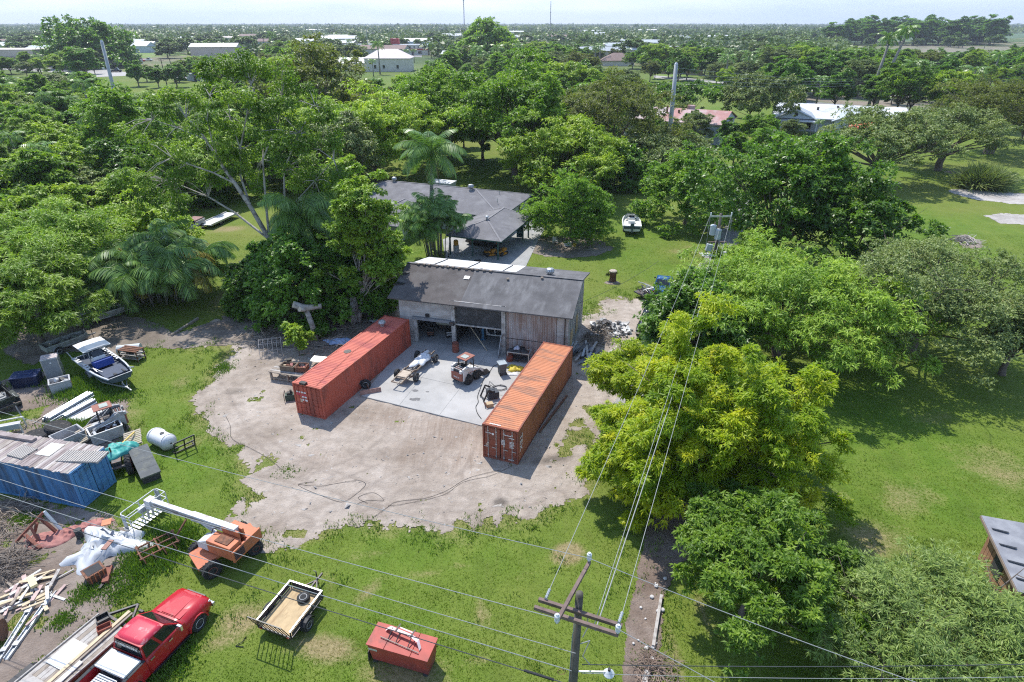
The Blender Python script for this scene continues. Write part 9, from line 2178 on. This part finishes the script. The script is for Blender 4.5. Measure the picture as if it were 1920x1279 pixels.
t=thing('boat_wheel_trailer','dark trailer with a white wheel in the shade behind the barn','trailer',(-12.96,61.7)+(0,),.3);wheel(t,(0,-.8,.38),.38,.22,WHITE);wheel(t,(0,.8,.38),.38,.22,WHITE);b=MB();b.box((.2,0,.6),(2.8,1.3,.3));b.build('body',BLACK,t);b=MB();b.beam((-1.2,0,.5),(-2.4,0,.45),.1,.1);b.build('tongue',GALV,t)
# carport contents and things on the back lawn
def at_house(x,y,z=.05):
 a=-.362;return(-8+x*math.cos(a)-y*math.sin(a),71.6+x*math.sin(a)+y*math.cos(a),z)
def mower(label,loc,rz):
 t=thing('riding_mower',label,'mower',loc,rz)
 for x,r in((-.5,.28),(.55,.2)):
  for s in(-1,1):wheel(t,(x,s*.42,r),r,.18,BLACK)
 OM=mat('mower_orange',(.55,.24,.03),.5,var=.06)
 b=MB();b.box((.45,0,.55),(.7,.5,.35));b.box((-.4,0,.5),(.6,.7,.2));b.build('body',OM,t,bevel=.04)
 b=MB();b.box((.05,0,.2),(.8,1.05,.16));b.build('deck',OM,t);b=MB();b.box((-.4,0,.72),(.35,.4,.1));b.box((-.58,0,.9),(.1,.4,.4));b.build('seat',BLACK,t,bevel=.03);b=MB();b.tube([(.15,0,.7),(-.05,0,1.0)],.025,5);b.build('steering_column',BLACK,t)
mower('orange riding mower under the carport edge',at_house(5.0,1.9),.4);mower('second orange mower behind the first one',at_house(6.2,2.6),1.0)
car('parked_car','dark car parked inside the carport','car',at_house(2.7,5.3),2.7,mat('dark_car_paint',(.03,.032,.036),.25),4.4)
t=thing('water_cooler','pale drum with an orange keg on top at the left of the carport','drum',at_house(.7,1.3));b=MB();b.cyl((0,0,0),(0,0,1.0),.35,n=14);b.build('drum',GREYBIN,t);b=MB();b.lathe([(.25,1.0),(.3,1.1),(.3,1.5),(.2,1.65)],n=14);b.build('keg',mat('keg_orange',(.55,.26,.04),.6),t)
t=thing('push_mower','small dark mower lying on the patio edge','mower',at_house(4.6,-1.0),.3);b=MB();b.box((0,0,.2),(.7,.5,.2));b.build('deck',BLACK,t);[wheel(t,(x,y,.12),.12,.06,GALV)for x in(-.3,.3)for y in(-.3,.3)]
for i,(p,lb,m_,s_)in enumerate((((5.53,76.21),'white plastic chair under the round green bush',WHITE,.6),((7.11,75.34),'pale blue cooler under the round green bush',PALEBLUE,.55),((7.98,75.13),'yellow bucket under the round green bush',mat('yellow_bucket',(.55,.42,.05),.6),.45))):
 t=thing(('plastic_chair','cool_box','bucket')[i],lb,('chair','cooler','bucket')[i],p+(0,),.3)
 if i==0:
  b=MB();b.box((0,0,.42),(.55,.5,.05));b.build('seat',m_,t);b=MB();b.box((0,.24,.7),(.55,.04,.5));b.build('backrest',m_,t)
  for x in(-.24,.24):
   for y in(-.2,.2):
    b=MB();b.box((x,y,.2),(.05,.05,.4));b.build('leg',m_,t)
 elif i==1:
  b=MB();b.box((0,0,.22),(.8,.5,.4));b.build('body',m_,t,bevel=.03);b=MB();b.box((0,0,.45),(.84,.54,.08));b.build('lid',WHITE,t,bevel=.02)
 else:
  b=MB();b.lathe([(.16,0),(.22,.4),(.2,.4),(.15,.05)],n=14);b.build('pail',m_,t);b=MB();b.tube([(.22,0,.4),(0,.1,.6),(-.22,0,.4)],.01,4);b.build('handle',GALV,t)
def stump():
 t=thing('tree_stump','dead brown palm stump alone on the back lawn','stump',(11.08,63.3,0))
 b=MB();b.tube([(0,0,-.1),(.03,0,.4),(0,.02,1.15)],[.42,.36,.40],12);b.build('trunk',mat('stump_bark',(.13,.065,.04),.95,var=.4,vs=5),t)
 b=MB();b.lathe([(.42,1.12),(.44,1.22),(.3,1.3),(.02,1.28)],n=12);b.build('top',mat('stump_top',(.40,.34,.28),.95,var=.3,vs=8),t)
 inst('leaf_tuft',np_mesh('leaf_tuft',*leaves(np.random.default_rng(3),np.array([(-.55,.1,.7),(-.5,0,.9),(.35,-.1,.95)]),np.array([(-.5,0,.5)]*3),26,.3,.12)[:2],LEAF['olive'],{'tint':np.full(78,.4)}),t)
stump()
SHEETM=mat('scrap_alu',(.50,.51,.52),.5,.4,var=.25,vs=5)
t=thing('scrap_trailer','small trailer loaded with bright scrap in front of the blue car','trailer',(14.06,58.96)+(0,),.5)
b=MB();b.box((0,0,.55),(2.4,1.5,.12));b.build('deck',STEEL,t);[wheel(t,(0,s*.85,.33),.33,.2)for s in(-1,1)]
rnd=random.Random(6)
for k in range(26):
 b=MB();b.box((rnd.gauss(0,.7),rnd.gauss(0,.4),.7+.5*rnd.random()),(rnd.uniform(.3,1.0),.08,.06),M=Matrix.Rotation(rnd.uniform(0,3),4,(rnd.random(),rnd.random(),1)));b.build('scrap',rnd.choice((SHEETM,WHITE,GALV,STEEL)),t)
 # aerial root stump, cut tree
def root_stump():
 t=thing('root_stump','broad stump with hanging aerial roots at the thicket edge','stump',(-14.9,52.6,0))
 rnd=random.Random(9);b=MB()
 for k in range(16):
  a=rnd.uniform(0,6.28);r_=rnd.uniform(.15,.75);b.tube([(r_*1.5*math.cos(a),r_*1.2*math.sin(a),-.1),(r_*1.05*math.cos(a),r_*math.sin(a),.9),(r_*.6*math.cos(a),r_*.6*math.sin(a),rnd.uniform(2.0,3.0))],[.16,.12,.06],6)
 b.build('roots',BARK_PALE,t,True);b=MB();b.tube([(-1.1,-.6,-.1),(-1.0,-.5,1.0),(-.95,-.5,2.1)],[.2,.17,.14],8);b.build('side_stem',BARK_PALE,t,True)
 t=thing('cut_tree','sawn off tree trunk with a stubby limb before the thicket','tree',(-17.6,48.95)+(0,))
 b=MB();b.tube([(0,0,-.1),(-.1,0,1.6),(-.4,0,3.2)],[.3,.24,.22],9);b.tube([(.9,.3,3.3),(-.4,0,3.25),(-1.3,-.3,3.7)],[.22,.3,.3],9);b.tube([(-.4,0,3.1),(-.75,-.5,3.35)],[.24,.24],9);b.build('trunk',BARK_PALE,t,True)
 for p,q in(((-1.3,-.3,3.7),(-1.34,-.315,3.72)),((-.75,-.5,3.35),(-.77,-.53,3.365))):
  b=MB();b.cyl(p,q,.29 if p[0]<-1 else.23,n=12);b.build('cut_face',mat('cut_wood',(.52,.45,.36),.85,var=.1),t)
root_stump()
t=thing('tall_reeds','tall clump of reed grass on the sandy bed of the right lawn','grass clump',(80.76,105.94)+(0,))
rng=np.random.default_rng(5);k_=900
tp=np.stack([rng.normal(0,1.2,k_),rng.normal(0,.8,k_),np.full(k_,.05)],1);dv=np.stack([rng.normal(0,.35,k_),rng.normal(0,.35,k_),np.ones(k_)*1.1],1)
V_,F_,T_=leaves(rng,tp,dv,3,4.4,.16,.22,0.05,tint=rng.uniform(.2,.7,k_));V_[:,2]=np.maximum(V_[:,2],.02)
inst('blades',np_mesh('blades',V_,F_,LEAF['grey'],{'tint':np.clip(T_,0,1)}),t)
brush('pile of pale branches on the soil ring of the right lawn',(58.91,77.01)+(0,),120,1.3,.9,9,mat('pale_branch',(.42,.38,.34),.95,var=.3,vs=4),L_=1.6,thick=.05)
# rubble and lumber beside the barn
t=thing('rubble_heap','heap of pale rubble and brush behind the right end of the barn','rubble',(8.7,51.2,0),0)
rnd=random.Random(31);RM=[mat('rubble_pale',(.48,.46,.44),.9,var=.2,vs=5),mat('rubble_grey',(.26,.26,.265),.9,var=.3,vs=5),mat('rubble_dark',(.12,.11,.105),.9,var=.3,vs=5),WHITE]
for k in range(120):
 a=rnd.uniform(0,6.28);q=1.9*rnd.random()**.6;s_=rnd.uniform(.12,.42)
 b=MB();b.box((q*1.15*math.cos(a)+.3,q*math.sin(a),.1+.9*(1-q/1.9)*rnd.random()),(s_,s_*rnd.uniform(.5,1.4),s_*rnd.uniform(.3,.8)),M=Matrix.Rotation(rnd.uniform(0,3),4,(rnd.random(),rnd.random(),1)),taper=rnd.uniform(.6,1));b.build('chunk',rnd.choice(RM),t)
brush('dark brush heaped at the right wall of the barn',(7.7,49.3,0),260,1.3,1.5,12,TWIG_D,L_=1.0)
t=thing('board_stack','grey boards stacked between the barn and the orange container','boards',(6.2,46.6,0),1.15)
for k in range(26):
 b=MB();b.box((rnd.gauss(0,.5),rnd.gauss(0,.6),.06+.02*k),(rnd.uniform(1.6,3.2),.18,.05),rnd.gauss(0,.14));b.build('board',rnd.choice((GREYROOF,STEEL,WOOD_GREY,mat('slate_board',(.16,.17,.185),.8,var=.2))),t)
stick('plank','pale plank on the ground beside the stacked boards','plank',(6.3,42.19),(7.25,43.89),.3,.06,WOOD_NEW,.05)
for i,(p,q,lb)in enumerate((((1.92,35.02),(4.18,39.68),'long rusty pipe beside the orange container, right one'),((1.63,35.4),(3.18,38.65),'shorter rusty bar beside the orange container'))):
 stick('rusty_bar',lb,'steel',p,q,.14,.12,RUST,.05)
stick('edging_board','long grey edging board along the mulch strip','board',(7.4,21.25),(6.43,18.46),.14,.2,WOOD_GREY,.02)
stick('edging_board','short wide board at the foot of the mulch strip','board',(5.92,17.25),(5.54,16.33),.24,.1,WOOD_GREY,.05)
stick('log','pale log lying below the areca clump','log',(-30.95,49.84),(-30.16,53.45),.2,.2,WOOD,.02)
rnd=random.Random(77)
t=thing('stone_scatter','pale stones scattered over the brown mulch','stones',(6.5,17.5,0),0)
for k in range(26):
 p=(rnd.gauss(-.45,.34),rnd.uniform(-3.2,5));b=MB();s_=rnd.uniform(.08,.2)
 b.lathe([(.3*s_,0),(.6*s_,.15*s_),(.5*s_,.45*s_),(.1*s_,.55*s_)],n=7,c=(p[0]+p[1]*.25,p[1],.05));b.build('stone',RM[0],t)
t=thing('folded_wire','small dark bent wire on the grass left of the trailer','wire',(-12.65,18.55)+(0,));b=MB();b.tube([(0,0,.03),(.25,.2,.06),(.3,.5,.03)],.02,4);b.tube([(0,0,.03),(.4,-.05,.04)],.02,4);b.build('wire',BLACK,t)
# vehicles seen far off in the town and by the highway
for i,(p,rz_,m_,big,lb)in enumerate((((-201.58,395.05),.2,mat('maroon_paint',(.16,.03,.04),.3),0,'maroon car on the bend of the town street'),((-269.97,489.64),.1,mat('far_red_paint',(.5,.06,.05),.4),1,'red pickup beside the grey trailers in the town'),((-268.09,496.39),.1,WHITE,1,'white van beside the red pickup in the town'),((-349.73,760.29),.1,MATS['far_red_paint'],1,'red truck on the distant pale street'),
((96.34,367.21),.2,BLUECAR,1,'dark pickup in front of the tan tiled house'),((131.25,296.22),.1,WHITE,0,'white car beside the small roadside house'),((-226.6,382.73),.3,BLACK,1,'black truck on the lot left of the street'),((77.14,154.7),.2,MATS['far_red_paint'],0,'small red car below the coral awning'),((-347.54,472.49),0,WHITE,0,'white car before the beige warehouse'))):
 car('parked_car' if not big else 'parked_truck',lb,'car' if not big else 'truck',p+(0.06,),rz_,m_,4.8 if not big else 6.5,1.9 if not big else 2.3,1.2,2.3,0,1.55 if not big else 2.4,.95 if not big else 1.3)
for i,(p,lb)in enumerate((((-259.22,430.18),'long grey box trailer, left one, on the town lot'),((-249.59,440.61),'long grey box trailer, right one, on the town lot'))):
 t=thing('box_trailer',lb,'trailer',p+(0,),.08);b=MB();b.box((0,0,2.6),(15,2.6,2.8));b.build('box',GREYBIN,t);[wheel(t,(x,s*1.1,.5),.5,.3,STEEL)for x in(-5.5,-4.2,5)for s in(-1,1)]
 b=MB();b.beam((-7,0,1.1),(7,0,1.1),1.2,.2);b.build('chassis',STEEL,t)
 # poles and wires
POLE=mat('dark_pole',(.085,.078,.062),.9,var=.3,vs=4,stain=(.14,.12,.10),ss=3,sstretch=(1,1,.2))
ARM=mat('crossarm',(.16,.115,.10),.9,var=.25,vs=5)
PORC=mat('porcelain',(.55,.58,.60),.35,var=.05)
CONCP=mat('concrete_pole',(.34,.36,.37),.7,var=.1,vs=1)
WIRE_L=mat('pale_wire_line',(.27,.28,.275),.5,var=.05)
WIRE_D=mat('dark_wire_line',(.05,.055,.055),.6)
def near_pole():
 t=thing('utility_pole','dark timber utility pole with three crossarms at the bottom centre','utility pole',(1.98,12.55,0))
 o=Vector((1.98,12.55,0));V=lambda p:Vector(p)-o
 b=MB();b.tube([(0,0,-.2),(0,0,5),(0.0,.05,10.5)],[.17,.145,.115],12);b.build('shaft',POLE,t,True)
 for p,q in(((0.66,12.52,10.0),(3.01,11.6,10.0)),((0.8,12.8,10.0),(3.16,11.88,10.0)),((1.25,11.67,10.45),(2.41,13.82,10.45))):
  b=MB();b.beam(V(p),V(q),.10,.12);b.build('crossarm',ARM,t)
 for p in((2.39,13.81,10.5),(1.25,11.6,10.5),(2.98,11.61,10.05)):
  b=MB();b.lathe([(.03,0),(.03,.08),(.075,.09),(.075,.15),(.06,.16),(.08,.19),(.08,.30),(.05,.33),(.04,.36)],n=12,c=V(p));b.build('insulator',PORC,t)
 for p,q in(((1.01,12.75,10.1),(1.15,13.1,10.1)),((3.06,11.92,10.1),(3.22,12.28,10.1))):
  b=MB();b.tube([V(p)+(V(q)-V(p))*k/9 for k in range(10)],[.025 if k%2 else.055 for k in range(10)],8);b.build('strain_insulator',GREYROOF,t)
 b=MB();b.tube([V((1.86,12.18,9.8)),Vector((-.13,-.02,8.8)),Vector((-.14,0,6.5))],.02,5);b.tube([Vector((.13,-.05,8.4)),Vector((.45,.2,8.2)),Vector((.25,.1,7.6)),Vector((.5,.1,7.2))],.018,5);b.tube([Vector((.3,.1,9.6)),Vector((.35,.2,8.8)),Vector((.2,.1,8.5))],.018,5);b.build('jumper',WIRE_L,t)
 b=MB();b.tube([(.1,0,7.0),(1.0,-.05,7.05),(1.05,-.05,7.0)],.03,6);a=b.build('lamp_arm',GALV,t)
 b=MB();b.lathe([(.06,.12),(.11,.06),(.18,-.02),(.18,-.05),(.02,-.06)],n=16,c=(1.1,-.05,7.0));b.build('lamp_head',PORC,a)
 b=MB();b.lathe([(.05,.12),(.05,.2)],n=8,c=(1.1,-.05,7.0));b.build('photocell',BLACK,a)
 b=MB();b.tube([Vector((-.16+.0*k,-.1,7.05))+Vector((.13*math.cos(k*.7)-.25,.05,.13*math.sin(k*.7)))for k in range(28)],.012,4);b.build('cable_coil',mat('amber_cable',(.30,.20,.08),.6),t)
near_pole()
def tx_pole():
 t=thing('transformer_pole','utility pole with grey transformers and a white platform among the trees','utility pole',(19.3,55.8,0))
 b=MB();b.tube([(0,0,-.2),(0,0,9.7)],[.17,.12],10);b.build('shaft',POLE,t,True)
 b=MB();b.beam((-1.0,-.1,9.45),(1.0,-.1,9.45),.1,.12);b.build('crossarm',GALV,t)
 b=MB();b.beam((-.85,-.15,7.0),(.85,-.15,7.0),.1,.12);b.build('crossarm',ARM,t)
 for x,y,z in((-.62,-.30,7.75),(-.16,-.50,7.4)):
  b=MB();b.lathe([(.24,0),(.28,.05),(.28,.85),(.30,.9),(.2,.98),(.03,1.0)],n=16,c=(x,y,z));m_=b.build('transformer',mat('transformer_grey',(.40,.44,.46),.45),t)
  b=MB();b.lathe([(.05,0),(.06,.25),(.03,.28)],n=8,c=(x+.1,y,z+.98));b.build('bushing',mat('bushing_brown',(.3,.2,.15),.4),m_)
 b=MB();b.box((-.75,-.35,6.55),(.55,.4,.65),M=Matrix.Rotation(.2,4,'Y'));b.build('meter_box',MATS['transformer_grey'],t,bevel=.03)
 b=MB();b.box((-.9,-.5,5.9),(1.2,.9,.06));b.build('platform',WHITE,t)
 b=MB();b.box((.85,-.3,5.85),(.3,.3,.5));b.build('white_box',WHITE,t)
 for s in(-1,1):
  b=MB();b.tube([(s*1.0,-.15,9.4),(s*1.05,-.3,6.0)],.02,5);b.build('riser',WIRE_L,t)
  b=MB();b.lathe([(.03,0),(.07,.1),(.07,.3),(.03,.34)],n=10,c=(s*.95,-.1,9.5));b.build('insulator',PORC,t)
 b=MB()
 for k in range(3):b.tube([(.3+.1*k,-.2,8.6-.3*k),(.1,-.5,8.2-.2*k),(-.1,-.5,8.5)],.015,4)
 b.tube([(.35,-.2,8.8),(.6,-.4,8.0),(.3,-.3,7.2)],.02,4);b.build('jumper',WIRE_D,t)
tx_pole()
def big_pole(label,base,top,r0,r1,m=CONCP,arms=()):
 t=thing('power_pole',label,'power pole',base)
 d=Vector(top)-Vector(base)
 b=MB();b.tube([(0,0,-.2),tuple(d*.5),tuple(d)],[r0,(r0+r1)/2,r1],14);b.build('shaft',m,t,True)
 b=MB();b.lathe([(r1*1.05,-.1),(r1*.9,.1),(r1*.3,.35)],n=12,c=tuple(d));b.build('cap',GALV,t)
 for z,l_ in arms:
  b=MB();b.beam((-l_,0,z),(l_,0,z),.12,.15);b.build('crossarm',ARM,t)
 for z in(.62,.8):
  b=MB();b.box((-.42*1,0,d.z*z),(.3,.3,.4));b.build('bracket',GALV,t)
 return t
big_pole('thick grey steel pole in front of the rusty red roof',(30.84,125.0)+(0,),(30.49,125.0,18.46),.50,.34)
big_pole('thick grey pole at the left near the town street',(-75.64,125.0)+(0,),(-75.02,125.0,22.19),.42,.27)
big_pole('weathered timber pole by the highway',(132.91,219.81)+(0,),(132.65,220.0,10.21),.26,.2,POLE,((8.8,1.2),))
for i,(p,h_,lb)in enumerate((((-158.22,304.26),10.5,'left dark timber pole at the town street'),((-161.42,318.37),10.5,'right dark timber pole at the town street'),((-472.79,750.24),14,'thin pole before the town banyan'),((-133.7,631.95),20,'pale pole beside the blue banded shop'),((-37.29,518.24),12,'pale pole left of the rounded banyan'),((-230.92,635.65),12,'timber pole by the far street'),((-236.8,557.15),16,'slim dark pole above the corner house'))):
 t=thing('street_pole',lb,'pole',p+(0,));r_=.22 if h_<12 else.32
 b=MB();b.tube([(0,0,0),(0,0,h_)],[r_,r_*.7],6);b.build('shaft',POLE if i not in(3,4)else CONCP,t);b=MB();b.beam((-1.2,0,h_-.5),(1.2,0,h_-.5),.15,.15);b.build('crossarm',ARM,t)
for i,(px_,y_,z_,lb)in enumerate((((-66*2200/1000.),2200,140,'tall guyed radio mast above the rounded banyan'),(260.0,2600,95,'far thin mast right of centre'))):
 x_=(-151.8,2200.0,-1.59)[0]if i==0 else(144.13,2600.0,28.78)[0]
 t=thing('radio_mast',lb,'mast',(x_,y_,0));b=MB();b.tube([(0,0,0),(0,0,z_)],[1.5,1.1],4);b.build('lattice',mat('mast_grey',(.22,.22,.23),.6),t)
 b=MB();b.tube([(0,0,z_*.6),(0,0,z_*.62)],2.6,6);b.tube([(0,0,z_*.8),(0,0,z_*.815)],2.2,6);b.build('antenna',MATS['mast_grey'],t)
def span(label,p,q,sag,r,m,n=24,name='overhead_wire',group=None):
 p,q=Vector(p),Vector(q);t=thing(name,label,'wire',p,0,group)
 b=MB();b.tube([(q-p)*(k/n)+Vector((0,0,-4*sag*(k/n)*(1-k/n)))for k in range(n+1)],r,5);b.build('strand',m,t);return t
def ext(a,b_,f):  # carry a measured wire on past the picture to its next pole
 a,b_=Vector(a),Vector(b_);return b_+(a-b_)*f
TOP,AL,AM,ARt=(2.33,13.61,10.85),(0.71,12.45,10.08),(1.26,11.5,10.8),(2.95,11.47,10.4)
span('topmost pale wire running left over the dirt yard from the utility pole',ext((-22.38,22.61,10.6),TOP,1.7),TOP,.55,.011,WIRE_L)
span('second pale wire running left from the crossarm',ext((-20.22,19.47,10.2),AM,1.7),AM,.45,.011,WIRE_L)
span('pale neutral wire running left below the crossarms',ext((-21.32,20.19,8.7),(1.89,11.96,8.7),1.7),(1.89,11.96,8.7),.4,.011,WIRE_L)
span('upper dark cable running left below the neutral wire',ext((-22.42,20.89,7.2),(1.88,12.43,7.2),1.7),(1.88,12.43,7.2),.3,.015,mat('grey_wire',(.22,.24,.24),.6))
span('lower black telephone cable running left',ext((-22.62,20.85,6.6),(1.9,12.35,6.6),1.7),(1.9,12.35,6.6),.32,.017,WIRE_D)
s_=thing('cable_splice','black splice sleeve on the telephone cable left of the pole','splice',(0.4,12.89,6.55));sp_=Vector((1.35,12.55,6.57))-Vector((0.4,12.89,6.55));b=MB();b.tube([(0,0,0),tuple(sp_)],.045,8);b.build('sleeve',BLACK,s_)
span('topmost wire running right from the utility pole',TOP,ext((9.48,10.47,10.6),TOP,2.2),.35,.011,WIRE_L)
span('second wire running right from the crossarm',ARt,ext((4.79,10.49,10.2),ARt,8.0),.3,.011,WIRE_L)
span('twisted service wire running right over the lawn',(2.14,12.16,7.9),ext((12.68,12.49,7.6),(2.14,12.16,7.9),2.0),.25,.014,WIRE_D)
span('thin lower wire running right over the lawn',(2.16,12.15,7.5),ext((10.04,12.34,7.2),(2.16,12.15,7.5),2.2),.25,.009,WIRE_L)
tx=Vector((19.3,55.8,0))
span('left wire running back to the transformer pole',(1.14,13.08,10.1),tx+Vector((-.95,-.1,9.75)),.5,.011,WIRE_L)
span('right wire running back to the transformer pole',(3.22,12.26,10.1),tx+Vector((.95,-.1,9.75)),.5,.011,WIRE_L)
span('middle thin wire running back to the transformer pole',(2.49,12.57,9.2),tx+Vector((.1,-.1,8.6)),.55,.011,WIRE_L)
span('thick twisted cable running back to the transformer pole',(2.54,12.58,8.9),tx+Vector((.2,-.2,7.2)),.9,.02,WIRE_L)
span('dark service wire from the barn to the trees',in_barn(15.1,2.6,4.2),(14.0,55.5,5.2),.35,.015,WIRE_D,14)
for k,(z_,y0)in enumerate(((13.0,0),(12.0,.5),(11.0,1.0),(9.0,1.5))):
 a_=Vector((30.49,125.0,18.46));a_.z-=.6+.9*k
 span(('highest','second','third','lowest')[k]+' of the far line wires crossing the highway',a_,Vector((122.0,221.0,8.9-.5*k)),.9,.03,mat('grey_wire',(.22,.24,.24)),16)
 span(('highest','second','third','lowest')[k]+' of the far line wires beyond the timber pole',Vector((122.0+15,221.0,8.9-.5*k)),Vector((300,262,8-.5*k)),.9,.03,MATS['grey_wire'],16)
 # the air between here and the horizon
def haze():
 b=MB();b.box((0,6000,79.5),(19000,12600,161))
 hm=bpy.data.materials.new('haze');hm.use_nodes=True;nt=hm.node_tree;nt.nodes.clear()
 o=nt.nodes.new('ShaderNodeOutputMaterial');v=nt.nodes.new('ShaderNodeVolumePrincipled')
 v.inputs['Color'].default_value=(0.80,0.88,1.0,1);v.inputs['Density'].default_value=0.00012;v.inputs['Anisotropy'].default_value=0.2
 nt.links.new(v.outputs[0],o.inputs['Volume'])
 tag(b.build('haze',hm),'thin pale air haze over the flat land',kind='stuff')
haze()
